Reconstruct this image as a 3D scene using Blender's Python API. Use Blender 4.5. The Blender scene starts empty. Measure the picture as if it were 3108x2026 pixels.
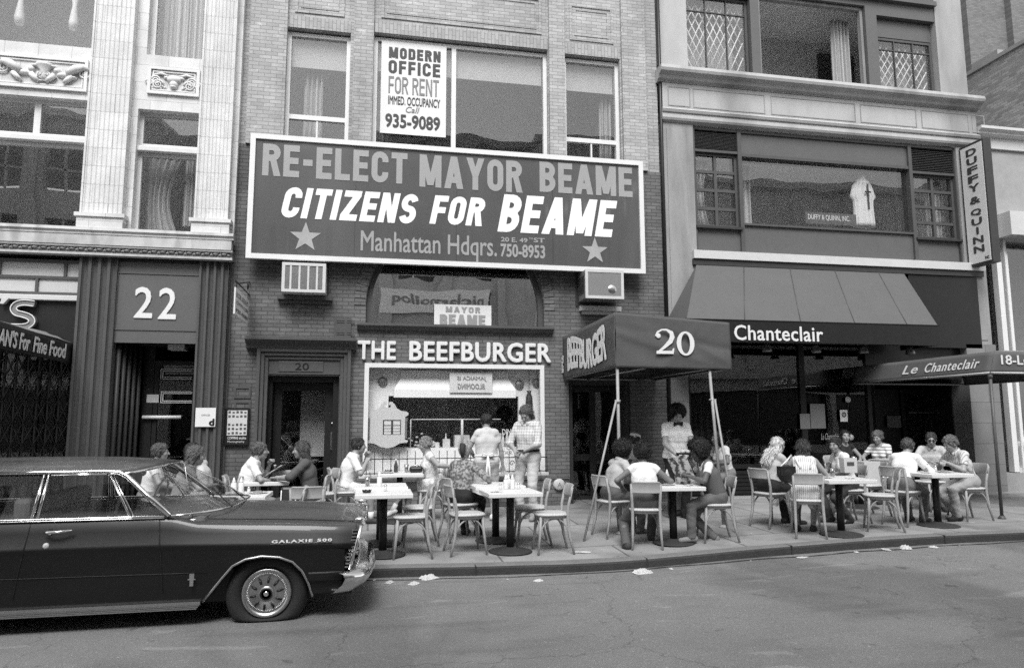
import bpy, math, random
import numpy as np
from mathutils import Vector, Matrix
random.seed(4); rng = np.random.default_rng(4)
C = bpy.context.scene.collection
sc = bpy.context.scene
R_ = math.radians
# ---------------------------------------------------------------- camera
YAW, PITCH, ROLL, EYE = R_(11.27), R_(6.98), R_(.16), 1.75
FPX = 2150 / 1.3059
_c, _s = math.cos, math.sin
FW = np.array([_s(YAW)*_c(PITCH), _c(YAW)*_c(PITCH), _s(PITCH)])
_r = np.array([_c(YAW), -_s(YAW), 0]); _d = -np.cross(_r, FW)
RT, DN = _c(ROLL)*_r + _s(ROLL)*_d, -_s(ROLL)*_r + _c(ROLL)*_d
cam = bpy.data.cameras.new('camera'); camo = bpy.data.objects.new('camera', cam); C.objects.link(camo)
cam.sensor_width = 36; cam.lens = 2150*36/3108; cam.clip_end = 500; cam.clip_start = .05
M = Matrix.Identity(4)
for i in range(3):
    M[i][0] = RT[i]; M[i][1] = -DN[i]; M[i][2] = -FW[i]
M[2][3] = EYE
camo.matrix_world = M
sc.camera = camo
# ---------------------------------------------------------------- light
w = bpy.data.worlds.new('World'); sc.world = w; w.use_nodes = True
nt = w.node_tree; bg = nt.nodes['Background']
sky = nt.nodes.new('ShaderNodeTexSky'); sky.sky_type = 'NISHITA'; sky.sun_disc = False
SUN_EL, SUN_AZ = 52, 193           # behind the viewer, a little to the left
sky.sun_elevation = R_(SUN_EL); sky.sun_rotation = R_(SUN_AZ); sky.air_density = 1.0; sky.dust_density = 1.0
bw = nt.nodes.new('ShaderNodeRGBToBW')        # monochrome film: neutral light
nt.links.new(sky.outputs[0], bw.inputs[0]); nt.links.new(bw.outputs[0], bg.inputs[0]); bg.inputs[1].default_value = .15
sun = bpy.data.lights.new('sun', 'SUN'); sun.energy = 1.5; sun.angle = R_(30); sun.color = (1, 1, 1)
suno = bpy.data.objects.new('sun', sun); C.objects.link(suno)
_az, _el = R_(SUN_AZ), R_(SUN_EL)
sdir = Vector((math.sin(_az)*math.cos(_el), math.cos(_az)*math.cos(_el), math.sin(_el)))   # towards the sun
suno.rotation_euler = sdir.to_track_quat('Z', 'Y').to_euler()
sc.view_settings.view_transform = 'Standard'; sc.view_settings.look = 'None'
sc.view_settings.exposure = 1.25; sc.view_settings.gamma = 1
sc.cycles.use_denoising = False
sc.cycles.max_bounces = 6; sc.cycles.transparent_max_bounces = 16; sc.cycles.caustics_reflective = False; sc.cycles.caustics_refractive = False
sc.cycles.sample_clamp_indirect = 4
# ---------------------------------------------------------------- measuring
def PT(x, y, Y):
    v = FW + RT*(x-1190)/FPX + DN*(y-775.7)/FPX
    return np.array([0, 0, EYE]) + v*(Y/v[1])
def FX(x, y, Y=12.5): return float(PT(x, y, Y)[0])
def FZ(x, y, Y=12.5): return float(PT(x, y, Y)[2])
def RC(xl, yt, xr, yb, Y=12.5):
    xm, ym = (xl+xr)/2, (yt+yb)/2
    return FX(xl, ym, Y), FX(xr, ym, Y), FZ(xm, yb, Y), FZ(xm, yt, Y)
_gx = [-40, 0, 1.18, 2.2, 3.1, 4.3, 5.9, 7.0, 8.6, 40]; _gz = [.06, .045, .018, .004, .012, .065, .125, .15, .155, .19]
def gutter(X): return float(np.interp(X, _gx, _gz))
KY, KH, FY = 8.18, .105, 12.5
def road_z(X, Y):
    t = min(1, max(0, (KY-Y)/1.6))
    return gutter(X)*(1-t) + t*(.08 + .0045*X)
def walk_z(X, Y):
    t = (Y-KY)/(FY-KY)
    return (gutter(X)+KH)*(1-t) + t*(.265 + .002*X)
def GP(x, y):            # a photo point on the pavement -> its place
    v = FW + RT*(x-1190)/FPX + DN*(y-775.7)/FPX
    lo, hi = 2.0, 30.0
    for _ in range(50):
        m = (lo+hi)/2; p = np.array([0, 0, EYE]) + v*m
        if p[2] > walk_z(p[0], p[1]): lo = m
        else: hi = m
    return float(p[0]), float(p[1]), walk_z(p[0], p[1])
# ---------------------------------------------------------------- mesh helpers
class MB:
    def __init__(s): s.v = []; s.f = []; s.m = []; s.sm = []
    def add(s, vs, fs, m=0, smooth=False):
        o = len(s.v); s.v += [tuple(map(float, p)) for p in vs]
        for f in fs: s.f.append([i+o for i in f]); s.m.append(m); s.sm.append(smooth)
        return s
    def box(s, x0, x1, y0, y1, z0, z1, m=0):
        return s.add([(x0,y0,z0),(x1,y0,z0),(x1,y1,z0),(x0,y1,z0),(x0,y0,z1),(x1,y0,z1),(x1,y1,z1),(x0,y1,z1)],
              [(0,3,2,1),(4,5,6,7),(0,1,5,4),(1,2,6,5),(2,3,7,6),(3,0,4,7)], m)
    def prism(s, poly, y0, y1, m=0, T=None, smooth=False):    # poly in (x,z), pushed from y0 to y1
        n = len(poly)
        vs = [(x, y0, z) for x, z in poly] + [(x, y1, z) for x, z in poly]
        if T: vs = [T(p) for p in vs]
        s.add(vs, [list(range(n)), list(range(2*n-1, n-1, -1))], m)
        o = len(s.v)-2*n
        for i in range(n):
            j = (i+1) % n; s.f.append([o+i, o+n+i, o+n+j, o+j]); s.m.append(m); s.sm.append(smooth)
        return s
    def tube(s, pts, r, n=8, m=0, cap=True, smooth=True):
        pts = [Vector(p) for p in pts]; k = len(pts)
        rs = r if hasattr(r, '__len__') else [r]*k
        vs = []; up = None
        for i, p in enumerate(pts):
            t = (pts[min(i+1, k-1)] - pts[max(i-1, 0)]).normalized()
            if up is None:
                up = Vector((0,0,1)) if abs(t.z) < .9 else Vector((1,0,0))
            a = t.cross(up).normalized(); b = a.cross(t).normalized(); up = b
            for j in range(n):
                q = 2*math.pi*j/n
                vs.append(p + (a*math.cos(q) + b*math.sin(q))*rs[i])
        fs = []
        for i in range(k-1):
            for j in range(n):
                j2 = (j+1) % n; fs.append((i*n+j, i*n+j2, (i+1)*n+j2, (i+1)*n+j))
        s.add(vs, fs, m, smooth)
        if cap:
            o = len(s.v)-k*n
            s.f.append([o+j for j in range(n-1, -1, -1)]); s.m.append(m); s.sm.append(False)
            s.f.append([o+(k-1)*n+j for j in range(n)]); s.m.append(m); s.sm.append(False)
        return s
    def lathe(s, prof, c=(0,0,0), n=16, m=0, axis='z', smooth=True):
        vs = []
        for r, h in prof:
            for j in range(n):
                q = 2*math.pi*j/n; a, b = r*math.cos(q), r*math.sin(q)
                p = (a, b, h) if axis == 'z' else ((a, h, b) if axis == 'y' else (h, a, b))
                vs.append((p[0]+c[0], p[1]+c[1], p[2]+c[2]))
        k = len(prof); fs = []
        for i in range(k-1):
            for j in range(n):
                j2 = (j+1) % n; fs.append((i*n+j, i*n+j2, (i+1)*n+j2, (i+1)*n+j) if axis != 'y' else (i*n+j2, i*n+j, (i+1)*n+j, (i+1)*n+j2))
        fs.append(tuple(range(n-1, -1, -1))); fs.append(tuple((k-1)*n+j for j in range(n)))
        return s.add(vs, fs, m, smooth)
    def loft(s, rings, m=0, closed=False, smooth=True, caps=False):
        n = len(rings[0]); vs = [p for r in rings for p in r]; fs = []
        for i in range(len(rings)-1):
            for j in range(n if closed else n-1):
                j2 = (j+1) % n; fs.append((i*n+j, i*n+j2, (i+1)*n+j2, (i+1)*n+j))
        if caps:
            fs.append(tuple(range(n-1, -1, -1))); fs.append(tuple((len(rings)-1)*n+j for j in range(n)))
        return s.add(vs, fs, m, smooth)
    def ball(s, c, r, nu=12, nv=8, m=0):
        if not hasattr(r, '__len__'): r = (r, r, r)
        vs = []
        for i in range(nv+1):
            t = math.pi*i/nv
            for j in range(nu):
                q = 2*math.pi*j/nu
                vs.append((c[0]+r[0]*math.sin(t)*math.cos(q), c[1]+r[1]*math.sin(t)*math.sin(q), c[2]+r[2]*math.cos(t)))
        fs = []
        for i in range(nv):
            for j in range(nu):
                j2 = (j+1) % nu; fs.append((i*nu+j, (i+1)*nu+j, (i+1)*nu+j2, i*nu+j2))
        return s.add(vs, fs, m, True)
    def curtain(s, x0, x1, z0, z1, y, amp=.04, waves=6, m=0, gather=0, n=60):
        rings = []
        for k in range(9):
            t = k/8; z = z1+(z0-z1)*t
            g = 1-gather*math.sin(math.pi*t)
            rings.append([(x0+(x1-x0)*g*i/n, y+amp*math.sin(i/n*waves*6.283+.4*math.sin(3*t))+.3*amp*math.sin(i/n*waves*17), z) for i in range(n+1)])
        return s.loft(rings, m)
def link_mesh(name, me, parent=None, world=True):
    o = bpy.data.objects.new(name, me); C.objects.link(o)
    if parent is not None:
        o.parent = parent
        if world: o.matrix_parent_inverse = world_inv(parent)
    return o
def world_inv(p):
    m = Matrix.Identity(4); q = p
    while q is not None:
        m = (q.matrix_parent_inverse if q.parent else Matrix.Identity(4)) @ q.matrix_basis @ m if False else m
        q = q.parent
    # chain of translations/rotations kept simple: things are Empties, parts sit at identity under them
    t = p
    while t.parent is not None: t = t.parent
    return (t.matrix_basis).inverted() if p.parent is None else Matrix.Identity(4)
def obj(name, mb, mats, parent=None, world=True, bevel=0, smooth=False, sub=0, solid=0, label=None):
    me = bpy.data.meshes.new(name)
    me.from_pydata(mb.v, [], mb.f)
    if not hasattr(mats, '__len__'): mats = [mats]
    for m in mats: me.materials.append(m)
    me.polygons.foreach_set('material_index', mb.m)
    me.polygons.foreach_set('use_smooth', [True]*len(mb.f) if smooth else mb.sm)
    me.update()
    o = link_mesh(name, me, parent, world)
    if solid:
        q = o.modifiers.new('s', 'SOLIDIFY'); q.thickness = solid; q.offset = 0
    if bevel:
        b = o.modifiers.new('b', 'BEVEL'); b.width = bevel; b.segments = 2; b.limit_method = 'ANGLE'
    if sub:
        q = o.modifiers.new('u', 'SUBSURF'); q.levels = sub; q.render_levels = sub
    if label: o['label'] = label
    return o
def tag(o, label, cat, group=None, kind=None):
    o['label'] = label; o['category'] = cat
    if group: o['group'] = group
    if kind: o['kind'] = kind
    return o
def thing(name, label, cat, loc=(0,0,0), rz=0, group=None):
    o = bpy.data.objects.new(name, None); C.objects.link(o); o.empty_display_size = .1
    o.location = loc; o.rotation_euler = (0, 0, rz)
    o.matrix_basis = Matrix.Translation(loc) @ Matrix.Rotation(rz, 4, 'Z')
    return tag(o, label, cat, group)
def struct(name, mb, mats, **k):
    o = obj(name, mb, mats, **k); o['kind'] = 'structure'; return o
# ---------------------------------------------------------------- materials
def mat(name, v, rough=.7, var=.25, scale=6, bump=0, bscale=80, spec=.4, metal=0, coat=0, fine=.12, streak=0, croughness=.05):
    m = bpy.data.materials.new(name); m.use_nodes = True; t = m.node_tree; b = t.nodes['Principled BSDF']
    N = t.nodes.new; L = t.links.new
    b.inputs['Roughness'].default_value = rough; b.inputs['Specular IOR Level'].default_value = spec
    b.inputs['Metallic'].default_value = metal; b.inputs['Coat Weight'].default_value = coat; b.inputs['Coat Roughness'].default_value = croughness
    tc = N('ShaderNodeTexCoord')
    n1 = N('ShaderNodeTexNoise'); n1.inputs['Scale'].default_value = scale; n1.inputs['Detail'].default_value = 6; n1.inputs['Roughness'].default_value = .65
    n2 = N('ShaderNodeTexNoise'); n2.inputs['Scale'].default_value = bscale; n2.inputs['Detail'].default_value = 3
    if streak:
        mp = N('ShaderNodeMapping'); mp.inputs['Scale'].default_value = (1, 1, streak); L(tc.outputs['Object'], mp.inputs[0]); L(mp.outputs[0], n1.inputs['Vector'])
    else: L(tc.outputs['Object'], n1.inputs['Vector'])
    L(tc.outputs['Object'], n2.inputs['Vector'])
    a = N('ShaderNodeMath'); a.operation = 'MULTIPLY_ADD'; a.inputs[1].default_value = 2*var; a.inputs[2].default_value = 1-var; L(n1.outputs[0], a.inputs[0])
    c = N('ShaderNodeMath'); c.operation = 'MULTIPLY_ADD'; c.inputs[1].default_value = 2*fine; c.inputs[2].default_value = 1-fine; L(n2.outputs[0], c.inputs[0])
    d = N('ShaderNodeMath'); d.operation = 'MULTIPLY'; L(a.outputs[0], d.inputs[0]); L(c.outputs[0], d.inputs[1])
    e = N('ShaderNodeMath'); e.operation = 'MULTIPLY'; e.inputs[1].default_value = v; L(d.outputs[0], e.inputs[0])
    L(e.outputs[0], b.inputs['Base Color'])
    if bump:
        bp = N('ShaderNodeBump'); bp.inputs['Strength'].default_value = bump; bp.inputs['Distance'].default_value = .01
        L(n2.outputs[0], bp.inputs['Height']); L(bp.outputs[0], b.inputs['Normal'])
    m['val'] = e.name
    return m
def brick(name, v, mortar, w=.205, h=.068, swap=False, vert=False, bump=.5, mort=.006, var=.3):
    m = mat(name, v, .85, .3, 2.2, 0, 60); t = m.node_tree; N = t.nodes.new; L = t.links.new; b = t.nodes['Principled BSDF']
    tc = [n for n in t.nodes if n.type == 'TEX_COORD'][0]
    sx = N('ShaderNodeSeparateXYZ'); L(tc.outputs['Object'], sx.inputs[0])
    cb = N('ShaderNodeCombineXYZ')
    L(sx.outputs['Y' if swap else 'X'], cb.inputs['Y' if vert else 'X']); L(sx.outputs['Z'], cb.inputs['X' if vert else 'Y'])
    bt = N('ShaderNodeTexBrick'); bt.inputs['Scale'].default_value = 1; bt.inputs['Brick Width'].default_value = w; bt.inputs['Row Height'].default_value = h
    bt.inputs['Mortar Size'].default_value = mort; bt.inputs['Mortar Smooth'].default_value = .25; bt.inputs['Bias'].default_value = 0
    bt.inputs['Color1'].default_value = (1-var, 1-var, 1-var, 1); bt.inputs['Color2'].default_value = (1+var*.6,)*3 + (1,); bt.inputs['Mortar'].default_value = (mortar/v,)*3 + (1,)
    L(cb.outputs[0], bt.inputs['Vector'])
    mm = N('ShaderNodeMath'); mm.operation = 'MULTIPLY'; L(t.nodes[m['val']].outputs[0], mm.inputs[0]); L(bt.outputs['Color'], mm.inputs[1])
    L(mm.outputs[0], b.inputs['Base Color'])
    nz = N('ShaderNodeTexNoise'); nz.inputs['Scale'].default_value = 40; L(tc.outputs['Object'], nz.inputs['Vector'])
    ad = N('ShaderNodeMath'); ad.operation = 'MULTIPLY_ADD'; ad.inputs[1].default_value = .35; L(nz.outputs[0], ad.inputs[0])
    iv = N('ShaderNodeMath'); iv.operation = 'SUBTRACT'; iv.inputs[0].default_value = 1; L(bt.outputs['Fac'], iv.inputs[1]); L(iv.outputs[0], ad.inputs[2])
    bp = N('ShaderNodeBump'); bp.inputs['Strength'].default_value = bump; bp.inputs['Distance'].default_value = .008; L(ad.outputs[0], bp.inputs['Height']); L(bp.outputs[0], b.inputs['Normal'])
    return m
def glass(name, refl=.14, tint=.8, wave=.02, wscale=1.5, rough=.0):
    m = bpy.data.materials.new(name); m.use_nodes = True; t = m.node_tree; N = t.nodes.new; L = t.links.new
    t.nodes.remove(t.nodes['Principled BSDF']); out = t.nodes['Material Output']
    tr = N('ShaderNodeBsdfTransparent'); tr.inputs[0].default_value = (tint,)*3 + (1,)
    gl = N('ShaderNodeBsdfGlossy'); gl.inputs['Roughness'].default_value = rough; gl.inputs[0].default_value = (1,1,1,1)
    lw = N('ShaderNodeLayerWeight'); lw.inputs[0].default_value = .5
    pw = N('ShaderNodeMath'); pw.operation = 'POWER'; pw.inputs[1].default_value = 4; L(lw.outputs['Facing'], pw.inputs[0])
    ma = N('ShaderNodeMath'); ma.operation = 'MULTIPLY_ADD'; ma.inputs[1].default_value = .6; ma.inputs[2].default_value = refl; L(pw.outputs[0], ma.inputs[0])
    mx = N('ShaderNodeMixShader'); L(ma.outputs[0], mx.inputs[0]); L(tr.outputs[0], mx.inputs[1]); L(gl.outputs[0], mx.inputs[2]); L(mx.outputs[0], out.inputs[0])
    tc = N('ShaderNodeTexCoord'); nz = N('ShaderNodeTexNoise'); nz.inputs['Scale'].default_value = wscale; nz.inputs['Detail'].default_value = 1; L(tc.outputs['Object'], nz.inputs['Vector'])
    bp = N('ShaderNodeBump'); bp.inputs['Strength'].default_value = 1; bp.inputs['Distance'].default_value = wave; L(nz.outputs[0], bp.inputs['Height'])
    L(bp.outputs[0], gl.inputs['Normal'])
    return m
def pattern(name, v, kind, v2, scale=30, rough=.85, axis='X', duty=.5):
    m = mat(name, v, rough, .12, 8, .15, 220); t = m.node_tree; N = t.nodes.new; L = t.links.new; b = t.nodes['Principled BSDF']
    tc = [n for n in t.nodes if n.type == 'TEX_COORD'][0]
    sx = N('ShaderNodeSeparateXYZ'); L(tc.outputs['Object'], sx.inputs[0])
    def wavef(sock, s, d):
        q = N('ShaderNodeMath'); q.operation = 'MULTIPLY'; q.inputs[1].default_value = s; L(sock, q.inputs[0])
        f = N('ShaderNodeMath'); f.operation = 'FRACT'; L(q.outputs[0], f.inputs[0])
        g = N('ShaderNodeMath'); g.operation = 'GREATER_THAN'; g.inputs[1].default_value = d; L(f.outputs[0], g.inputs[0]); return g.outputs[0]
    if kind == 'stripe': fac = wavef(sx.outputs[axis], scale, duty)
    elif kind == 'plaid':
        a1 = wavef(sx.outputs['Y'], scale, duty); a2 = wavef(sx.outputs['Z'], scale, duty)
        q = N('ShaderNodeMath'); q.operation = 'MULTIPLY_ADD'; q.inputs[1].default_value = .5; L(a1, q.inputs[0])
        q2 = N('ShaderNodeMath'); q2.operation = 'MULTIPLY'; q2.inputs[1].default_value = .5; L(a2, q2.inputs[0]); L(q2.outputs[0], q.inputs[2]); fac = q.outputs[0]
    else:
        vn = N('ShaderNodeTexNoise'); vn.inputs['Scale'].default_value = scale; vn.inputs['Detail'].default_value = 2; L(tc.outputs['Object'], vn.inputs['Vector'])
        g = N('ShaderNodeMapRange'); g.inputs[1].default_value = .44; g.inputs[2].default_value = .56; L(vn.outputs[0], g.inputs[0]); fac = g.outputs[0]
    mx = N('ShaderNodeMath'); mx.operation = 'MULTIPLY_ADD'; mx.inputs[1].default_value = v2/v-1; mx.inputs[2].default_value = 1; L(fac, mx.inputs[0])
    mm = N('ShaderNodeMath'); mm.operation = 'MULTIPLY'; L(mx.outputs[0], mm.inputs[0]); L(t.nodes[m['val']].outputs[0], mm.inputs[1]); L(mm.outputs[0], b.inputs['Base Color'])
    return m
def stain(m, sc, lo, hi, d, yscale=1, zscale=1):
    t = m.node_tree; N = t.nodes.new; L = t.links.new; b = t.nodes['Principled BSDF']; tc = N('ShaderNodeTexCoord')
    src = b.inputs['Base Color'].links[0].from_socket
    mp = N('ShaderNodeMapping'); mp.inputs['Scale'].default_value = (1, yscale, zscale); L(tc.outputs['Object'], mp.inputs[0])
    n = N('ShaderNodeTexNoise'); n.inputs['Scale'].default_value = sc; n.inputs['Detail'].default_value = 4; n.inputs['Distortion'].default_value = .6; L(mp.outputs[0], n.inputs['Vector'])
    r = N('ShaderNodeMapRange'); r.inputs[1].default_value = lo; r.inputs[2].default_value = hi; r.inputs[3].default_value = 1; r.inputs[4].default_value = d; L(n.outputs[0], r.inputs[0])
    q = N('ShaderNodeMath'); q.operation = 'MULTIPLY'; L(r.outputs[0], q.inputs[0]); L(src, q.inputs[1]); L(q.outputs[0], b.inputs['Base Color'])
# ---------------------------------------------------------------- lettering
def letters(name, s, parent, m, o, u, v, wid, hei, thick=.02, bold=0, shear=0, space=1.0, warp=None, world=True, mirror=False, lab=None):
    """text fitted to the box o + u*[0,wid] + v*[0,hei], raised by thick towards -(u x v) side"""
    cu = bpy.data.curves.new('t', 'FONT'); cu.body = s; cu.size = 1; cu.shear = shear; cu.space_character = space; cu.space_line = .95
    cu.extrude = .5; cu.align_x = 'CENTER'; cu.resolution_u = 3
    to = bpy.data.objects.new('t', cu); C.objects.link(to)
    me = bpy.data.meshes.new_from_object(to); bpy.data.objects.remove(to); bpy.data.curves.remove(cu)
    co = np.empty(len(me.vertices)*3); me.vertices.foreach_get('co', co); co = co.reshape(-1, 3)
    if bold:          # heavier strokes: the word laid over itself a little to each side
        nv, fc = len(co), [list(p.vertices) for p in me.polygons]; vs, fs = [], []
        for k, (dx, dy) in enumerate(((0, 0), (1, 0), (-1, 0), (0, 1), (0, -1), (.7, .7), (-.7, .7), (.7, -.7), (-.7, -.7))):
            vs.append(co+np.array((dx*bold, dy*bold, -.02*k))); fs += [[i+nv*k for i in f] for f in fc]
        co = np.concatenate(vs); bpy.data.meshes.remove(me); me = bpy.data.meshes.new('t'); me.from_pydata(co.tolist(), [], fs)
    lo, hi = co.min(0), co.max(0); a = (co-lo)/(hi-lo)
    if mirror: a[:, 0] = 1-a[:, 0]
    u, v, o = np.array(u, float), np.array(v, float), np.array(o, float); n = np.cross(u, v)
    if warp is not None: a[:, 1] = warp(a[:, 0], a[:, 1])
    p = o + np.outer(a[:, 0]*wid, u) + np.outer(a[:, 1]*hei, v) + np.outer(a[:, 2]*thick, n)
    me.vertices.foreach_set('co', p.ravel()); 
    if mirror: me.flip_normals()
    me.update(); me.materials.clear(); me.materials.append(m)
    ob = link_mesh(name, me, parent, world)
    if lab: ob['label'] = lab
    return ob
UX, UZ = (1,0,0), (0,0,1)
def sign_text(name, s, parent, m, xl, yt, xr, yb, Y, **k):      # on a plane facing the street
    x0, x1, z0, z1 = RC(xl, yt, xr, yb, Y)
    return letters(name, s, parent, m, (x0, Y, z0), UX, UZ, x1-x0, z1-z0, **k)

# a plain condensed grotesque for sign painters' capitals, drawn as mitred strokes
def _arc(cx, cy, rx, ry, a0, a1, n=8): return [(cx+rx*math.cos(R_(a0+(a1-a0)*i/n)), cy+ry*math.sin(R_(a0+(a1-a0)*i/n))) for i in range(n+1)]
def glyph(c, s):
    w = .56; t = s/2; S, Q = [], []           # strokes (polyline, closed), quads
    r = w/2-t
    if c == 'I': return s, [([(t, 0), (t, 1)], 0)], []
    if c == '-': return .34, [([(.02, .48), (.32, .48)], 0)], []
    if c == '.': return s, [([(t, 0), (t, s)], 0)], []
    if c == 'L': S = [([(t, 1), (t, t), (w*.88, t)], 0)]; w *= .88
    elif c == 'E': w *= .9; S = [([(w, 1-t), (t, 1-t), (t, t), (w, t)], 0), ([(s, .51), (w*.94, .51)], 0)]
    elif c == 'F': w *= .88; S = [([(w, 1-t), (t, 1-t), (t, 0)], 0), ([(s, .49), (w*.94, .49)], 0)]
    elif c == 'T': w *= .96; S = [([(0, 1-t), (w, 1-t)], 0), ([(w/2, 0), (w/2, 1-s)], 0)]
    elif c == 'H': S = [([(t, 0), (t, 1)], 0), ([(w-t, 0), (w-t, 1)], 0), ([(s, .51), (w-s, .51)], 0)]
    elif c == 'N': w *= 1.05; S = [([(t, 0), (t, 1)], 0), ([(w-t, 0), (w-t, 1)], 0)]; Q = [[(s*.2, 1), (s*1.1, 1), (w-s*.2, 0), (w-s*1.1, 0)]]
    elif c == 'M': w *= 1.32; S = [([(t, 0), (t, 1)], 0), ([(w-t, 0), (w-t, 1)], 0)]; Q = [[(s*.1, 1), (s*1.15, 1), (w/2+s*.5, .06), (w/2-s*.5, .06)], [(w-s*.1, 1), (w-s*1.15, 1), (w/2-s*.5, .06), (w/2+s*.5, .06)]]
    elif c == 'A': w *= 1.16; Q = [[(0, 0), (s*1.08, 0), (w/2+s*.55, 1), (w/2-s*.55, 1)], [(w, 0), (w-s*1.08, 0), (w/2-s*.55, 1), (w/2+s*.55, 1)]]; S = [([(w*.24, .27), (w*.76, .27)], 0)]
    elif c == 'Y': w *= 1.12; Q = [[(0, 1), (s*1.1, 1), (w/2+t, .42), (w/2-t, .42)], [(w, 1), (w-s*1.1, 1), (w/2-t, .42), (w/2+t, .42)]]; S = [([(w/2, 0), (w/2, .44)], 0)]
    elif c == 'Z': S = [([(0, 1-t), (w, 1-t)], 0), ([(0, t), (w, t)], 0)]; Q = [[(0, s*.9), (s*1.25, s*.9), (w, 1-s*.9), (w-s*1.25, 1-s*.9)]]
    elif c == 'O': S = [(_arc(w/2, 1-t-r, r, r, 0, 180)+_arc(w/2, t+r, r, r, 180, 360), 1)]
    elif c == 'C': S = [([(w-t, .66)]+_arc(w/2, 1-t-r, r, r, 0, 180)+_arc(w/2, t+r, r, r, 180, 360)+[(w-t, .34)], 0)]
    elif c == 'S': q = (1-s)/4; S = [(_arc(w/2, 1-t-q, r, q, 15, 262, 14)+_arc(w/2, t+q, r, q, 82, -165, 14), 0)]
    elif c == 'R': q = .27-t; S = [([(t, 0), (t, 1)], 0), ([(s, 1-t)]+_arc(w-t-q, 1-t-q, q, q, 90, -90)+[(s, 1-t-2*q)], 0)]; Q = [[(w*.42, .5), (w*.42+s, .5), (w*1.04, 0), (w*1.04-s*1.08, 0)]]
    elif c == 'B': q = .262-t*.5; S = [([(t, 0), (t, 1)], 0), ([(s, 1-t)]+_arc(w-t-q*.9, 1-t-q*.86, q*.86, q*.86, 90, -90)+[(s, 1-t-2*q*.86)], 0), ([(s, t+2*q*.96)]+_arc(w-t-q*.96, t+q*.96, q*.96, q*.96, 90, -90)+[(s, t)], 0)]
    elif c == 'D': S = [([(t, 0), (t, 1)], 0), ([(s, 1-t)]+_arc(w-t-r*.9, 1-t-r*.9, r*.9, r*.9, 90, 0)+_arc(w-t-r*.9, t+r*.9, r*.9, r*.9, 0, -90)+[(s, t)], 0)]
    return w, S, Q
def strokes(name, word, parent, m, xl, yt, xr, yb, Y, s=.2, gap=.1, shear=0, thick=.006):
    X0, X1, Z0, Z1 = RC(xl, yt, xr, yb, Y); b = MB(); x = 0; out = []
    for c in word:
        if c == ' ': x += .3; continue
        w, S, Q = glyph(c, s)
        for P, cl in S:
            n = len(P); L, Rr = [], []
            for i in range(n):
                a, d = P[(i-1) % n] if (cl or i > 0) else None, P[(i+1) % n] if (cl or i < n-1) else None
                p = P[i]; e1 = unit2(p, d) if d else None; e0 = unit2(a, p) if a else None
                if e0 is None: e0 = e1
                if e1 is None: e1 = e0
                nx, ny = -(e0[1]+e1[1]), e0[0]+e1[0]; l = math.hypot(nx, ny) or 1; nx, ny = nx/l, ny/l
                k = (s/2)/max(.35, nx*-e0[1]+ny*e0[0]); L.append((p[0]+nx*k, p[1]+ny*k)); Rr.append((p[0]-nx*k, p[1]-ny*k))
            out.append((x, [[L[i], L[(i+1) % n], Rr[(i+1) % n], Rr[i]] for i in range(n if cl else n-1)]))
        for q in Q: out.append((x, [q]))
        x += w+gap
    x -= gap; tot = x+shear
    for k, (ox, qs) in enumerate(out):
        for q in qs:
            pl = [(X0+(X1-X0)*(ox+px+shear*py)/tot, Z0+(Z1-Z0)*py) for px, py in q]
            ar = sum(pl[i][0]*pl[(i+1) % 4][1]-pl[(i+1) % 4][0]*pl[i][1] for i in range(4))
            b.prism(pl if ar > 0 else pl[::-1], Y-thick-.0003*(k % 5), Y)
    return obj(name, b, m, parent)
def unit2(a, b):
    dx, dy = b[0]-a[0], b[1]-a[1]; l = math.hypot(dx, dy) or 1; return dx/l, dy/l
# ---------------------------------------------------------------- shared surfaces
m_terra = brick('glazed_terracotta', .66, .42, w=.5, h=.31, bump=.25, mort=.005, var=.06)
m_terra_plain = mat('glazed_terracotta_plain', .66, .55, .15, 3, .1, 90, streak=.3)
m_terra_dirty = mat('terracotta_soot', .3, .7, .5, 12, .4, 60)
m_lbrick = brick('pale_brick', .41, .26, bump=.5, var=.16)
m_lbrickv = brick('pale_brick_soldier', .38, .24, vert=True, bump=.5, var=.14)
m_dbrick = brick('dark_painted_brick', .15, .08, bump=.9, var=.2)
m_dpaint = mat('dark_paint', .08, .45, .2, 5, .2, 40)
m_dpaint2 = mat('darker_paint', .04, .5, .25, 5, .15, 40)
m_dpanel = mat('dark_enamel_panel', .11, .4, .12, 3, .05, 30)
m_black = mat('black_paint', .014, .4, .3, 8)
m_white = mat('white_paint', .7, .5, .08, 5, .05, 60)
m_cream = mat('off_white_paint', .55, .55, .12, 5, .1, 60)
m_stone = mat('limestone', .42, .85, .25, 2.5, .25, 70, streak=.35)
m_stone_d = mat('weathered_limestone', .30, .85, .35, 4, .35, 60, streak=.3)
m_granite = mat('grey_granite', .2, .6, .25, 3, .1, 160, fine=.6)
m_conc = mat('concrete', .3, .9, .25, 3, .3, 90)
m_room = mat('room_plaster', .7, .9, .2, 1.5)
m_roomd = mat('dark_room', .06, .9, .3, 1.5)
m_shade = mat('window_shade', .42, .8, .06, 3)
m_net = mat('net_curtain', .5, .9, .15, 12, .2, 140)
m_drape = mat('grey_drape', .4, .9, .2, 10, .2, 120)
m_met = mat('grey_metal', .3, .4, .25, 8, .1, 60, metal=.6)
m_steel = mat('bright_steel', .6, .25, .1, 8, metal=1)
g_win = glass('old_window_glass', .065, .96, .008, 1.2)
stain(m_lbrick, .9, .5, .68, .72, 1, .25); stain(m_stone, 1.1, .48, .66, .66, 1, .2); stain(m_stone_d, 1.4, .48, .66, .66, 1, .2); stain(m_terra, .9, .52, .7, .8, 1, .2); stain(m_dbrick, 1.2, .5, .64, .7, 1, .5); stain(m_lbrick, 5, .64, .7, 1.25, 1, 1.5)
g_big = glass('plate_glass', .09, .95, .005, .9)
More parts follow.
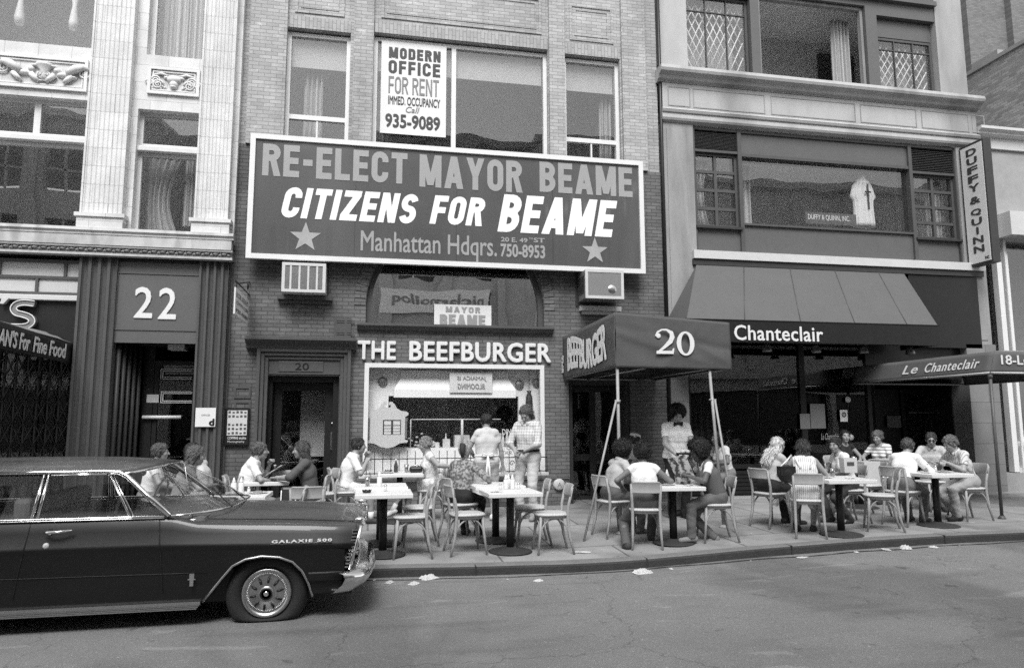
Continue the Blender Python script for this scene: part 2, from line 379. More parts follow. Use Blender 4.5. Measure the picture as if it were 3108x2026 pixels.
g_dark = glass('dark_plate_glass', .065, .8, .006, .8)

def wall(mb, X0, X1, Z0, Z1, y0, y1, holes=(), m=0):
    xs = sorted({X0, X1, *[min(max(h[0], X0), X1) for h in holes], *[min(max(h[1], X0), X1) for h in holes]})
    for a, b in zip(xs[:-1], xs[1:]):
        if b-a < 1e-5: continue
        c = (a+b)/2; z = Z0
        for h in sorted([h for h in holes if h[0] < c < h[1]], key=lambda h: h[2]):
            if h[2] > z+1e-5: mb.box(a, b, y0, y1, z, min(h[2], Z1), m)
            z = max(z, h[3])
        if z < Z1-1e-5: mb.box(a, b, y0, y1, z, Z1, m)
    return mb
def room(parent, x0, x1, z0, z1, y0, y1, m, floors=(), name='interior'):
    b = MB(); t = .06
    b.box(x0, x1, y1, y1+t, z0, z1); b.box(x0-t, x0, y0, y1+t, z0, z1); b.box(x1, x1+t, y0, y1+t, z0, z1)
    b.box(x0-t, x1+t, y0, y1+t, z1, z1+t); b.box(x0-t, x1+t, y0, y1+t, z0-t, z0)
    for f in floors: b.box(x0, x1, y0+.05, y1, f-.12, f+.12)
    return obj(name, b, m, parent)
def frame_bars(b, x0, x1, z0, z1, y0, y1, fw, cols=(), rails=(), mw=.04, m=0):
    b.box(x0, x0+fw, y0, y1, z0, z1, m); b.box(x1-fw, x1, y0, y1, z0, z1, m)
    b.box(x0+fw, x1-fw, y0, y1, z1-fw, z1, m); b.box(x0+fw, x1-fw, y0, y1, z0, z0+fw, m)
    for c in cols:
        x = x0+(x1-x0)*c; b.box(x-mw/2, x+mw/2, y0+.004, y1-.004, z0+fw, z1-fw, m)
    for r in rails:
        z = z0+(z1-z0)*r; b.box(x0+fw, x1-fw, y0+.008, y1-.008, z-mw/2, z+mw/2, m)
def window(parent, x0, x1, z0, z1, y, fw, mf, gm, cols=(), rails=(), mw=.04, d=.07, name='window', bev=0):
    b = MB(); frame_bars(b, x0, x1, z0, z1, y, y+d, fw, cols, rails, mw)
    o = obj(name, b, mf, parent, bevel=bev)
    p = MB().box(x0+fw*.6, x1-fw*.6, y+d*.5-.003, y+d*.5+.003, z0+fw*.6, z1-fw*.6)
    obj('pane', p, gm, o); return o
def flutes(b, x0, x1, z0, z1, y, n, dep, m=0, back=.3):
    pts = []
    for i in range(n):
        a = x0+(x1-x0)*i/n; w_ = (x1-x0)/n
        pts += [(a+w_*.04, y), (a+w_*.28, y)]
        for k in range(1, 6):
            q = math.pi*k/6; pts.append((a+w_*(.62-.32*math.cos(q)), y+dep*math.sin(q)))
        pts.append((a+w_*.96, y))
    pts = [(x0, y+back)] + [(x0, y)] + pts + [(x1, y)] + [(x1, y+back)]
    b.loft([[(px, py, z) for px, py in pts] for z in (z0, z1)], m, smooth=False)
    o = len(b.v)-len(pts); b.f.append([o+i for i in range(len(pts))]); b.m.append(m); b.sm.append(False)
    b.f.append([o-len(pts)+i for i in range(len(pts)-1, -1, -1)]); b.m.append(m); b.sm.append(False)
def mould(b, x0, x1, z1, y, prof, m=0, ends=True):      # prof: list of (drop from z1, projection)
    r = [[(x, y-p, z1-d) for d, p in prof] for x in (x0, x1)]
    b.loft(r, m, smooth=False)
    if ends:
        for x in (x0, x1):
            vs = [(x, y-p, z1-d) for d, p in prof] + [(x, y, z1-prof[-1][0]), (x, y, z1-prof[0][0])]
            b.add(vs, [list(range(len(vs)))], m)

TOP = 13.0
# ================================================================ building 22 (left)
YL = 12.36
L22 = thing('terracotta_building', 'white glazed terracotta building with fluted piers, number 22, dark ground floor at far left', 'building', (-6, YL, .26))
LX = FX(541, 600, YL); Lx0 = -13.0
zc = lambda x, y: FZ(x, y, YL)
xc = lambda x, y: FX(x, y, YL)
z_led = zc(350, 557); z_corn = zc(400, 581); z_band = zc(400, 604)
hA = (xc(-260, 60), xc(228, 60), zc(110, 103), 12.2); hB = (xc(345, 60), xc(482, 60), zc(413, 133), 12.2)
hC = (xc(-260, 400), xc(200, 390), zc(100, 536), zc(110, 226)); hD = (xc(312, 400), xc(463, 400), zc(385, 546), zc(395, 258))
b = MB(); wall(b, Lx0, LX, z_led, TOP, YL, YL+.35, [hA, hB, hC, hD])
obj('upper_wall', b, m_terra, L22)
b = MB()
for xa, xb in ((214, 300), (472, 540)):
    x0, x1 = xc(xa, 270), xc(xb, 280)
    zt, zb = TOP, z_led+.36
    flutes(b, x0, x1, zb, zt, YL-.13, 8, .016, 0)
    b.box(x0-.03, x0-.001, YL-.15, YL-.003, zb, zt); b.box(x1+.001, x1+.03, YL-.15, YL-.003, zb, zt)
    b.box(x0-.06, x1+.06, YL-.17, YL-.003, z_led+.02, zb-.06); b.box(x0-.09, x1+.09, YL-.2, YL-.003, zb-.06, zb)
obj('fluted_pier', b, m_terra, L22)
def spandrel(x0, x1, z0, z1, kind):
    b = MB(); t = .03; y = YL
    frame_bars(b, x0, x1, z0, z1, y-.045, y-.002, .05); frame_bars(b, x0+.07, x1-.07, z0+.07, z1-.07, y-.025, y-.002, .02)
    o = obj('relief_panel', b, m_terra_plain, L22)
    b = MB(); cz = (z0+z1)/2; H = (z1-z0)/2-.1
    def scroll(cx, cz_, s, flip):
        pts = []
        for k in range(26):
            q = k/25*2.2*2*math.pi; r = s*(1-k/27); pts.append((cx+flip*r*math.cos(q), y-.03, cz_+r*math.sin(q)))
        b.tube(pts, [.016*(1-.5*k/25) for k in range(26)], 6)
    if kind == 'ox':
        cx = (x0+x1)/2
        b.ball((cx, y-.01, cz+.25*H), (.12, .07, H*.5)); b.ball((cx, y-.02, cz-.42*H), (.07, .07, H*.48)); b.ball((cx-.12, y-.01, cz+.42*H), (.05, .04, .03)); b.ball((cx+.12, y-.01, cz+.42*H), (.05, .04, .03)); b.ball((cx, y-.03, cz-.75*H), (.055, .06, .035))
        for f in (-1, 1):
            b.tube([(cx+f*.09, y-.02, cz+.62*H), (cx+f*.2, y-.03, cz+.85*H), (cx+f*.3, y-.02, cz+.72*H), (cx+f*.33, y-.02, cz+.42*H)], [.025, .025, .02, .01], 6)
            scroll(cx+f*.28, cz+.0*H, .08, f); scroll(cx+f*.25, cz-.5*H, .09, -f); scroll(cx+f*.38, cz-.3*H, .06, f)
            for k in range(9): b.ball((cx+f*(.14+.032*k), y-.01, cz-.82*H+.02*math.sin(k*2)), (.022, .025, .022), 8, 6)
    else:
        for cx, f in ((x0+.62*(x1-x0), 1), (x0+.86*(x1-x0), -1), (x0+.3*(x1-x0), 1)):
            for dx, dz, rx, rz in ((0, -.1, .2, .16), (-f*.16, -.25, .12, .1), (f*.14, .25, .09, .17), (f*.2, .55, .09, .08)):
                b.ball((cx+dx*.8, y-.01, cz+dz*H*1.1), (rx*.62, .06, rz*H*1.7))
            b.tube([(cx-f*.05, y-.04, cz), (cx-f*.18, y-.06, cz+.5*H), (cx-f*.3, y-.05, cz+.75*H), (cx-f*.38, y-.03, cz+.5*H)], [.06, .07, .05, .02], 6)
            for d_ in (-.14, .12): b.tube([(cx+d_, y-.03, cz-.2*H), (cx+d_+f*.06, y-.05, cz-.6*H), (cx+d_+f*.12, y-.04, cz-.9*H)], [.05, .04, .03], 6)
            scroll(cx-f*.3, cz+.2*H, .12, f); scroll(cx+f*.33, cz-.4*H, .1, -f)
        cx = x0+.74*(x1-x0)
        b.lathe([(.02, -.18), (.07, -.15), (.025, -.07), (.12, .05), (.13, .09)], (cx, y-.01, cz+.3*H), 12)
        b.lathe([(.001, -.04), (.32, -.02), (.36, .04)], (x0+.05, y, cz), 24, axis='y')
    obj('carving', b, m_terra_plain, o)
spandrel(*RC(344, 160, 465, 223, YL), 'ox')
spandrel(xc(-200, 170), xc(206, 170), zc(100, 208), zc(105, 133), 'griffin')
# windows of the upper floors
window(L22, hA[0], hA[1], hA[2], hA[3], YL+.16, .07, m_terra_plain, g_win, cols=(.46,), mw=.06)
window(L22, hB[0], hB[1], hB[2], hB[3], YL+.16, .08, m_white, g_win)
for h, zt, cs in ((hC, zc(110, 312), (.32, .7)), (hD, zc(395, 339), ())):
    window(L22, h[0], h[1], zt, h[3], YL+.14, .06, m_terra_plain, g_win, cols=cs, mw=.1, name='transom_window')
    b = MB().box(h[0]-.02, h[1]+.02, YL+.05, YL+.3, zt-.09, zt-.005); obj('transom_bar', b, m_terra_plain, L22, bevel=.01)
    window(L22, h[0], h[1], h[2], zt-.095, YL+.16, .06, m_terra_plain, g_big, name='window')
_m = m_net
obj('curtain', MB().curtain(hD[0]+.05, hD[0]+.62, hD[2]+.05, zc(395, 345), YL+.55, .05, 5, gather=.35), _m, L22)
obj('curtain', MB().curtain(hD[1]-.35, hD[1]-.03, hD[2]+.3, zc(395, 345), YL+.5, .04, 4), _m, L22)
obj('curtain', MB().curtain(hB[0]+.05, hB[0]+.5, hB[2], hB[3], YL+.5, .05, 4), _m, L22)
obj('curtain', MB().curtain(hB[1]-.55, hB[1]-.1, hB[2], hB[3], YL+.5, .05, 5), _m, L22)
b = MB()
for x in (xc(10, 20), xc(143, 20)): b.lathe([(.07, 0), (.08, .12), (.04, .42), (.07, .7), (.1, 2.2)], (x, YL+.5, zc(100, 27)), 10)
obj('tied_curtain', b, m_white, L22)
b = MB()
for k in range(26):
    x = hC[0]+1.2+rng.random()*(hC[1]-hC[0]-1.3); s = .05+.1*rng.random(); b.box(x, x+s*1.6, YL+.4, YL+.5+s, hC[2]+.0, hC[2]+s*(.4+.8*rng.random()))
for k in range(7):
    x = hD[0]+.1+rng.random()*1.; s = .05+.06*rng.random(); b.box(x, x+s, YL+.4, YL+.5, hD[2], hD[2]+s)
obj('papers_on_sill', b, m_white, L22)
room(L22, Lx0, LX-.1, z_led+.05, TOP-.1, YL+.4, YL+4.5, m_room, floors=(zc(200, 175),))
# ledge, ornament band
b = MB(); mould(b, Lx0, LX+.03, zc(350, 538), YL, [(0, .03), (.02, .20), (.07, .21), (.10, .18), (.13, .18)])
b.box(Lx0, LX, YL-.17, YL-.002, z_corn, zc(350, 538)-.13)
m_ledge = mat('ledge_terracotta', .5, .6, .25, 3, .15, 60); stain(m_ledge, 2.5, .5, .62, .7, 1, .3); obj('ledge', b, m_ledge, L22)
b = MB(); b.box(Lx0, LX, YL-.1, YL+.3, z_band+.02, z_corn-.003)
mould(b, Lx0, LX+.02, z_band+.05, YL-.1, [(0, .0), (.01, .05), (.05, .07), (.07, .02)]); mould(b, Lx0, LX+.02, z_corn-.004, YL-.1, [(0, .06), (.03, .06), (.04, .0)])
x = Lx0+3; k = 0
hb = z_corn-z_band-.12
while x < LX-.1:
    zc0 = z_band+.08+hb/2
    b.ball((x, YL-.11, zc0), (.05, .04, hb*.45), 8, 6); b.ball((x+.075, YL-.11, zc0-.02), (.028, .05, hb*.38), 8, 6); b.ball((x+.04, YL-.12, zc0+.035), (.03, .04, .03), 6, 5)
    b.tube([(x-.04, YL-.12, zc0-.06), (x-.06, YL-.13, zc0+.05), (x, YL-.14, zc0+.08)], .014, 5)
    x += .135; k += 1
obj('ornament_band', b, m_terra_dirty, L22)
# dark ground floor
zg = .2
YD = YL-.06
rec = (xc(254, 930), xc(452, 930), zg, zc(350, 793)); shop = (Lx0, xc(185, 720), zg, z_band)
b = MB(); wall(b, Lx0, LX, zg, z_band, YD+.12, YD+.5, [rec, shop])
b.box(xc(268, 620), xc(468, 620), YD+.06, YD+.119, zc(368, 797), z_band-.06)
frame_bars(b, xc(268, 720), xc(466, 720), zc(368, 768), zc(368, 635), YD+.045, YD+.059, .02)
obj('ground_floor_wall', b, m_dpanel, L22)
b = MB()
flutes(b, xc(172, 830), xc(262, 830), zg, z_band-.0, YD, 4, .05)
flutes(b, xc(455, 830), xc(524, 830), zg, z_band-.0, YD, 4, .05)
flutes(b, xc(524, 830)+.01, LX-.02, zg, z_band, YD+.03, 1, .03)
obj('dark_fluted_pier', b, m_dpaint, L22)
x0, x1, z0, z1 = rec
b = MB()
for k in range(5): b.tube([(x0+.05+.045*k, YD+.2+.12*k, zg), (x0+.05+.045*k, YD+.2+.12*k, z1)], .035, 8)
b.box(x0-.1, x0+.02, YD+.51, YD+1.4, zg, z1); b.box(x1-.02, x1+.1, YD+.51, YD+1.4, zg, z1); b.box(x0, x1, YD+.13, YD+1.4, z1, z1+.1)
obj('entrance_reveal', b, m_dpaint2, L22)
b = MB().box(x0+.72, x0+.98, YD+.45, YD+.7, z1-.09, z1-.002); obj('entrance_lamp', b, m_white, L22)
d0 = xc(322, 930)
dr = MB(); frame_bars(dr, d0, x1-.03, zg+.02, z1-.25, YD+.85, YD+.91, .07, (), (.9,), .05); dr.box(x0+.25, d0-.01, YD+.85, YD+.95, zg, z1)
do = obj('door', dr, m_black, L22)
obj('door_glass', MB().box(d0+.05, x1-.06, YD+.876, YD+.882, zg+.06, z1-.3), g_dark, do)
b = MB()
for ya, yb in ((857, 881), (909, 936)):
    X0, X1, Z0, Z1 = RC(374, ya, 447, yb, YD+.84)
    for i_ in (0, .03):
        b.box(X0+i_, X0+i_+.012, YD+.82, YD+.84, Z0+i_, Z1-i_); b.box(X0+i_+.012, X1, YD+.82, YD+.84, Z1-i_-.012, Z1-i_); b.box(X0+i_+.012, X1, YD+.82, YD+.84, Z0+i_, Z0+i_+.012)
X0, X1, Z0, Z1 = RC(331, 965, 421, 973, YD+.8); b.tube([(X0, YD+.8, (Z0+Z1)/2), (X1, YD+.8, (Z0+Z1)/2)], .03, 8)
obj('push_bar', b, m_white, do)
obj('notice', MB().box(*RC(341, 916, 369, 935, YD+.84)[:2], YD+.838, YD+.842, *RC(341, 916, 369, 935, YD+.84)[2:]), m_cream, do)
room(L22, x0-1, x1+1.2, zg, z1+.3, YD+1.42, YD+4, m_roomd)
sign_text('house_number', '2', L22, m_white, 313, 667, 356, 739, YD+.06, thick=.02, bold=.012)
sign_text('house_number', '2', L22, m_white, 369, 669, 411, 742, YD+.06, thick=.02, bold=.012)
# shop front at the frame's left edge
x0, x1 = Lx0, xc(185, 720)-.02
zq0, zq1 = zc(95, 684), zc(95, 601)
b = MB(); mid = (zq0+zq1)/2
frame_bars(b, x0, x1, zq0, zq1, YD+.1, YD+.2, .05, [], (.5,), .045)
wq = FX(158, 660, YD)-FX(10, 660, YD)
k = x1-.25
while k > x0:
    b.box(k-.02, k+.02, YD+.105, YD+.19, mid+.02, zq1-.05); b.box(k-.42, k-.38, YD+.105, YD+.19, zq0+.05, mid-.02); k -= .95
tw = obj('transom_window', b, m_dpaint, L22)
obj('pane', MB().box(x0+.03, x1-.03, YD+.14, YD+.15, zq0+.03, zq1-.03), mat('frosted_glass', .55, .35, .2, 2), tw)
obj('transom_sill', MB().box(x0, x1, YD+.04, YD+.3, zq0-.09, zq0-.004), m_cream, L22, bevel=.01)
zs0 = zc(95, 768)
obj('sign_band', MB().box(x0, x1, YD+.12, YD+.4, zs0, zq0-.095), m_black, L22)
# neon letter
sx0, sx1, sz0, sz1 = RC(30, 704, 80, 760, YD+.05)
def spath(x0, x1, z0, z1, n=40):
    ctl = [(1, .97), (.86, .985), (.5, 1), (.2, .93), (.06, .76), (.2, .58), (.55, .5), (.85, .4), (.97, .22), (.8, .06), (.5, 0), (0, .0)]
    P = []
    for i in range(len(ctl)-1):
        p0, p1, p2, p3 = ctl[max(i-1, 0)], ctl[i], ctl[i+1], ctl[min(i+2, len(ctl)-1)]
        for s in range(5):
            t = s/5
            P.append(tuple(.5*((2*p1[j])+(-p0[j]+p2[j])*t+(2*p0[j]-5*p1[j]+4*p2[j]-p3[j])*t*t+(-p0[j]+3*p1[j]-3*p2[j]+p3[j])*t**3) for j in (0, 1)))
    P.append(ctl[-1]); return [(x0+(x1-x0)*a, z0+(z1-z0)*c) for a, c in P]
sp = spath(sx0, sx1, sz0, sz1)
b = MB()
vs = []
for i, (px, pz) in enumerate(sp):
    a, c = sp[max(i-1, 0)], sp[min(i+1, len(sp)-1)]; tx, tz = c[0]-a[0], c[1]-a[1]; l = math.hypot(tx, tz); nx, nz = -tz/l*.045, tx/l*.045
    vs.append([(px-nx, YD+.02, pz-nz), (px+nx, YD+.02, pz+nz), (px+nx, YD+.1, pz+nz), (px-nx, YD+.1, pz-nz)])
b.loft(vs, 0, closed=True, smooth=False, caps=True)
so = obj('neon_letter', b, m_met, L22)
b = MB()
for o_ in (-.042, .042):
    pts = []
    for i, (px, pz) in enumerate(sp):
        a, c = sp[max(i-1, 0)], sp[min(i+1, len(sp)-1)]; tx, tz = c[0]-a[0], c[1]-a[1]; l = math.hypot(tx, tz)
        pts.append((px-tz/l*o_, YD+.005, pz+tx/l*o_))
    b.tube(pts, .009, 6)
obj('neon_tube', b, m_white, so)
b = MB(); ax0, ax1, az0, az1 = RC(2, 692, 16, 706, YD+.05); b.prism([(ax0, az0), (ax0+.05, az0), (ax1+.04, az1), (ax1-.06, az1)], YD+.02, YD+.1); obj('neon_apostrophe', b, m_cream, L22)
# shop window with scissor gate
zw1 = zc(95, 806)
obj('shop_lintel', MB().box(x0, x1, YD+.1, YD+.4, zw1, zs0-.003), m_black, L22)
sw = MB(); frame_bars(sw, x0, x1, zg, zw1, YD+.3, YD+.36, .06, [.86, .93], (.75,))
swo = obj('shop_window', sw, m_black, L22); obj('pane', MB().box(x0, x1, YD+.33, YD+.336, zg+.05, zw1), g_dark, swo)
room(L22, x0, x1, zg, zw1, YD+.42, YD+3.2, m_roomd)
b = MB()
for xx in (2, 41, 92, 142, 196, 248, 298, 346, 396):
    X = xx*.395+4
    for ya, yb in ((863, 866), (868, 878), (882, 895)):
        q = RC(X-8.5, ya, X+8.5, yb, YD+.8); b.box(q[0], q[1], YD+.8, YD+.82, q[2], q[3])
obj('lit_shelf_panes', b, mat('pale_card', .6, .8), L22)
gate = MB(); yg = YD+.16; zt = zw1-.02
gx = np.arange(x1-.06, x0+4, -.16)
for i, X in enumerate(gx):
    gate.box(X-.012, X+.012, yg, yg+.02, zg+.06, zt)
for i in range(len(gx)-1):
    for zz in np.arange(zg+.1, zt-.4, .36):
        gate.tube([(gx[i], yg-.01, zz), (gx[i+1], yg-.01, zz+.36)], .008, 4); gate.tube([(gx[i], yg-.02, zz+.36), (gx[i+1], yg-.02, zz)], .008, 4)
obj('scissor_gate', gate, m_dpaint2, L22)

# ================================================================ brick building (centre)
BB = thing('brick_building', 'brick building, pale above and painted dark below, arched first floor window, in the middle', 'building', (2, FY, .26))
bx0, bx1 = FX(541, 600)+.005, FX(1541, 600)-.02
zsp = FZ(1040, 368)
fw_ = lambda *q: RC(*q)
W1 = RC(661, 70, 811, 440); W2 = RC(866, 96, 1274, 420); W3 = RC(1312, 132, 1443, 440)
b = MB(); wall(b, bx0, bx1, zsp, TOP, FY, FY+.35, [W1, W2, W3]); obj('pale_brick_wall', b, m_lbrick, BB)
# piers and recessed panels above the heads
b = MB()
for xa, xb in ((578, 664), (820, 866), (1275, 1311), (1444, 1498)):
    obj('brick_pier', MB().box(FX(xa, 200), FX(xb, 200), FY-.075, FY-.002, zsp, TOP), m_lbrick, BB)
b = MB(); b2 = MB()
for q, ya, yb in ((W1, -40, 28), (W2, -60, 58), (W3, 30, 104)):
    z0, z1 = q[3]+.30, q[3]+1.05
    frame_bars(b, q[0]+.12, q[1]-.12, z0, z1, FY-.02, FY-.002, .055); frame_bars(b, q[0]+.22, q[1]-.22, z0+.1, z1-.1, FY-.012, FY-.002, .03)
    b2.box(q[0], q[1], FY-.014, FY-.002, q[3]+.004, q[3]+.23)
obj('brick_panel', b, m_lbrick, BB); obj('soldier_course', b2, m_lbrickv, BB)
for q, cs, rl in ((W1, (), (.46,)), (W2, (.452,), ()), (W3, (), (.38,))):
    wo = window(BB, q[0], q[1], q[2], q[3]-.03, FY+.1, .07, m_white, g_win, cs, rl, .085, .1)
    b = MB(); b.box(q[0]+.07, q[1]-.07, FY+.24, FY+.25, q[3]-.62, q[3]-.06); obj('roller_shade', b, m_shade, wo)
    if rl: obj('sash_bar', MB().box((q[0]+q[1])/2-.015, (q[0]+q[1])/2+.015, FY+.12, FY+.17, q[2]+.07, q[2]+(q[3]-q[2])*rl[0]-.05), m_white, wo)
_m = m_drape
obj('curtain', MB().curtain(W1[0]+.28, W1[0]+.62, W1[2], W1[3]-.1, FY+.42, .05, 4), _m, BB)
obj('curtain', MB().curtain(W2[0]+.08, W2[0]+.3, W2[2], W2[3]-.3, FY+.4, .04, 3), _m, BB)
obj('curtain', MB().curtain(W3[1]-.3, W3[1]-.06, W3[2], W3[3]-.5, FY+.42, .05, 3), _m, BB)
room(BB, bx0+.1, bx1-.1, zsp+.1, TOP-.2, FY+.4, FY+4.5, m_room)
zfl = zsp
# rent placard inside the centre window
rs = thing('rent_placard', 'white MODERN OFFICE FOR RENT placard in upper centre window above the campaign billboard', 'sign', (FX(962, 200), FY+.2, FZ(962, 320)))
q = RC(885, 101, 1037, 314, FY+.08)
obj('board', MB().box(q[0], q[1], FY+.082, FY+.098, q[2], q[3]), m_white, rs)
m_ink = mat('dark_ink', .05, .6); m_gink = mat('grey_ink', .2, .6)
strokes('lettering', 'MODERN', rs, m_ink, 904, 115, 1024, 140, FY+.081, s=.22, gap=.14); strokes('lettering', 'OFFICE', rs, m_ink, 903, 145, 1023, 175, FY+.081, s=.2, gap=.14); strokes('lettering', 'FOR RENT', rs, m_gink, 903, 182, 1020, 221, FY+.081, s=.13, gap=.1)
for s, xl, yt, xr, yb, bo, mm in (('IMMED. OCCUPANCY', 902, 227, 1023, 247, .02, m_ink), ('Call', 943, 249, 975, 263, .005, m_gink), ('935-9089', 895, 268, 1023, 300, .03, m_ink)):
    sign_text('lettering', s, rs, mm, xl, yt, xr, yb, FY+.081, thick=.006, bold=bo, shear=.25 if s == 'Call' else 0)
# dark lower wall with the openings
ARX0, ARX1, arz0 = FX(850, 730), FX(1264, 730), FZ(1057, 763); arc = (ARX0+ARX1)/2; arr = (ARX1-ARX0)/2
zspr = FZ(1057, 716)
zB1 = FZ(1054, 846); zB0 = FZ(1054, 1099)
BW = (FX(845, 970), FX(1264, 970), zB0, zB1)
D20 = (FX(611, 980), FX(786, 980), .2, FZ(700, 873)); D3 = (FX(1322, 1000), FX(1466, 1000), .2, FZ(1394, 884))
arch = (ARX0, ARX1, arz0, min(zspr+arr, zsp-.02))
b = MB(); wall(b, bx0, bx1, .15, zsp, FY-.03, FY+.4, [D20, D3, BW, (ARX0, ARX1, arz0, zsp)])
def arcz(x): return zspr+math.sqrt(max(0, arr**2-(x-arc)**2))
n = 26
for side in (0, 1):
    pts = [(arc+arr*math.cos(t), zspr+arr*math.sin(t)) for t in np.linspace(math.pi if side == 0 else 0, math.pi/2, n)]
    pts = [(px, min(pz, zsp-.001)) for px, pz in pts]
    poly = pts + [(arc, zsp), (ARX0 if side == 0 else ARX1, zsp)]
    for i in range(n-1):
        a, c = pts[i], pts[i+1]
        if zsp-max(a[1], c[1]) < 1e-3 and zsp-min(a[1], c[1]) < 1e-3: continue
        b.prism([a, c, (c[0], zsp), (a[0], zsp)] if side == 0 else [c, a, (a[0], zsp), (c[0], zsp)], FY-.03, FY+.4)
obj('dark_brick_wall', b, m_dbrick, BB)
b = MB()      # arch ring of bricks on edge
for k in range(44):
    t0, t1 = math.pi*(k+.06)/44, math.pi*(k+.94)/44
    if zspr+arr*math.sin((t0+t1)/2) > zsp-.25: continue
    b.prism([(arc+r*math.cos(t), zspr+r*math.sin(t)) for r, t in ((arr+.01, t0), (arr+.2, t0), (arr+.2, t1), (arr+.01, t1))], FY-.045, FY-.032)
obj('arch_ring', b, m_dbrick, BB)
# arched window
b = MB(); ri = arr-.09
rr = [[(arc+r*math.cos(t), yy, zspr+r*math.sin(t)) for r, yy in ((arr, FY+.08), (ri, FY+.08), (ri, FY+.2), (arr, FY+.2))] for t in np.linspace(0, math.pi, 40)]
rr = [[(ARX1, yy, arz0) for yy in (FY+.08,)] + [(ARX1-.09, FY+.08, arz0), (ARX1-.09, FY+.2, arz0), (ARX1, FY+.2, arz0)]] + rr + [[(ARX0, FY+.08, arz0), (ARX0+.09, FY+.08, arz0), (ARX0+.09, FY+.2, arz0), (ARX0, FY+.2, arz0)]]
b.loft(rr, 0, closed=True, smooth=False); b.box(ARX0, ARX1, FY+.08, FY+.2, arz0, arz0+.07)
aw = obj('arched_window', b, m_dpaint, BB)
b = MB(); pl = [(ARX0+.05, arz0+.03)] + [(arc+(ri+.03)*math.cos(t), zspr+(ri+.03)*math.sin(t)) for t in np.linspace(math.pi, 0, 40)] + [(ARX1-.05, arz0+.03)]
b.prism(pl, FY+.13, FY+.136); obj('pane', b, glass('arch_glass', .62, .9, .006, 1.1), aw)
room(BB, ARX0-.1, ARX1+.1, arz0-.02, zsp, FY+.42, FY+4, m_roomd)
b = MB(); mould(b, FX(830, 765)+.0, FX(1283, 770), FZ(1056, 756), FY-.03, [(0, 0), (.01, .15), (.05, .15), (.07, .1), (.11, .08), (.13, .02), (.13, 0)]); obj('window_ledge', b, m_dpaint, BB)
ms = thing('campaign_placard', 'small white MAYOR BEAME placard inside the arched window', 'sign', (FX(1076, 740), FY, FZ(1076, 761)))
q = RC(1009, 708, 1142, 762, FY+.06); obj('board', MB().box(q[0], q[1], FY+.062, FY+.075, q[2]+.02, q[3]), m_white, ms)
m_fade = mat('faded_ink', .28, .7)
strokes('lettering', 'MAYOR', ms, m_fade, 1036, 713, 1116, 726, FY+.061, s=.2, gap=.2); strokes('lettering', 'BEAME', ms, m_fade, 1022, 731, 1128, 757, FY+.061, s=.24, gap=.1)
# door 20
x0, x1, z0, z1 = D20
ax0, ax1 = FX(594, 980), FX(813, 980); zt = FZ(702, 812)
b = MB()
for k, (o_, pr) in enumerate(((0, .14), (.06, .1), (.12, .06))):
    b.box(ax0+o_, ax0+o_+.058, FY-.03-pr, FY-.032, .2, zt-o_); b.box(ax1-o_-.058, ax1-o_, FY-.03-pr, FY-.032, .2, zt-o_); b.box(ax0+o_+.059, ax1-o_-.059, FY-.03-pr, FY-.032, zt-o_-.058, zt-o_)
b.box(ax0+.18, ax1-.18, FY-.05, FY-.032, FZ(700, 870), FZ(700, 834))
b.box(FX(648, 850), FX(752, 850), FY-.065, FY-.051, FZ(700, 864), FZ(700, 840))
b.box(ax0+.18, x0, FY-.05, FY-.032, .2, z1-.02); b.box(x1, ax1-.18, FY-.05, FY-.032, .2, z1-.02)
obj('door_surround', b, m_dpaint, BB, bevel=.008)
b = MB(); mould(b, FX(576, 790), FX(830, 800)-.01, FZ(703, 786), FY-.03, [(0, 0), (.01, .3), (.06, .3), (.09, .24), (.13, .16), (.19, .15), (.2, .06), (.21, 0)]); obj('door_cornice', b, m_dpaint, BB)
sign_text('house_number', '20', BB, m_black, 686, 843, 718, 859, FY-.066, thick=.008, bold=0)
b = MB(); b.box(x0, x0+.12, FY+.1, FY+.6, .2, z1); b.box(x1-.1, x1, FY+.1, FY+.6, .2, z1); b.box(x0+.121, x1-.101, FY+.1, FY+.6, z1-.1, z1); obj('door_jamb', b, m_black, BB)
b = MB(); frame_bars(b, x0+.13, x1-.11, .25, z1-.11, FY+.3, FY+.36, .13, (), (), .05); do = obj('door', b, m_black, BB)
obj('door_glass', MB().box(x0+.22, x1-.2, FY+.325, FY+.331, .35, z1-.2), g_big, do)
b = MB(); q = RC(768, 1003, 772, 1045, FY+.28); b.box(q[0], q[1], FY+.26, FY+.299, q[2], q[3]); b.ball((FX(772, 983, FY+.28), FY+.28, FZ(772, 983, FY+.28)), .022); obj('door_handle', b, m_steel, do)
b = MB(); b.box(FX(698, 980, FY+.9), FX(760, 980, FY+.9), FY+.9, FY+.96, FZ(730, 1060, FY+.9), z1-.2); obj('inner_screen', b, m_cream, BB)  # pale panel stands in for the reflection in the door glass
b = MB()
for k in range(9): b.lathe([(.03, 0), (.035, .1), (.015, .16), (.02, .2)], (FX(668+5*k, 1000, FY+1.4), FY+1.4+.05*(k % 2), FZ(680, 1001, FY+1.4)), 8)
b.box(x0, FX(700, 1000, FY+1.4), FY+1.3, FY+1.6, FZ(680, 1006, FY+1.4)-.02, FZ(680, 1001, FY+1.4)-.002); obj('bar_bottles', b, m_cream, BB)
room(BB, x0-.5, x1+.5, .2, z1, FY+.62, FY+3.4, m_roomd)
b = MB()
for ya, yb in ((898, 925), (932, 962)):
    q = RC(540, ya, 583, yb, FY-.03); frame_bars(b, q[0]+.03, q[1], q[2], q[3], FY-.045, FY-.031, .03)
obj('wall_panelling', b, m_dpaint, BB)
q = RC(777, 738, 816, 785, FY-.04)
b = MB().box(q[0], q[1], FY-.06, FY-.031, q[2], q[3])
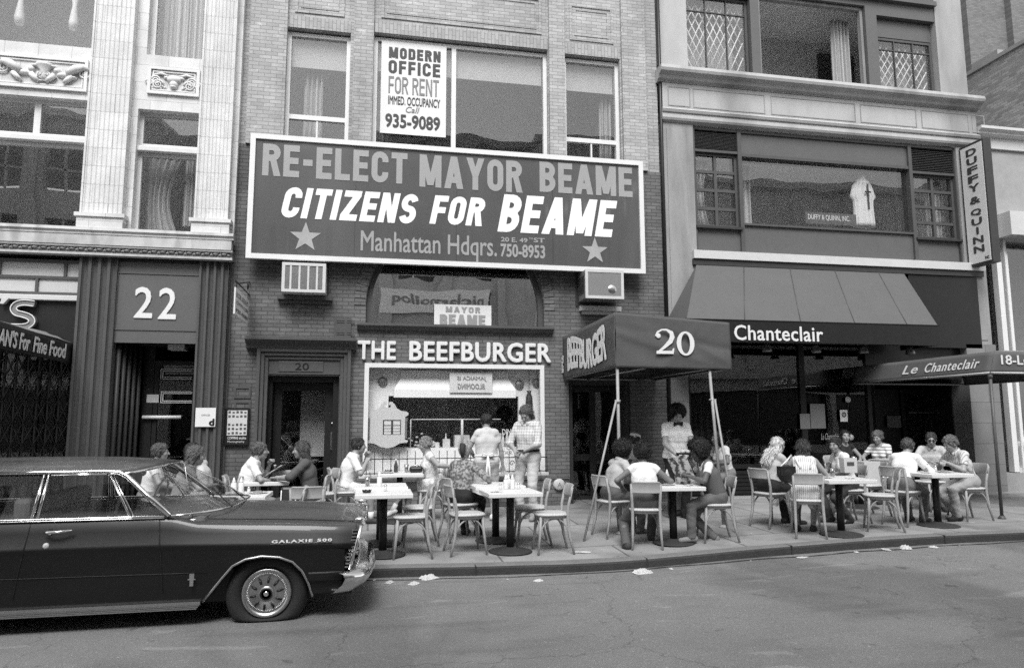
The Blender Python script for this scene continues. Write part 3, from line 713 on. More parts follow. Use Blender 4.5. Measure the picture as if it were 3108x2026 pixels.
for i in range(2):
    for zz in (.16, .74):
        for k in range(2): b.box(q[0]+.04+i*.17, q[0]+.17+i*.17, FY-.068, FY-.061, q[2]+(q[3]-q[2])*zz+k*.035, q[2]+(q[3]-q[2])*zz+k*.035+.012)
obj('vent_plate', b, m_dpaint, BB)
# brick plinth / side doorway
b = MB(); b.box(FX(813, 1150)+.01, D3[0]-.03, FY-.1, FY-.032, .15, zB0-.12); b.box(FX(813, 1150)+.01, D3[0]-.03, FY-.13, FY-.032, zB0-.119, zB0-.06); obj('plinth', b, m_dbrick, BB)
x0, x1, z0, z1 = D3
b = MB(); b.box(x0, x0+.08, FY+.02, FY+.7, .2, z1); b.box(x1-.08, x1, FY+.02, FY+.7, .2, z1); b.box(x0+.081, x1-.081, FY+.02, FY+.7, z1-.08, z1); obj('side_door_jamb', b, m_dpaint2, BB)
b = MB(); frame_bars(b, x0+.09, x1-.09, .25, z1-.09, FY+.5, FY+.55, .1, (.52,), (.38,), .12); do = obj('door', b, m_dpaint2, BB); obj('door_glass', MB().box(x0+.15, x1-.15, FY+.523, FY+.528, .3, z1-.15), g_dark, do)
b = MB(); hx, hz = FX(1455, 960, FY+.45), FZ(1455, 985, FY+.45)
b.tube([(hx, FY+.46, hz-.1), (hx, FY+.46, hz+.22), (hx+.06, FY+.46, hz+.29), (hx+.12, FY+.46, hz+.22), (hx+.12, FY+.46, hz-.1)], .012, 6); obj('door_handle', b, m_steel, do)
room(BB, x0-.4, x1+.3, .2, z1, FY+.72, FY+3, m_roomd)
b = MB(); X = FX(1546, 700); b.tube([(X, FY-.06, .2), (X, FY-.06, TOP)], .035, 8); obj('drain_pipe', b, m_black, BB)
# restaurant window
x0, x1, z0, z1 = BW
wo = window(BB, x0, x1, z0, z1, FY-.06, .075, m_white, glass('restaurant_glass', .03, .985, .006, 1), mw=.05, d=.1)
obj('window_sill', MB().box(x0-.06, x1+.06, FY-.1, FY+.05, z0-.06, z0-.003), m_cream, BB, bevel=.008)
zin = lambda y, Y=FY+.22: FZ(1050, y, Y)
xin = lambda x, Y=FY+.22: FX(x, 980, Y)
m_iw = mat('white_interior_wall', .88, .8, .08, 3)
yi = FY+.22
oph = (xin(902), xin(1205), zin(1040, yi), zin(920, yi))
b = MB(); wall(b, x0+.002, x1-.002, z0+.002, z1-.002, yi, yi+.08, [oph])

obj('interior_partition', b, m_iw, BB)
b = MB()        # sloping white hood over the serving hatch
hx0, hx1 = xin(930), xin(1180); h0, h1, h2 = zin(924), zin(906), zin(878)
for (xa, xb, ya, za, xc_, xd, yb, zb) in ((hx0-.12, hx1+.12, yi-.16, h0, hx0-.12, hx1+.12, yi-.16, h1), (hx0-.12, hx1+.12, yi-.16, h1, hx0, hx1, yi-.05, h2), (hx0, hx1, yi-.05, h2, hx0, hx1, yi-.05, zin(862))):
    b.add([(xa, ya, za), (xb, ya, za), (xd, yb, zb), (xc_, yb, zb), (xa, yi-.01, za), (xb, yi-.01, za), (xd, yi-.01, zb), (xc_, yi-.01, zb)], [(0,1,2,3), (1,5,6,2), (0,3,7,4), (4,7,6,5), (0,4,5,1), (3,2,6,7)])
obj('serving_hood', b, m_iw, BB)
room(BB, x0+.2, x1-.1, .2, z1, yi+.1, yi+1.5, mat('kitchen_wall', .5, .8))
b = MB(); zc_ = zin(1028)
b.box(oph[0], oph[1], yi+.081, yi+.6, oph[2]-.05, oph[2]); 
for X, s in ((960, .16), (985, .2), (1010, .15)):
    for k in range(9): b.ball((xin(X)+rng.normal()*.1, yi+.2+rng.normal()*.05, oph[2]+.02+abs(rng.normal())*.10), (.03, .02, .018), 6, 5)
for X in (1100, 1130): b.lathe([(.09, 0), (.11, .02), (.1, .12), (.105, .13)], (xin(X), yi+.25, oph[2]), 12)
b.box(xin(1060), xin(1095), yi+.2, yi+.4, oph[2], oph[2]+.22); b.box(xin(1140), xin(1170), yi+.2, yi+.4, oph[2], oph[2]+.25)
b.tube([(xin(955), yi+.05, zin(974)), (xin(1165), yi+.05, zin(974))], .012, 6); b.tube([(xin(955), yi+.05, zin(974)), (xin(955), yi+.05, oph[2])], .012, 6); b.tube([(xin(1075), yi+.05, zin(974)), (xin(1075), yi+.05, oph[2])], .025, 6)
for k in range(16):
    X = xin(912+rng.random()*270); r_ = .02+.025*rng.random(); h_ = .08+.16*rng.random()
    if k % 3: b.lathe([(r_, 0), (r_, h_*.7), (r_*.4, h_), (r_*.4, h_*1.2)], (X, yi+.13+.05*rng.random(), oph[2]+.001), 8)
    else: b.box(X-r_*1.6, X+r_*1.6, yi+.12, yi+.2, oph[2]+.001, oph[2]+h_*1.1)
obj('counter_goods', b, mat('mixed_crockery', .55, .5, .7, 7), BB)
# reversed poster, dinner lettering, ornaments
q = RC(1045, 866, 1144, 912, FY+.03); po = thing('reversed_poster', 'white poster reading JAMAICA IS BLOOMING backwards in the restaurant window', 'poster', (q[0], FY+.03, q[2]))
obj('sheet', MB().box(q[0], q[1], FY+.03, FY+.038, q[2], q[3]), m_white, po)
sign_text('lettering', 'JAMAICA IS', po, m_fade, 1062, 874, 1131, 886, FY+.028, thick=.004, bold=.03, mirror=True, shear=.15); sign_text('lettering', 'BLOOMING', po, m_fade, 1063, 891, 1127, 904, FY+.028, thick=.004, bold=.03, mirror=True, shear=.15)
sign_text('window_lettering', 'DINNER', BB, m_white, 1167, 996, 1212, 1010, FY+.03, thick=.004, bold=.01)
sign_text('window_lettering', 'CLOSED', BB, m_ink, 1178, 1036, 1210, 1044, FY+.03, thick=.004); sign_text('window_lettering', 'THUR. 8 AM', BB, m_ink, 1168, 1047, 1212, 1056, FY+.03, thick=.004)
b = MB()
for X, Y_ in ((890, 887), (1207, 894), (1248, 890)): b.lathe([(.001, -.03), (.07, -.03), (.085, -.01), (.085, 0)], (FX(X, Y_, yi-.01), yi-.01, FZ(X, Y_, yi-.01)), 20, axis='y')
obj('wall_plate', b, m_met, BB)
b = MB(); X, Z = FX(1233, 935, yi-.2), FZ(1233, 935, yi-.2)
b.lathe([(.02, -.25), (.07, -.1), (.06, .1), (.03, .18), (.05, .22)], (X, yi-.09, Z), 8); b.tube([(X-.12, yi-.09, Z-.2), (X, yi-.09, Z), (X+.08, yi-.1, Z-.28)], .025, 6); b.tube([(X, yi-.09, Z+.2), (X, yi-.09, z1)], .004, 4)
obj('hanging_ornament', b, m_dpaint2, BB)
# scalloped menu board on the window
YM = FY+.04; q = RC(852, 931, 949, 1041, YM); cx = (q[0]+q[1])/2; wq, hq = q[1]-q[0], q[3]-q[2]
mb_ = thing('menu_board', 'white scroll topped menu board in the left of the restaurant window', 'menu board', (cx, YM, q[2]))
m_mboard = mat('menu_board_paint', .62, .6, .08, 6)
pts = [(.04, .77), (.0, .74), (.0, .7), (.08, .66), (.08, .18), (.0, .16), (.02, .12), (.2, .1), (.34, .03), (.5, .0), (.66, .03), (.8, .1), (.98, .12), (1, .16), (.92, .18), (.92, .66), (1, .7), (1, .74), (.96, .77), (.82, .79), (.72, .84), (.66, .93), (.6, .98), (.54, .98), (.515, .94), (.54, .905), (.575, .915), (.56, .86), (.44, .86), (.425, .915), (.46, .905), (.485, .94), (.46, .98), (.4, .98), (.34, .93), (.28, .84), (.18, .79)]
obj('board', MB().prism([(q[0]+wq*a, q[2]+hq*c) for a, c in pts][::-1], YM-.005, YM+.025), m_mboard, mb_)
b = MB(); p = RC(890, 975, 932, 1009, YM-.01); b.box(p[0], p[1], YM-.009, YM-.006, p[2], p[3]); obj('menu_backing', b, m_ink, mb_)
b = MB()
for i in range(2):
    for k, (a, c) in enumerate(((.02, .18), (.22, .38), (.42, .58), (.64, .92))):
        xx = p[0]+.02+i*(p[1]-p[0])/2; b.box(xx, xx+(p[1]-p[0])/2-.035, YM-.012, YM-.0095, p[2]+(p[3]-p[2])*a, p[2]+(p[3]-p[2])*c)
obj('menu_sheet', b, m_white, mb_)
b = MB()
for xx in (q[0]+.02, q[1]-.07): b.box(xx, xx+.05, YM, YM+.02, q[2]+hq*.2, q[2]+hq*.64)
obj('side_strip', b, m_met, mb_)
# fascia letters
xa, xb, za, zb_ = RC(831, 793, 1279, 839, FY-.05)
for word, l, r in (('THE', 831, 920), ('BEEFBURGER', 951, 1279)):
    sign_text('fascia_lettering', word, BB, m_white, l, 792 if word == 'THE' else 795, r, 836 if word == 'THE' else 841, FY-.034, thick=.06, bold=.028, space=1.06)
# little railing in front of the window
rl = thing('iron_railing', 'low black iron railing with upright bars below the restaurant window', 'railing', (FX(1050, 1095, FY-.3), FY-.3, zB0-.2))
b = MB(); yr = FY-.25; za, zb_ = FZ(1050, 1064, yr), FZ(1050, 1090, yr)
ra, rb = FX(846, 1070, yr), FX(1272, 1070, yr)
for z in (za, zb_-.05): b.tube([(ra, yr, z), (rb, yr, z)], .009, 6)
x = ra+.04
while x < rb: b.tube([(x, yr, FZ(1050, 1100, yr)), (x, yr, za+.13)], .007, 5); x += .135
for X in (FX(1140, 1070, yr), FX(1190, 1070, yr)):
    b.tube([(X+.05*math.cos(t)*(1-t/9), yr, za-.1+.05*math.sin(t)*(1-t/9)) for t in np.linspace(0, 7, 20)], .006, 5)
for X in (ra+.1, rb-.1): b.tube([(X, yr, zb_-.05), (X, FY-.05, zb_-.05)], .009, 5)
obj('rails', b, m_black, rl)
# round cap on the wall beside the doorway
t_ = thing('round_plaque', 'small round white plaque marked A on the dark brick base by the side doorway', 'plaque', (FX(1300, 1125, FY-.12), FY-.12, FZ(1300, 1125)))
X, Z = FX(1300, 1125, FY-.14), FZ(1300, 1125, FY-.14)
obj('disc', MB().lathe([(.001, -.03), (.085, -.03), (.1, -.015), (.1, .03)], (X, FY-.13, Z), 24, axis='y'), m_cream, t_)
letters('lettering', 'A', t_, m_fade, (X-.04, FY-.16, Z-.04), UX, UZ, .08, .08, thick=.006)
# ================================================================ stone building (right)
CB = thing('stone_building', 'weathered limestone building with a dark shop front and lattice windows, right of the brick building', 'building', (9, FY, .26))
CX0, CX1 = FX(1542, 600)+.02, FX(2290, 600)-.03
c0l, c1l = FZ(1910, 203), FZ(1910, 317)          # cornice top / bottom of the lower moulding
cx0, cx1 = FX(1534, 230, FY-.2), FX(2286, 300, FY-.2)
b = MB(); pz0 = FX(1597, 90); pz1 = FX(2180, 130)
b.box(CX0, pz0, FY, FY+.5, c0l-.02, TOP); b.box(pz1, CX1-.05, FY, FY+.5, c0l-.02, TOP)
zhd = FZ(1880, 1)+.05
b.box(pz0, pz1, FY+.02, FY+.5, zhd+.45, TOP)
obj('upper_wall', b, m_stone, CB)
# bay of upper windows
b = MB(); mxs = [FX(1748, 100), FX(1768, 100), FX(2018, 120), FX(2044, 120)]
for a, c in ((mxs[0], mxs[1]), (mxs[2], mxs[3])): b.box(a, c, FY+.02, FY+.3, c0l, zhd+.45)
b.box(pz0, mxs[0], FY+.02, FY+.3, zhd-.13, zhd+.45); b.box(mxs[3], pz1, FY+.02, FY+.3, zhd-.18, zhd+.45); b.box(mxs[1], mxs[2], FY+.02, FY+.3, zhd+.0, zhd+.45)
b.box(pz0, pz1, FY-.08, FY+.019, zhd+.14, zhd+.24)
obj('window_bay', b, m_dpanel, CB)
def lattice_window(x0, x1, z0, z1):
    tz = z1-(z1-z0)*.2
    w_ = window(CB, x0, x1, z0, z1, FY+.14, .05, m_dpaint, g_win, (.34, .67), (.805,), .022, .06, name='lattice_window')
    b = MB(); n = 9; X = x1-x0
    for k in range(-7, 14):
        for f in (1, -1):
            xa, xb = x0+X*k/n, x0+X*k/n+f*X*5/n
            za, zb = z0+.05, z0+.05+(tz+.18-z0)*1.0
            t0, t1 = 0, 1
            lo, hi = (x0+.05, x1-.05)
            if f > 0: t0, t1 = max(0, (lo-xa)/(xb-xa)), min(1, (hi-xa)/(xb-xa))
            else: t0, t1 = max(0, (hi-xa)/(xb-xa)), min(1, (lo-xa)/(xb-xa))
            if t1-t0 > .03: b.tube([(xa+(xb-xa)*t0, FY+.27, za+(zb-za)*t0), (xa+(xb-xa)*t1, FY+.27, za+(zb-za)*t1)], .015, 4)
    obj('lattice', b, m_white, w_)
lattice_window(pz0+.01, mxs[0]-.01, c0l+.02, zhd-.14)
lattice_window(mxs[3]+.01, pz1-.03, c0l+.02, zhd-.62)
b = MB().box(mxs[3]+.01, pz1-.03, FY+.14, FY+.2, zhd-.6, zhd-.19); obj('blank_panel', b, m_dpanel, CB)
wo = MB(); frame_bars(wo, mxs[1]+.01, mxs[2]-.01, c0l+.02, zhd-.01, FY+.1, FY+.2, .06); obj('open_window', wo, m_stone_d, CB)
_m = m_drape
obj('curtain', MB().curtain(mxs[2]-.5, mxs[2]-.08, c0l, zhd-.1, FY+.5, .05, 5), _m, CB)
obj('curtain', MB().curtain(mxs[1]+.06, mxs[1]+.2, c0l, zhd-.1, FY+.5, .04, 2), _m, CB)
room(CB, pz0-.1, pz1+.1, c0l-.3, zhd+.5, FY+.51, FY+2.4, m_room)
b = MB(); b.box(FX(1905, 150, FY+2.3), FX(1985, 150, FY+2.3), FY+2.3, FY+2.39, c0l-.3, FZ(1945, 128, FY+2.3)); obj('inner_door', b, m_dpaint, CB)
_m = m_net
obj('net_curtain', MB().curtain(pz0+.05, mxs[0]-.1, c0l, zhd-.2, FY+.6, .05, 6), _m, CB)
obj('net_curtain', MB().curtain(mxs[3]+.05, pz1-.3, c0l, zhd-.7, FY+.6, .05, 6), _m, CB)
# cornice
b = MB(); H = c0l-c1l
mould(b, cx0, cx1, c0l, FY, [(0, 0), (.0, .3), (.07, .32), (.12, .3), (.16, .2), (.22, .17), (.24, .1), (.26, .1), (.27, .02)])
b.box(CX0+.02, CX1, FY-.09, FY-.002, c1l+.28, c0l-.271)
mould(b, CX0, CX1+.02, c1l+.279, FY-.002, [(0, .12), (.04, .16), (.09, .14), (.1, .11), (.2, .12), (.24, .1), (.279, .02)])
obj('cornice', b, m_stone, CB)
b = MB()
for k, (xa, xb) in enumerate(((1548, 1600), (1606, 1772), (1785, 1980), (1990, 2120), (2130, 2240), (2246, 2276))):
    frame_bars(b, FX(xa, 230), FX(xb, 250), c1l+.33, c0l-.34, FY-.098, FY-.0905, .018)
obj('frieze_panel', b, m_stone_d, CB)
# piers below the cornice
za = c1l+.0
b = MB()
px0, px1 = CX0, FX(1613, 450)
b.box(px0, px1, FY-.04, FY+.4, FZ(1575, 770), za-.002); b.box(px0+.1, px1-.16, FY-.055, FY-.041, FZ(1575, 740), za-.12)
obj('stone_pier', b, m_stone_d, CB); b = MB()
qx0, qx1 = FX(2226, 450), CX1-.02
b.box(qx0, qx1, FY-.04, FY+.4, FZ(2260, 800), za-.002); b.box(qx0+.12, qx1-.1, FY-.055, FY-.041, FZ(2260, 790), za-.12)
obj('stone_pier', b, m_stone_d, CB)
m_gran = brick('granite_blocks', .2, .1, w=2.5, h=.42, mort=.006, bump=.3, var=.08); gz = FZ(1575, 770)
obj('granite_pier', MB().box(px0+.02, FX(1601, 950), FY-.02, FY+.4, .15, gz-.003), m_gran, CB); b = MB(); b.box(FX(2262, 1000)-.06, qx1+.06, FY-.06, FY+.4, .15, FZ(2260, 800)-.003)
obj('granite_pier', b, m_gran, CB)
# second floor strip
bxs = [px1+.002, FX(1720, 400), FX(2118, 420), qx0-.002]
zt = za-.003; zl = FZ(1910, 377); zw = FZ(1910, 528); zb = FZ(1910, 598)
b = MB()
b.box(bxs[1]+.05, bxs[2]-.03, FY+.05, FY+.3, zl+.06, zt-.06); b.box(bxs[1]+.05, bxs[2]-.03, FY+.05, FY+.3, zb+.003, zw-.04)
b.box(bxs[0]+.03, bxs[1]-.03, FY+.05, FY+.3, zb+.003, zw-.1); b.box(bxs[2]+.05, bxs[3]-.04, FY+.05, FY+.3, zb+.003, zw-.1)
obj('spandrel', b, m_dpanel, CB)
b = MB()
for x in bxs: b.box(x-.03, x+.05, FY+.0, FY+.35, zb+.003, zt)
b.box(bxs[0]+.051, bxs[3]-.031, FY+.01, FY+.35, zt-.06, zt-.002); b.box(bxs[1]+.051, bxs[2]-.031, FY+.01, FY+.35, zl, zl+.06); b.box(bxs[1]+.051, bxs[2]-.031, FY+.0, FY+.35, zw-.04, zw)
obj('mullion', b, m_dpaint, CB)
for a, c in ((bxs[0]+.05, bxs[1]-.03), (bxs[2]+.05, bxs[3]-.03)):
    ztop = FZ(1664, 354) if a < 8 else FZ(2166, 405)
    b = MB(); n = 13
    for k in range(n):
        z = ztop+.06+(zt-.08-ztop-.06)*k/n; b.add([(a, FY+.03, z), (c, FY+.03, z), (c, FY+.1, z+.045), (a, FY+.1, z+.045), (a, FY+.035, z-.008), (c, FY+.035, z-.008), (c, FY+.105, z+.037), (a, FY+.105, z+.037)], [(0,1,2,3), (4,7,6,5), (0,4,5,1), (2,6,7,3)])
    b.box(a, c, FY+.12, FY+.3, ztop+.05, zt-.065); b.box(a, c, FY+.01, FY+.3, ztop, ztop+.049)
    obj('louvre', b, m_dpaint, CB)
    w_ = window(CB, a, c, zw-.1, ztop-.004, FY+.08, .05, m_dpaint, g_win, (.5,), (.25, .5, .75), .06, .07, name='casement_window')
    obj('sill', MB().box(a-.03, c+.03, FY-.04, FY+.1, zw-.15, zw-.104), m_dpaint2, w_)
obj('show_window_pane', MB().box(bxs[1]+.05, bxs[2]-.03, FY+.12, FY+.126, zw, zl), glass('show_glass', .06, .96, .006, .9), CB)
_m = m_net
obj('curtain', MB().curtain(bxs[0]+.1, bxs[0]+.5, zw-.1, FZ(1664, 360), FY+.35, .04, 4, gather=.3), _m, CB)
obj('curtain', MB().curtain(bxs[3]-.45, bxs[3]-.1, zw-.1, zl, FY+.4, .04, 4), _m, CB)
obj('curtain', MB().curtain(bxs[1]+.1, bxs[1]+.5, zw, zl, FY+.5, .04, 4), _m, CB)
room(CB, bxs[0]-.05, bxs[3]+.05, zw-.2, zl+.7, FY+.41, FY+3.2, m_room)
q = RC(1872, 495, 1990, 522, FY+.2)
ds = thing('window_name_board', 'dark name board reading DUFFY & QUINN in the second floor window', 'sign', (q[0], FY+.2, q[2]))
obj('board', MB().box(q[0], q[1], FY+.2, FY+.22, q[2], q[3]), m_dpanel, ds)
sign_text('lettering', 'DUFFY & QUINN, INC.', ds, m_white, 1878, 500, 1975, 514, FY+.199, thick=.004, bold=.01)
# hanging white robe
q = RC(1968, 405, 2045, 527, FY+.3); cx = (q[0]+q[1])/2
ro = thing('priest_robe', 'white priestly robe with a cross on show in the second floor window', 'robe', (cx, FY+.4, q[2]))
b = MB(); rings = []
for k in range(15):
    t = k/14; z = q[3]+(q[2]-q[3])*t; hw = float(np.interp(t, [0, .07, .1, .2, .45, .5, .62, 1], [.05, .06, .10, .22, .31, .24, .23, .25]))*1.0
    rings.append([(cx+hw*math.cos(a), FY+.32+(.07+.05*t)*math.sin(a)+.012*math.sin(a*14), z) for a in np.linspace(0, 2*math.pi, 49)[:-1]])
b.loft(rings, 0, closed=True, caps=True)
obj('robe', b, m_white, ro)
b = MB(); zc0 = q[2]+(q[3]-q[2])*.62
b.box(cx+.02, cx+.05, FY+.18, FY+.2, q[2]+.35, q[3]-.25); b.box(cx-.03, cx+.1, FY+.18, FY+.2, zc0, zc0+.03); obj('cross', b, m_dpaint2, ro)
# pale band
obj('pale_band', MB().box(CX0+.55, qx1-.1, FY-.14, FY+.02, zb-.16, zb), m_cream, CB)
obj('dark_band', MB().box(CX0+.55, qx1-.12, FY-.1, FY+.02, zb-.28, zb-.163), m_dpaint2, CB)
# awning: fixed sloping panels over the shop front
ax0t, ax1t = FX(1618, 600, FY-.1), FX(2101, 632, FY-.1); YA = FY-1.05
ax0b, ax1b = FX(1596, 742, YA), FX(2180, 758, YA)
zat, zab, zav = zb-.29, FZ(1890, 749, YA), FZ(1890, 797, YA)
aw = thing('fixed_awning', 'grey panelled awning with a dark valance lettered Chanteclair over the shop front', 'awning', ((ax0b+ax1b)/2, YA, zav))
m_awn = mat('grey_awning', .1, .55, .12, 3, .05, 60)
b = MB(); nseg = 4
b.add([(ax0b, YA, zab), (ax1b, YA, zab), (ax1t, FY-.1, zat), (ax0t, FY-.1, zat), (ax0b, FY-.06, zab), (ax1b, FY-.06, zab)], [(0,1,2,3), (0,3,4), (1,5,2), (0,4,5,1)])
obj('awning_top', b, m_awn, aw)
b = MB()
for k in range(1, 5):
    t = k/4.6; xa, xb = ax0b+(ax1b-ax0b)*t, ax0t+(ax1t-ax0t)*t
    obj('awning_rib', MB().tube([(xa, YA-.002, zab+.004), (xb, FY-.102, zat+.004)], .008, 5), m_dpaint, aw)
b = MB(); b.box(ax0b, ax1b, YA-.02, YA+.05, zav, zab-.004); b.box(ax1b-.05, ax1b, YA+.051, FY-.1, zav, zab-.004); b.box(ax0b, ax0b+.05, YA+.051, FY-.1, zav, zab-.004); b.box(ax0b-.02, ax1b+.02, YA-.03, YA+.03, zab-.003, zab+.012); obj('valance', b, m_black, aw)
sign_text('lettering', 'Chanteclair', aw, m_white, 1706, 757, 1912, 792, YA-.022, thick=.012, bold=.012, space=1.05)
b = MB()
for k in range(5): b.lathe([(.05, .12), (.09, 0), (.085, -.02)], (ax0b+.8+k*1.02, YA+.5, zav-.1), 12)
b.box(ax0b+.1, ax1b-.1, YA+.4, FY-.1, zav+.1, zav+.16); obj('soffit_lamp', b, m_met, aw)
# shop front
zs = zav-.02
sx0, sx1 = FX(1602, 950), FX(2262, 1000)-.07
ent0 = FX(2035, 950)
b = MB(); frame_bars(b, sx0, ent0, FZ(1800, 1088), zat-.15, FY+.1, FY+.2, .08, (.62,), (), .12); b.box(ent0, sx1, FY+.1, FY+.3, FZ(2150, 880), zat-.15)
b.box(FX(2110, 700), sx1+.4, FY-.06, FY-.0, FZ(2180, 808), zat-.0)
so = obj('shop_front', b, m_black, CB)
obj('shop_pane', MB().box(sx0+.04, ent0-.04, FY+.147, FY+.153, FZ(1800, 1086), zs+.8), g_dark, so)
b = MB(); zbx = FZ(1800, 1090)
for k in range(7): b.box(sx0, ent0, FY+.02+.012*(k % 2), FY+.25, .3+(zbx-.31)*k/7, .3+(zbx-.31)*(k+.86)/7)
obj('ribbed_base', b, m_black, CB)
obj('stone_step', MB().box(sx0-.02, sx1, FY-.28, FY+.6, .15, .335), m_conc, CB, bevel=.01)
b = MB(); e0, e1 = ent0+.05, sx1-.02
b.box(e0-.1, e0, FY+.2, FY+1.3, .3, zs+.5); b.box(e1, e1+.1, FY+.4, FY+1.3, .3, zs+.5); b.box(e0, e1, FY+1.25, FY+1.33, FZ(2100, 885, FY+1.2), zs+.5); obj('entrance_recess', b, m_black, CB)
d = MB(); dx0, dx1 = FX(2095, 1000, FY+1.2), FX(2185, 1000, FY+1.2); dz1 = FZ(2140, 905, FY+1.2)
frame_bars(d, dx0, dx1, .34, dz1, FY+1.15, FY+1.22, .09); d.box(e0, dx0-.01, FY+1.2, FY+1.26, .34, dz1); d.box(dx1+.01, e1, FY+1.2, FY+1.26, .34, dz1)
do = obj('door', d, m_black, CB); obj('door_glass', MB().box(dx0+.05, dx1-.05, FY+1.18, FY+1.186, .4, dz1-.04), glass('door_glass', .1, .85, .006, .8), do)
q = RC(2112, 957, 2172, 960, FY+1.12); obj('push_bar', MB().box(*q[:2], FY+1.1, FY+1.12, q[2], q[3]+.01), m_steel, do)
_m = mat('dark_drape', .07, .9, .3, 9)
obj('curtain', MB().curtain(sx0+.2, sx0+1.0, zbx, zs+.6, FY+.7, .06, 6), _m, CB)
obj('curtain', MB().curtain(FX(1985, 900, FY+.8), FX(2030, 900, FY+.8), zbx, zs+.6, FY+.8, .05, 5), _m, CB)
room(CB, sx0-.1, e1+.5, .3, zs+.9, FY+1.35, FY+4.5, m_roomd)
for nm, xa, ya, xb, yb, s, l in (('window_menu', 1884, 938, 1918, 995, None, 'pale handwritten menu sheet in the dark restaurant window'), ('window_notice', 1860, 961, 1883, 996, None, 'small grey notice beside the taller menu sheet in the dark window'), ('entrance_notice', 2062, 966, 2094, 993, None, 'small square notice on the dark entrance wall under the marquee'), ('credit_sign', 1953, 952, 1970, 979, 'O', 'narrow white sign with a black ring emblem on the shop window mullion')):
    Yq = FY+.09 if 'ent' not in nm else FY+1.14
    q = RC(xa, ya, xb, yb, Yq); o = obj(nm, MB().box(q[0], q[1], Yq, Yq+.008, q[2], q[3]), mat(nm+'_paper', .6 if nm == 'credit_sign' else .16, .8, .15), None); tag(o, l, 'notice')
    if s: sign_text('emblem', 'O', o, m_ink, xa+3, ya+5, xb-3, ya+17, Yq-.002, thick=.003, bold=.03); sign_text('emblem', 'I', o, m_ink, xa+7.5, ya+7, xb-7.5, ya+15, Yq-.002, thick=.003, bold=.03)
for xx, yy in ((1971, 928), (1978, 1016)):
    Yq = FY+.09; o = obj('window_sticker', MB().lathe([(.001, -.004), (.06, -.004), (.06, 0)], (FX(xx, yy, Yq), Yq, FZ(xx, yy, Yq)), 20, axis='y'), m_cream); tag(o, 'round pale sticker high on the dark window mullion' if yy < 950 else 'round pale sticker low beside the ring emblem sign', 'sticker', 'round window stickers')
sign_text('window_script', 'Le Chanteclair', CB, m_fade, 1908, 1006, 1950, 1021, FY+.09, thick=.003, shear=.4)
# ================================================================ blade sign
bs = thing('blade_sign', 'tall white projecting sign reading DUFFY & QUINN down its face', 'sign', (FX(2222, 480, FY-.15), FY-.5, FZ(2260, 615)))
X0 = FX(2297, 480, 11.86); zt, zb2 = FZ(2222, 345, 12.45), FZ(2240, 622, 12.45)
Xa = X0-.02
b = MB(); b.box(Xa, Xa+.19, 11.83, 12.44, zb2, zt); obj('case', b, m_dpaint2, bs, bevel=.01)
obj('face', MB().box(Xa-.012, Xa-.002, 11.87, 12.40, zb2+.05, zt-.06), m_white, bs)
n_ = 'DUFFY&QUINN'; hh = (zt-zb2-.3)/11.9; z = zt-.12
for i, ch in enumerate(n_):
    if i in (5, 6): z -= hh*.35
    wd = .26 if ch != 'I' else .06
    letters('lettering', ch, bs, m_ink, (Xa-.013, 12.13+wd/2, z-hh*.82), (0, -1, 0), UZ, wd, hh*.78, thick=.006, bold=.035); z -= hh
letters('lettering', 'INC', bs, m_ink, (Xa-.013, 12.0, zb2+.09), (0, -1, 0), UZ, .1, .06, thick=.006, bold=.02)
b = MB()
for z in (zt-.2, zb2+.2): b.tube([(Xa+.1, 12.44, z), (Xa+.1, FY, z)], .02, 6)
obj('bracket', b, m_black, bs)
# ================================================================ far right: low white shop, brick party wall, tall brick block
NB = thing('white_shop_building', 'low white trimmed shop building at the far right edge with a grey display front', 'building', (14, FY, .26))
nx0 = CX1+.02; nx1 = nx0+7; nzt = FZ(2345, 306)
b = MB()
mould(b, nx0, nx1, nzt, FY, [(0, 0), (0, .2), (.06, .2), (.1, .12), (.14, .12), (.17, .06), (.18, 0)])
b.box(nx0, nx0+.36, FY, FY+.4, FZ(2330, 590), nzt-.181); b.box(nx0+.361, nx1, FY, FY+.4, nzt-.42, nzt-.181)
obj('white_trim', b, m_cream, NB)
b = MB(); b.box(nx0+.361, nx1, FY+.06, FY+.4, FZ(2360, 500), nzt-.421); obj('grey_panel', b, mat('grey_render', .33, .8), NB)
b = MB(); b.box(nx0+.361, nx1, FY-.35, FY+.4, FZ(2360, 556), FZ(2360, 503)); obj('shelf_canopy', b, m_cream, NB)
b = MB()
for k, (xa, r) in enumerate(((2327, .06), (2345, .035))):
    x = FX(xa, 700); b.box(x-r, x+r, FY-.03, FY+.1, FZ(2345, 1096), FZ(2330, 590)-.003)
x = FX(2362, 900); b.box(x-.03, x+.03, FY-.02, FY+.08, .3, FZ(2345, 560))
obj('white_mullion', b, m_white, NB)
b = MB(); b.box(nx0, nx0+.5, FY-.04, FY+.3, .15, FZ(2345, 1098)); obj('bulkhead', b, m_conc, NB)
b = MB(); b.box(nx0+.1, nx1, FY+.2, FY+.24, .2, FZ(2345, 560)); obj('show_window', b, g_dark, NB)
room(NB, nx0, nx1, .2, FZ(2345, 562), FY+.41, FY+3, m_roomd)
b = MB(); b.box(nx0, nx1, FY+.41, FY+9, nzt-.5, nzt-.3); b.box(nx1-.1, nx1, FY+.41, FY+9, 0, nzt-.3); obj('flat_roof', b, m_conc, NB)
b = MB(); X = FX(2372, 1060, FY+.1)
b.box(X-.15, X+.4, FY+.0, FY+.18, FZ(2370, 1120), FZ(2370, 1086)); b.lathe([(.1, 0), (.2, .05), (.22, .3), (.1, .4)], (X+.1, FY+.1, FZ(2372, 1060)), 12)
obj('window_display', b, m_cream, NB)
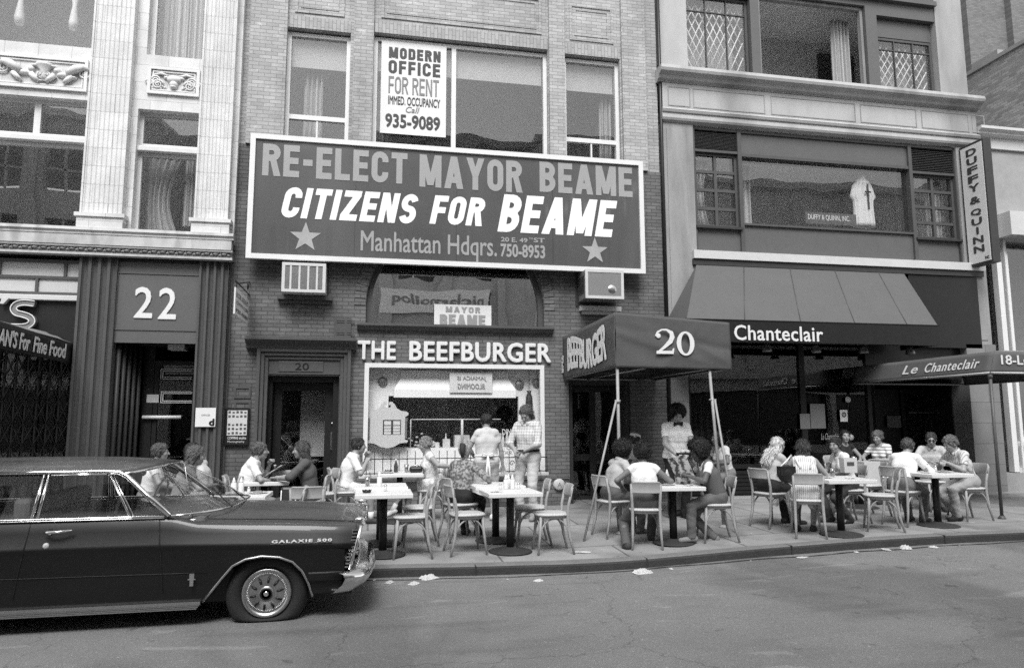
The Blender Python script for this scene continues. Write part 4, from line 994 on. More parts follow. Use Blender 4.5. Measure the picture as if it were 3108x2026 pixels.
PW = thing('brick_party_wall', 'pale patched brick party wall with a stepped coping above the low white shop', 'wall', (17, 16, 6))
xw = 15.6
ca = [(FY+.6, FZ(2380, 108, 14.5)), (22, 0)]
def pwz(xp, yp):        # where the photo ray meets the plane X = xw
    v = FW + RT*(xp-1190)/FPX + DN*(yp-775.7)/FPX; t = xw/v[0]; return v[1]*t, EYE+v[2]*t
y1, z1 = pwz(2262, 170); y0, z0 = pwz(2345, 124); y00 = FY+.5
zz = (z1+z0)/2
b = MB(); ym, zm = pwz(2318, 132)
b.add([(xw, y00, 3), (xw, y1+3, 3), (xw, y1+3, z1), (xw, y00, z1), (xw+.4, y00, 3), (xw+.4, y1+3, 3), (xw+.4, y1+3, z1), (xw+.4, y00, z1)], [(0,3,2,1), (4,5,6,7), (3,7,6,2), (0,4,7,3), (1,2,6,5)])
obj('wall_face', b, brick('patched_brick', .36, .25, swap=True, var=.3, bump=.6), PW)
b = MB(); b.box(xw-.05, xw+.45, y00, y1+3, z1+.001, z1+.1); b.box(xw-.02, xw+.42, y0+.3, y0+1.1, z1+.101, z1+.25); obj('coping', b, m_conc, PW)
TB = thing('tall_brick_block', 'tall dark brick block with piers behind the pale party wall, upper right corner', 'building', (22, 24, 0))
b = MB(); tw = brick('brown_brick', .16, .11, var=.2)
b.box(16.5, 34, 23.5, 30, 0, 24)
for x in (17.2, 19.4, 21.6, 23.8, 26.0, 28.2): b.box(x, x+.7, 23.2, 23.499, 0, 24)
obj('brick_body', b, tw, TB)
b = MB()
for x in (18.2, 20.4, 22.6, 24.8, 27.0):
    for z in (10.5, 14): b.box(x, x+.9, 23.44, 23.498, z, z+2)
obj('window', b, m_roomd, TB)
# roofs and backs that close the three front blocks
for par, xa, xb in ((L22, Lx0, LX), (BB, bx0, bx1), (CB, CX0, CX1-.06)):
    b = MB(); b.box(xa, xb, FY+.51, FY+12, TOP-.09, TOP); b.box(xa, xb, FY+11.8, FY+12, 0, TOP-.1); b.box(xa, xa+.06, FY+.51, FY+11.79, 0, TOP-.1); b.box(xb-.06, xb, FY+.51, FY+11.79, 0, TOP-.1)
    obj('roof', b, m_stone_d, par)
# ================================================================ across the street (seen in the glass)
OB = thing('opposite_building', 'pale office building across the street with rows of dark windows, seen only as reflections', 'building', (2, -7, 0))
m_ost = mat('opposite_stone', .55, .8, .3, .8); m_ogl = mat('dark_glazing', .03, .3)
for k, (xa, xb, H, wx, v_) in enumerate(((-26, -9, 15, 2.3, .7), (-9, -1, 14, 2.0, .5), (-1, 7.5, 15, 2.7, .38), (7.5, 14, 15.5, 1.9, .6), (14, 32, 14, 3.0, .7))):
    ho, b = [], MB(); n = int((xb-xa-.6)/wx); off = (xb-xa-n*wx)/2
    for i in range(n):
        for j in range(int((H-5)/3.1)):
            ho.append((xa+off+i*wx+.45, xa+off+(i+1)*wx-.45, 5.2+j*3.1+(1.9 if k == 2 and j == 0 else 0), 7.2+j*3.1+(.4 if k == 2 and j == 0 else 0)))
    ho.append((xa+.4, (xa+xb)/2-.2, .5, 3.1)); ho.append(((xa+xb)/2+.2, xb-.4, .5, 3.1))
    wall(b, xa, xb-.01, -.2, H, -7.4, -7, ho)
    for i in range(n+1): b.box(xa+off+i*wx-.2, xa+off+i*wx+.2, -6.999, -6.85, 4.2, H-.4)
    b.box(xa, xb-.01, -6.999, -6.6, 3.7, 4.1); b.box(xa, xb-.01, -6.999, -6.5, H-.4, H); b.box(xa, xb-.01, -18, -7.41, H-.2, H-.01)
    obj('facade', b, mat('opposite_stone', v_, .8, .3, .8), OB)
    b = MB()
    for h in ho:
        if h[2] > 4: b.box((h[0]+h[1])/2-.04, (h[0]+h[1])/2+.04, -7.2, -7.1, h[2], h[3]); b.box(h[0], h[1], -7.2, -7.1, (h[2]+h[3])/2-.04, (h[2]+h[3])/2+.04)
    obj('sash_bars', b, m_white, OB)
obj('dark_glazing', MB().box(-26, 32, -7.6, -7.45, -.2, 10.9), m_ogl, OB)
obj('sign_board', MB().box(.4, 5.4, -6.98, -6.8, 6.5, 7.75), m_white, OB)
letters('lettering', 'niclamoiloq', OB, m_gink, (5.1, -6.79, 6.85), (-1, 0, 0), UZ, 4.4, .72, thick=.02, bold=.02)
# ================================================================ campaign billboard
YB = FY-.32
q = (FX(577, 460, YB), FX(1496, 500, YB), FZ(1036, 618, YB), FZ(1036, 343, YB))
bb = thing('campaign_billboard', 'long dark glossy billboard RE-ELECT MAYOR BEAME in a white frame across the brick building', 'billboard', ((q[0]+q[1])/2, YB, q[2]))
m_bill = mat('billboard_enamel', .075, .35, .1, 1.5, 0, 60, coat=.6, croughness=.07, fine=.03)
def add_wave(m, s, d):
    t = m.node_tree; N = t.nodes.new; bsdf = t.nodes['Principled BSDF']
    tc = N('ShaderNodeTexCoord'); mp = N('ShaderNodeMapping'); mp.inputs['Scale'].default_value = (1.5, 1, .16); nz = N('ShaderNodeTexNoise'); nz.inputs['Scale'].default_value = s; nz.inputs['Detail'].default_value = 1.5
    t.links.new(tc.outputs['Object'], mp.inputs[0]); t.links.new(mp.outputs[0], nz.inputs['Vector'])
    bp = N('ShaderNodeBump'); bp.inputs['Strength'].default_value = 1; bp.inputs['Distance'].default_value = d; t.links.new(nz.outputs[0], bp.inputs['Height']); t.links.new(bp.outputs[0], bsdf.inputs['Coat Normal'])
    bsdf.inputs['Coat IOR'].default_value = 2.0
add_wave(m_bill, 1.0, .04)
fw = .085
obj('panel', MB().box(q[0]+fw, q[1]-fw, YB+.01, YB+.05, q[2]+fw, q[3]-fw), m_bill, bb)
stain(m_bill, .8, .5, .7, 1.25, 1, .2)
b = MB()
for t in (.25, .5, .75): obj('panel_seam', MB().box(q[0]+(q[1]-q[0])*t-.002, q[0]+(q[1]-q[0])*t+.002, YB+.0085, YB+.0099, q[2]+fw, q[3]-fw), m_black, bb)
b = MB(); frame_bars(b, q[0], q[1], q[2], q[3], YB-.03, YB+.06, fw); obj('frame', b, m_white, bb)
b = MB()
for x in np.linspace(q[0]+.5, q[1]-.5, 5):
    for z in (q[2]+.3, q[3]-.3): b.box(x-.03, x+.03, YB+.061, FY-.08 if z > 6 else FY-.03, z-.03, z+.03)
obj('wall_bracket', b, m_black, bb)
m_bl1 = mat('billboard_grey_letter', .33, .4, .08, 2, 0, coat=.35, croughness=.1); add_wave(m_bl1, 1.0, .04)
m_bl2 = mat('billboard_white_letter', .85, .4, .03, 2)
ww, hq = q[1]-q[0], q[3]-q[2]
# vertical spans measured on the sheet, as fractions of its height
def bl(s, xl, yt, xr, yb, m, **k):
    return sign_text('lettering', s, bb, m, xl, yt, xr, yb, YB+.009, thick=.006, **k)
for wd, xl, yt, xr, yb, mm, sh in (('RE-ELECT', 610, 345, 947, 418, m_bl1, 0), ('MAYOR', 975, 367, 1213, 441, m_bl1, 0), ('BEAME', 1254, 383, 1469, 452, m_bl1, 0), ('CITIZENS', 651, 443, 976, 513, m_bl2, .2), ('FOR', 998, 457, 1131, 523, m_bl2, .2), ('BEAME', 1156, 459, 1435, 545, m_bl2, .2)):
    strokes('lettering', wd, bb, mm, xl, yt, xr, yb, YB+.0095, s=.2 if not sh else .21, gap=.1, shear=sh)
bl('Manhattan Hdqrs.', 838, 543, 1155, 604, m_bl1, bold=.012); bl('20 E. 49', 1164, 552, 1226, 563, m_bl1, bold=.03); bl('ST', 1240, 553, 1266, 564, m_bl1, bold=.03); bl('TH', 1229, 552, 1238, 557, m_bl1, bold=.03); bl('750-8953', 1163, 568, 1267, 599, m_bl1, bold=.03)
for xm, ym, r in ((710, 549, 38), (1383, 581, 31)):
    cx, cz = FX(xm, ym, YB), FZ(xm, ym+2, YB); R = FX(xm+r, ym, YB)-cx
    pts = [(cx+R*(1 if k % 2 == 0 else .4)*math.sin(k*math.pi/5), cz+R*(1 if k % 2 == 0 else .4)*math.cos(k*math.pi/5)) for k in range(10)]
    obj('star', MB().prism(pts[::-1], YB+.003, YB+.0095), m_bl1 if False else mat('star_grey', .36, .4), bb)
# ================================================================ air conditioners
def aircon(q, Y, front, lab, tilt, sill):
    a = thing('air_conditioner', lab, 'air conditioner', ((q[0]+q[1])/2, Y, q[2]), 0, 'window air conditioners on the dark brick wall')
    b = MB(); D_ = .42; b.box(q[0], q[1], Y, Y+D_, q[2], q[3]); obj('case', b, m_cream if tilt else m_met, a, bevel=.012)
    b = MB(); frame_bars(b, q[0], q[1], q[2], q[3], Y-.02, Y-.001, .05, (.2, .4, .6, .8) if front == 'grille' else (), (), .03); obj('front_frame', b, m_cream, a)
    if front == 'grille':
        b = MB(); 
        for k in range(22): z = q[2]+.06+(q[3]-q[2]-.12)*k/22; b.box(q[0]+.05, q[1]-.05, Y-.012, Y-.001, z, z+.012)
        obj('grille', b, m_met, a); obj('dark_backing', MB().box(q[0]+.05, q[1]-.05, Y-.0009, Y-.0005, q[2]+.05, q[3]-.05), m_black, a)
    else:
        obj('front_panel', MB().box(q[0]+.05, q[1]-.05, Y-.012, Y-.001, q[2]+.05, q[3]-.05), mat('grey_mesh', .2, .6, .1, 5, .4, 200), a)
        obj('badge', MB().lathe([(.001, -.016), (.075, -.016), (.08, -.012)], ((q[1]-.22), Y, q[2]+.17), 20, axis='y'), m_steel, a)
    b = MB()
    for k in range(9): b.box(q[0]-.004, q[0]-.0005, Y+.08+k*.035, Y+.095+k*.035, q[2]+.1, q[3]-.1)
    obj('side_louvre', b, m_black, a)
    s = MB(); s.box(sill[0], sill[1], FY-.16, FY-.032, sill[2], sill[3]); s.box(sill[0]+.05, sill[1]-.05, FY-.1, FY-.0325, sill[2]-.06, sill[2]-.002)
    o = obj('window_sill', s, m_dpaint if front == 'grille' else m_cream, BB)
    s = MB(); s.box(q[0]-.03, q[1]+.03, FY-.05, FY-.032, sill[3]+.002, q[3]+.25); obj('blanked_opening', s, m_dpaint2, BB)
aircon(RC(655, 611, 757, 679, FY-.4), FY-.4, 'grille', 'cream air conditioner with a slatted grille under the billboard\'s left end', True, RC(645, 688, 773, 697, FY-.1))
aircon(RC(1360, 627, 1449, 694, FY-.55), FY-.55, 'panel', 'grey air conditioner with an oval badge under the billboard\'s right end', False, RC(1350, 711, 1444, 722, FY-.15))
# ================================================================ small blade sign and flat notices
bx = FX(573, 720, FY-.06)
t_ = thing('hanging_sign', 'small white hanging sign on an iron bracket beside the dark fluted pier', 'sign', (bx, FY-.3, FZ(560, 750)))
yA, yB = 11.15, FY-.1
zt_, zb_ = FZ(573, 697, FY-.1), FZ(573, 753, FY-.1)
xs_ = (FX(573, 720, FY-.1)+FX(543, 720, yA))/2
obj('board', MB().box(xs_, xs_+.02, yA+.05, yB, zb_, zt_), m_white, t_)
for s, a, c in (('FOR RENT', .66, .86), ('OFFICES', .42, .54), ('935-9089', .1, .26)):
    letters('lettering', s, t_, m_fade if a > .3 else m_gink, (xs_+.021, yA+.12, zb_+(zt_-zb_)*a), (0, 1, 0), UZ, yB-yA-.18, (zt_-zb_)*(c-a), thick=.004, bold=.03)
b = MB(); b.tube([(xs_+.01, FY-.03, zt_+.1), (xs_+.01, yA+.05, zt_+.1)], .012, 6); b.tube([(xs_+.01, FY-.03, zt_+.32), (xs_+.01, yA+.3, zt_+.1)], .01, 6)
b.tube([(xs_+.01, FY-.2+.07*math.cos(t)*(1-t/10), zt_+.2+.07*math.sin(t)*(1-t/10)) for t in np.linspace(0, 7, 18)], .008, 5); b.tube([(xs_+.01, yB-.05, zt_), (xs_+.01, yB-.05, zt_+.1)], .006, 4); b.tube([(xs_+.01, yA+.15, zt_), (xs_+.01, yA+.15, zt_+.1)], .006, 4)
obj('bracket', b, m_black, t_)
q = RC(454, 947, 501, 991, YD-.03)
t_ = thing('d_notice', 'square white notice with a round black letter d on the fluted pier', 'notice', (q[0], YD-.03, q[2]))
obj('sheet', MB().box(q[0], q[1], YD-.03, YD-.015, q[2], q[3]), m_white, t_)
sign_text('lettering', 'd', t_, m_black, 485.5, 972, 498.5, 989, YD-.0305, thick=.004, bold=.05)
sign_text('lettering', 'OFFICES', t_, m_fade, 468, 962, 488, 966, YD-.0305, thick=.003)
q = RC(523, 948, 579, 1033, FY-.06)
t_ = thing('menu_case', 'dark framed display case of small pictures between the fluted pier and door 20', 'display case', ((q[0]+q[1])/2, FY-.06, q[2]))
b = MB(); b.box(q[0], q[1], FY-.1, FY-.031, q[2], q[3]); obj('case', b, m_black, t_); 
p = RC(528, 953, 574, 1011, FY-.11); obj('sheet', MB().box(p[0], p[1], FY-.106, FY-.101, p[2], p[3]), m_cream, t_)
b = MB()
for i in range(6):
    for j in range(5):
        if i == 3 : continue
        x = p[0]+(p[1]-p[0])*(j+.2)/5; z = p[2]+(p[3]-p[2])*(i+.3)/6; obj('picture', MB().box(x, x+(p[1]-p[0])*.12, FY-.109, FY-.1065, z, z+(p[3]-p[2])*(.09 if (i+j) % 3 else .06)), m_dpaint, t_)
sign_text('lettering', 'COFFING studios', t_, m_white, 529, 1014, 572, 1020, FY-.101, thick=.004, bold=.01); sign_text('lettering', 'Photography', t_, m_cream, 529, 1023, 568, 1029, FY-.101, thick=.004)
# ================================================================ canopies over the pavement
m_canv = mat('dark_canvas', .08, .75, .25, 2.5, .35, 55); m_canv2 = mat('faded_canvas', .2, .85, .3, 2, .3, 70)
m_canv3 = mat('grey_canvas', .1, .8, .2, 2, .3, 70)
def wob(n, a, y): return a*math.sin(n*3.1+y*2.3)
YC = 9.62
kx0, kx1 = FX(1431, 790, YC), FX(1697, 800, YC)
kzt, kzb = FZ(1560, 737, YC), FZ(1560, 855, YC)
cp = thing('entrance_canopy', 'dark canvas canopy numbered 20 and lettered BEEFBURGER on poles over the side doorway', 'canopy', ((kx0+kx1)/2, YC, .2))
def sheet(P00, P10, P01, P11, nu, nv, amp, seed):        # a canvas sheet with sag and creases
    r = np.random.default_rng(seed); ph = r.random(6)*6.28
    P00, P10, P01, P11 = map(np.array, (P00, P10, P01, P11)); nrm = np.cross(P10-P00, P01-P00); nrm = nrm/np.linalg.norm(nrm)
    cr = [(r.random(), r.random(), math.cos(q_), math.sin(q_), .015+.06*r.random(), 2*r.random()-1) for q_ in r.random(16)*3.14]
    rows = []
    for j in range(nv+1):
        row = []
        for i in range(nu+1):
            u, v = i/nu, j/nv; p = P00*(1-u)*(1-v)+P10*u*(1-v)+P01*(1-u)*v+P11*u*v
            d_ = amp*sum(a_*math.exp(-(((u-u0)*c_+(v-v0)*.45*s_)/w_)**2) for u0, v0, c_, s_, w_, a_ in cr)*(.25+.75*math.sin(math.pi*min(1, v+.04)))+amp*.8*math.sin(u*5+ph[0])*v*(1-v)*2
            row.append(tuple(p+nrm*d_))
        rows.append(row)
    return rows
b = MB(); 
b.loft(sheet((kx0, YC, kzb), (kx1, YC, kzb-.02), (kx0, YC, kzt+.05), (kx1, YC, kzt-.06), 60, 20, .015, 1)); obj('front_flap', b, m_canv, cp, solid=.006)
b = MB(); b.loft(sheet((kx0, FY-.04, kzb-.0), (kx0, YC, kzb), (kx0, FY-.04, kzt+.02), (kx0, YC, kzt+.05), 40, 12, .010, 2)); obj('side_flap', b, m_canv, cp, solid=.006)
b = MB(); b.loft(sheet((kx1, FY-.04, kzb-.0), (kx1, YC, kzb-.02), (kx1, FY-.04, kzt+.02), (kx1, YC, kzt-.06), 30, 10, .012, 3)); obj('side_flap', b, m_canv, cp, solid=.006)
b = MB(); b.loft(sheet((kx0, YC, kzt+.052), (kx1, YC, kzt-.058), (kx0, FY-.04, kzt+.022), (kx1, FY-.04, kzt+.022), 30, 20, .01, 4)); obj('roof_sheet', b, m_canv, cp, solid=.006)
b = MB(); px0, px1 = kx0+.03, FX(1648, 880, YC+.05)
for a, c in (((kx0+.02, YC+.03, kzb+.02), (kx1-.02, YC+.03, kzb)), ((kx0+.02, YC+.03, kzb+.02), (kx0+.02, FY-.05, kzb)), ((kx1-.02, YC+.03, kzb), (kx1-.02, FY-.05, kzb)), ((kx0+.02, YC+.03, kzt), (kx1-.02, YC+.03, kzt-.1)), ((kx0+.02, FY-.06, kzb), (kx1-.02, FY-.06, kzb)), ((px1, YC+.03, kzb), (px1, FY-.06, kzb)), ((px1-1, YC+.03, kzb), (px1-1, FY-.06, kzb))): b.tube([a, c], .018, 6)
obj('frame', b, m_met, cp)
m_pole = mat('worn_pole_paint', .30, .45, .35, 6, .15, 40)
p0 = GP(1416, 1258); p1 = GP(1671, 1180)
b = MB(); zg0 = walk_z(px0, YC)
b.tube([(px0, YC+.04, zg0), (px0, YC+.04, kzb+.1)], .022, 10); b.lathe([(.07, 0), (.06, .02), (.03, .04)], (px0, YC+.04, zg0), 12); b.lathe([(.035, -.02), (.035, .02)], (px0, YC+.04, FZ(1412, 932, YC)), 10); obj('pole', b, m_pole, cp)
b = MB(); zg1 = walk_z(px1, YC); b.tube([(px1+.14, YC+.04, zg1), (px1, YC+.04, kzb+.1)], .022, 10); b.lathe([(.07, 0), (.06, .02), (.03, .04)], (px1+.14, YC+.04, zg1), 12); obj('pole', b, m_pole, cp)
g1 = GP(1357, 1257); g2 = GP(1712, 1237)
b = MB(); b.tube([(g1[0], g1[1], g1[2]), (px0-.03, YC+.03, FZ(1412, 930, YC))], .016, 8); b.tube([(px0-.05, YC+.03, FZ(1412, 930, YC)), (px0+.03, YC+.03, FZ(1412, 930, YC))], .012, 6); obj('brace_pole', b, m_pole, cp)
b = MB(); b.tube([(g2[0], g2[1], g2[2]), (px1+.07, YC+.03, FZ(1660, 928, YC))], .016, 8); b.tube([(px1-.02, YC+.03, FZ(1660, 928, YC)), (px1+.09, YC+.03, FZ(1660, 928, YC))], .012, 6); obj('brace_pole', b, m_pole, cp)
sx = 1522
for ch, xl, xr in (('2', 1522, 1566), ('0', 1571, 1613)):
    pass
def serif_two(cx, z0, wd, h):
    pts = []
    P = [(.06, .72), (.12, .9), (.35, 1.0), (.6, 1.0), (.86, .88), (.9, .7), (.8, .52), (.5, .3), (.22, .13), (.1, .05)]
    th = [.09, .05, .04, .05, .11, .13, .12, .08, .05, .03]
    L, Rr = [], []
    for i, (a, c) in enumerate(P):
        a0, c0 = P[max(i-1, 0)]; a1, c1 = P[min(i+1, len(P)-1)]; tx, tz = (a1-a0), (c1-c0)*1.3; l = math.hypot(tx, tz); nx, nz = -tz/l, tx/l
        L.append((a+nx*th[i], c+nz*th[i]/1.3)); Rr.append((a-nx*th[i], c-nz*th[i]/1.3))
    return [(cx+wd*a, z0+h*c) for a, c in L], [(cx+wd*a, z0+h*c) for a, c in Rr]
q = RC(1523, 766, 1566, 822, YC-.03)
L_, R2 = serif_two(q[0], q[2], q[1]-q[0], q[3]-q[2]); b = MB()
for i in range(len(L_)-1): b.prism([L_[i], L_[i+1], R2[i+1], R2[i]], YC-.046, YC-.04)
wd, h = q[1]-q[0], q[3]-q[2]
b.prism([(q[0]+wd*.02, q[2]), (q[0]+wd*.95, q[2]), (q[0]+wd, q[2]+h*.24), (q[0]+wd*.94, q[2]+h*.24), (q[0]+wd*.86, q[2]+h*.13), (q[0]+wd*.05, q[2]+h*.13)][::-1], YC-.0465, YC-.0405); b.ball((q[0]+wd*.16, YC-.043, q[2]+h*.74), (wd*.13, .004, h*.1))
obj('lettering', b, m_white, cp)
q = RC(1572, 770, 1613, 826, YC-.03); cx, cz = (q[0]+q[1])/2, (q[2]+q[3])/2; a_, c_ = (q[1]-q[0])/2, (q[3]-q[2])/2; b = MB()
T = np.linspace(0, 2*math.pi, 33)
for i in range(32): b.prism([(cx+a_*math.cos(T[i]), cz+c_*math.sin(T[i])), (cx+a_*math.cos(T[i+1]), cz+c_*math.sin(T[i+1])), (cx+a_*.5*math.cos(T[i+1]), cz+c_*.84*math.sin(T[i+1])), (cx+a_*.5*math.cos(T[i]), cz+c_*.84*math.sin(T[i]))][::-1], YC-.046, YC-.04)
obj('lettering', b, m_white, cp)
# painted word on the canopy's left side, runs from the wall outwards
def side_pt(xp, yp, X):
    v = FW + RT*(xp-1190)/FPX + DN*(yp-775.7)/FPX; t = X/v[0]; return v[1]*t, EYE+v[2]*t
ya, _ = side_pt(1322, 830, kx0); yb, _ = side_pt(1412, 800, kx0); z0 = kzb+.07; hh = kzt-kzb-.1
letters('lettering', 'BEEFBURGER', cp, m_white, (kx0-.022, ya, z0), (0, -1, 0), UZ, ya-yb, hh, thick=.006, bold=.032, space=.92, warp=lambda a, c: .05*(1+np.sin(a*8))*(1-c)+c*(.88+.12*np.sin(a*6.5+1)))
ya2, _ = side_pt(1308, 830, kx0); letters('lettering', 'THE', cp, m_white, (kx0-.022, ya2+.03, z0+.55*hh), (0, 0, -1), (0, -1, 0), .32, .15, thick=.006, bold=.06)
# marquee of the French restaurant
YQ = 9.25; mx0 = 9.35; mx1 = mx0+2.6
mzt, mzb = FZ(2298, 816, YQ), FZ(2298, 866, YQ)
mq = thing('restaurant_marquee', 'grey canvas marquee lettered Le Chanteclair and 18 over the right entrance, on thin poles', 'canopy', (mx0+1.3, YQ, .2))
b = MB(); b.loft(sheet((mx0, FY-.04, mzb), (mx0, YQ, mzb), (mx0+.1, FY-.04, mzt), (mx0+.1, YQ, mzt), 24, 6, .003, 5)); b.loft(sheet((mx0, YQ, mzb), (mx1, YQ, mzb), (mx0+.1, YQ, mzt), (mx1-.1, YQ, mzt), 24, 6, .003, 6)); b.loft(sheet((mx1, FY-.04, mzb), (mx1, YQ, mzb), (mx1-.1, FY-.04, mzt), (mx1-.1, YQ, mzt), 24, 6, .003, 7)); obj('valance', b, m_canv3, mq, solid=.006)
b = MB(); b.loft(sheet((mx0+.1, FY-.04, mzt+.002), (mx0+.1, YQ, mzt+.002), (mx0+.6, FY-.04, mzt+.05), (mx0+.6, YQ+.3, mzt+.05), 20, 4, .003, 8)); b.loft(sheet((mx0+.1, YQ, mzt+.002), (mx1-.1, YQ, mzt+.002), (mx0+.6, YQ+.3, mzt+.05), (mx1-.6, YQ+.3, mzt+.05), 20, 4, .003, 8)); b.loft(sheet((mx1-.1, FY-.04, mzt+.002), (mx1-.1, YQ, mzt+.002), (mx1-.6, FY-.04, mzt+.05), (mx1-.6, YQ+.3, mzt+.05), 20, 4, .003, 8)); b.loft(sheet((mx0+.6, YQ+.3, mzt+.05), (mx1-.6, YQ+.3, mzt+.05), (mx0+.6, FY-.04, mzt+.055), (mx1-.6, FY-.04, mzt+.055), 8, 8, .003, 9)); obj('roof_sheet', b, m_canv2, mq, solid=.006)
b = MB(); 
for y_ in (YQ, FY-.05): b.tube([(mx0, y_, mzb), (mx1, y_, mzb)], .02, 6)
for x_ in (mx0, mx1): b.tube([(x_, YQ, mzb), (x_, FY-.05, mzb)], .02, 6)
obj('frame', b, m_met, mq)
for x_ in (mx0+.02, mx1-.05):
    b = MB(); zg_ = walk_z(x_, YQ); b.tube([(x_, YQ+.03, zg_), (x_, YQ+.03, mzb)], .024, 10); b.lathe([(.06, 0), (.05, .02), (.03, .05)], (x_, YQ+.03, zg_), 12); b.lathe([(.034, -.03), (.034, .03)], (x_, YQ+.03, mzb-.05), 10); obj('pole', b, m_dpaint, mq)
ya, _ = side_pt(2094, 855, mx0); yb, _ = side_pt(2270, 840, mx0); tl = .1/(mzt-mzb)
nv = np.array([.1, 0, mzt-mzb]); nv = nv/np.linalg.norm(nv)
for s, xa, xb in (('Le', 2094, 2128), ('Chanteclair', 2146, 2272)):
    ya, _ = side_pt(xa, 850, mx0); yb, _ = side_pt(xb, 840, mx0)
    letters('lettering', s, mq, m_white, (mx0+.02-.008, ya, mzb+.09), (0, -1, 0), tuple(nv), ya-yb, (mzt-mzb)*.5, thick=.006, bold=.01, shear=.25, space=1.15)
letters('lettering', '18-Le Chanteclair', mq, m_white, (mx0+.2, YQ-.012, mzb+.13), UX, UZ, 1.75, (mzt-mzb)*.45, thick=.006, bold=.015)
# canopy at the frame's left edge
lx = FX(172, 800, FY-.1); vy, vz = side_pt(0, 800, lx)
lzt = FZ(166, 800, FY-.1); lzb = FZ(166, 846, FY-.1)
lc = thing('food_canopy', 'black side curtain of a canopy lettered For Fine Food at the left edge', 'canopy', (lx-1, 11, .2))
b = MB(); b.loft(sheet((lx, 8.9, lzb+.03), (lx, FY-.12, lzb), (lx, 8.9, lzt+.05), (lx, FY-.12, lzt), 30, 6, .004, 11)); b.loft(sheet((lx-2.4, 8.9, lzb+.03), (lx, 8.9, lzb+.03), (lx-2.4, 8.9, lzt+.05), (lx, 8.9, lzt+.05), 20, 6, .004, 12)); obj('valance', b, m_black, lc, solid=.006)
b = MB(); b.loft(sheet((lx-.0, 8.9, lzt+.055), (lx-.0, FY-.12, lzt+.005), (lx-.4, 8.9, lzt+.12), (lx-.4, FY-.12, zs0-.02), 30, 8, .02, 13)); b.loft(sheet((lx-.4, 8.9, lzt+.12), (lx-.4, FY-.12, zs0-.02), (lx-2.4, 8.9, lzt+.12), (lx-2.4, FY-.12, zs0-.02), 30, 8, .02, 14)); obj('roof_sheet', b, m_canv2, lc, solid=.006)
b = MB(); b.tube([(lx-.1, 9.0, walk_z(lx, 9)), (lx-.1, 9.0, lzb+.1)], .025, 8); obj('pole', b, m_met, lc)
for s, xa, xb in (("AN'S", -9, 35), ('For', 41, 65), ('Fine', 74, 105), ('Food', 112, 151)):
    ya, _ = side_pt(xa, 815, lx); yb, _ = side_pt(xb, 825, lx)
    letters('lettering', s, lc, m_white, (lx+.012, ya, lzb+.06), (0, 1, 0), UZ, yb-ya, (lzt-lzb)*.72, thick=.006, bold=.02, shear=.18)
# ================================================================ ground
def grid(name, xs, ys, f, m):
    b = MB(); b.loft([[(x, y, f(x, y)) for x in xs] for y in ys], 0); o = struct(name, b, m); return o
m_road = mat('asphalt', .2, .85, .28, 1.1, .6, 130, fine=.5)
def road_detail(m, dark):
    t = m.node_tree; N = t.nodes.new; L = t.links.new; b = t.nodes['Principled BSDF']; tc = N('ShaderNodeTexCoord')
    mp = N('ShaderNodeMapping'); mp.inputs['Scale'].default_value = (.35, 1.6, 1); L(tc.outputs['Object'], mp.inputs[0])
    n = N('ShaderNodeTexNoise'); n.inputs['Scale'].default_value = 1.6; n.inputs['Detail'].default_value = 5; L(mp.outputs[0], n.inputs['Vector'])
    r = N('ShaderNodeMapRange'); r.inputs[1].default_value = .56; r.inputs[2].default_value = .74; r.inputs[3].default_value = 1; r.inputs[4].default_value = dark; L(n.outputs[0], r.inputs[0])
    v = N('ShaderNodeTexVoronoi'); v.feature = 'DISTANCE_TO_EDGE'; v.inputs['Scale'].default_value = .33; v.inputs['Randomness'].default_value = 1
    n3 = N('ShaderNodeTexNoise'); n3.inputs['Scale'].default_value = 3; n3.inputs['Detail'].default_value = 4; L(tc.outputs['Object'], n3.inputs['Vector'])
    vm = N('ShaderNodeVectorMath'); vm.operation = 'MULTIPLY_ADD'; vm.inputs[1].default_value = (.5, .5, .5); L(n3.outputs['Color'], vm.inputs[0]); L(tc.outputs['Object'], vm.inputs[2]); L(vm.outputs[0], v.inputs['Vector'])
    c = N('ShaderNodeMapRange'); c.inputs[1].default_value = .0; c.inputs[2].default_value = .004; c.inputs[3].default_value = .66; c.inputs[4].default_value = 1; L(v.outputs['Distance'], c.inputs[0])
    a = N('ShaderNodeMath'); a.operation = 'MULTIPLY'; L(r.outputs[0], a.inputs[0]); L(c.outputs[0], a.inputs[1])
    q = N('ShaderNodeMath'); q.operation = 'MULTIPLY'; L(a.outputs[0], q.inputs[0]); L(t.nodes[m['val']].outputs[0], q.inputs[1]); L(q.outputs[0], b.inputs['Base Color'])
road_detail(m_road, .72)
def lin(a, b, n): return list(np.linspace(a, b, n))
xs = [-40, -25] + lin(-14, 20, 120) + [28, 45]
stain(m_road, .45, .48, .56, .72, .5); stain(m_road, 4.5, .66, .72, .6); stain(m_road, .9, .62, .66, 1.3, 3.5); stain(m_road, 60, .62, .7, 1.7)
grid('road', xs, [-6, 0, 3, 5, 6.2] + lin(6.6, KY+.05, 10), lambda x, y: road_z(x, y), m_road)
grid('road_base', [-120, 120], [-60, 80], lambda x, y: -.25, m_road)
m_walk = brick('pavement_slabs', .29, .13, w=1.55, h=1.5, bump=.25, mort=.016, var=.14)
t = m_walk.node_tree
for n in t.nodes:
    if n.type == 'COMBXYZ':
        for l in list(n.inputs['Y'].links): t.links.remove(l)
        sx = [k for k in t.nodes if k.type == 'SEPXYZ'][0]; t.links.new(sx.outputs['Y'], n.inputs['Y'])
stain(m_walk, 1.3, .5, .66, .72); stain(m_walk, 9, .69, .71, .45); stain(m_walk, 3, .62, .7, 1.2)
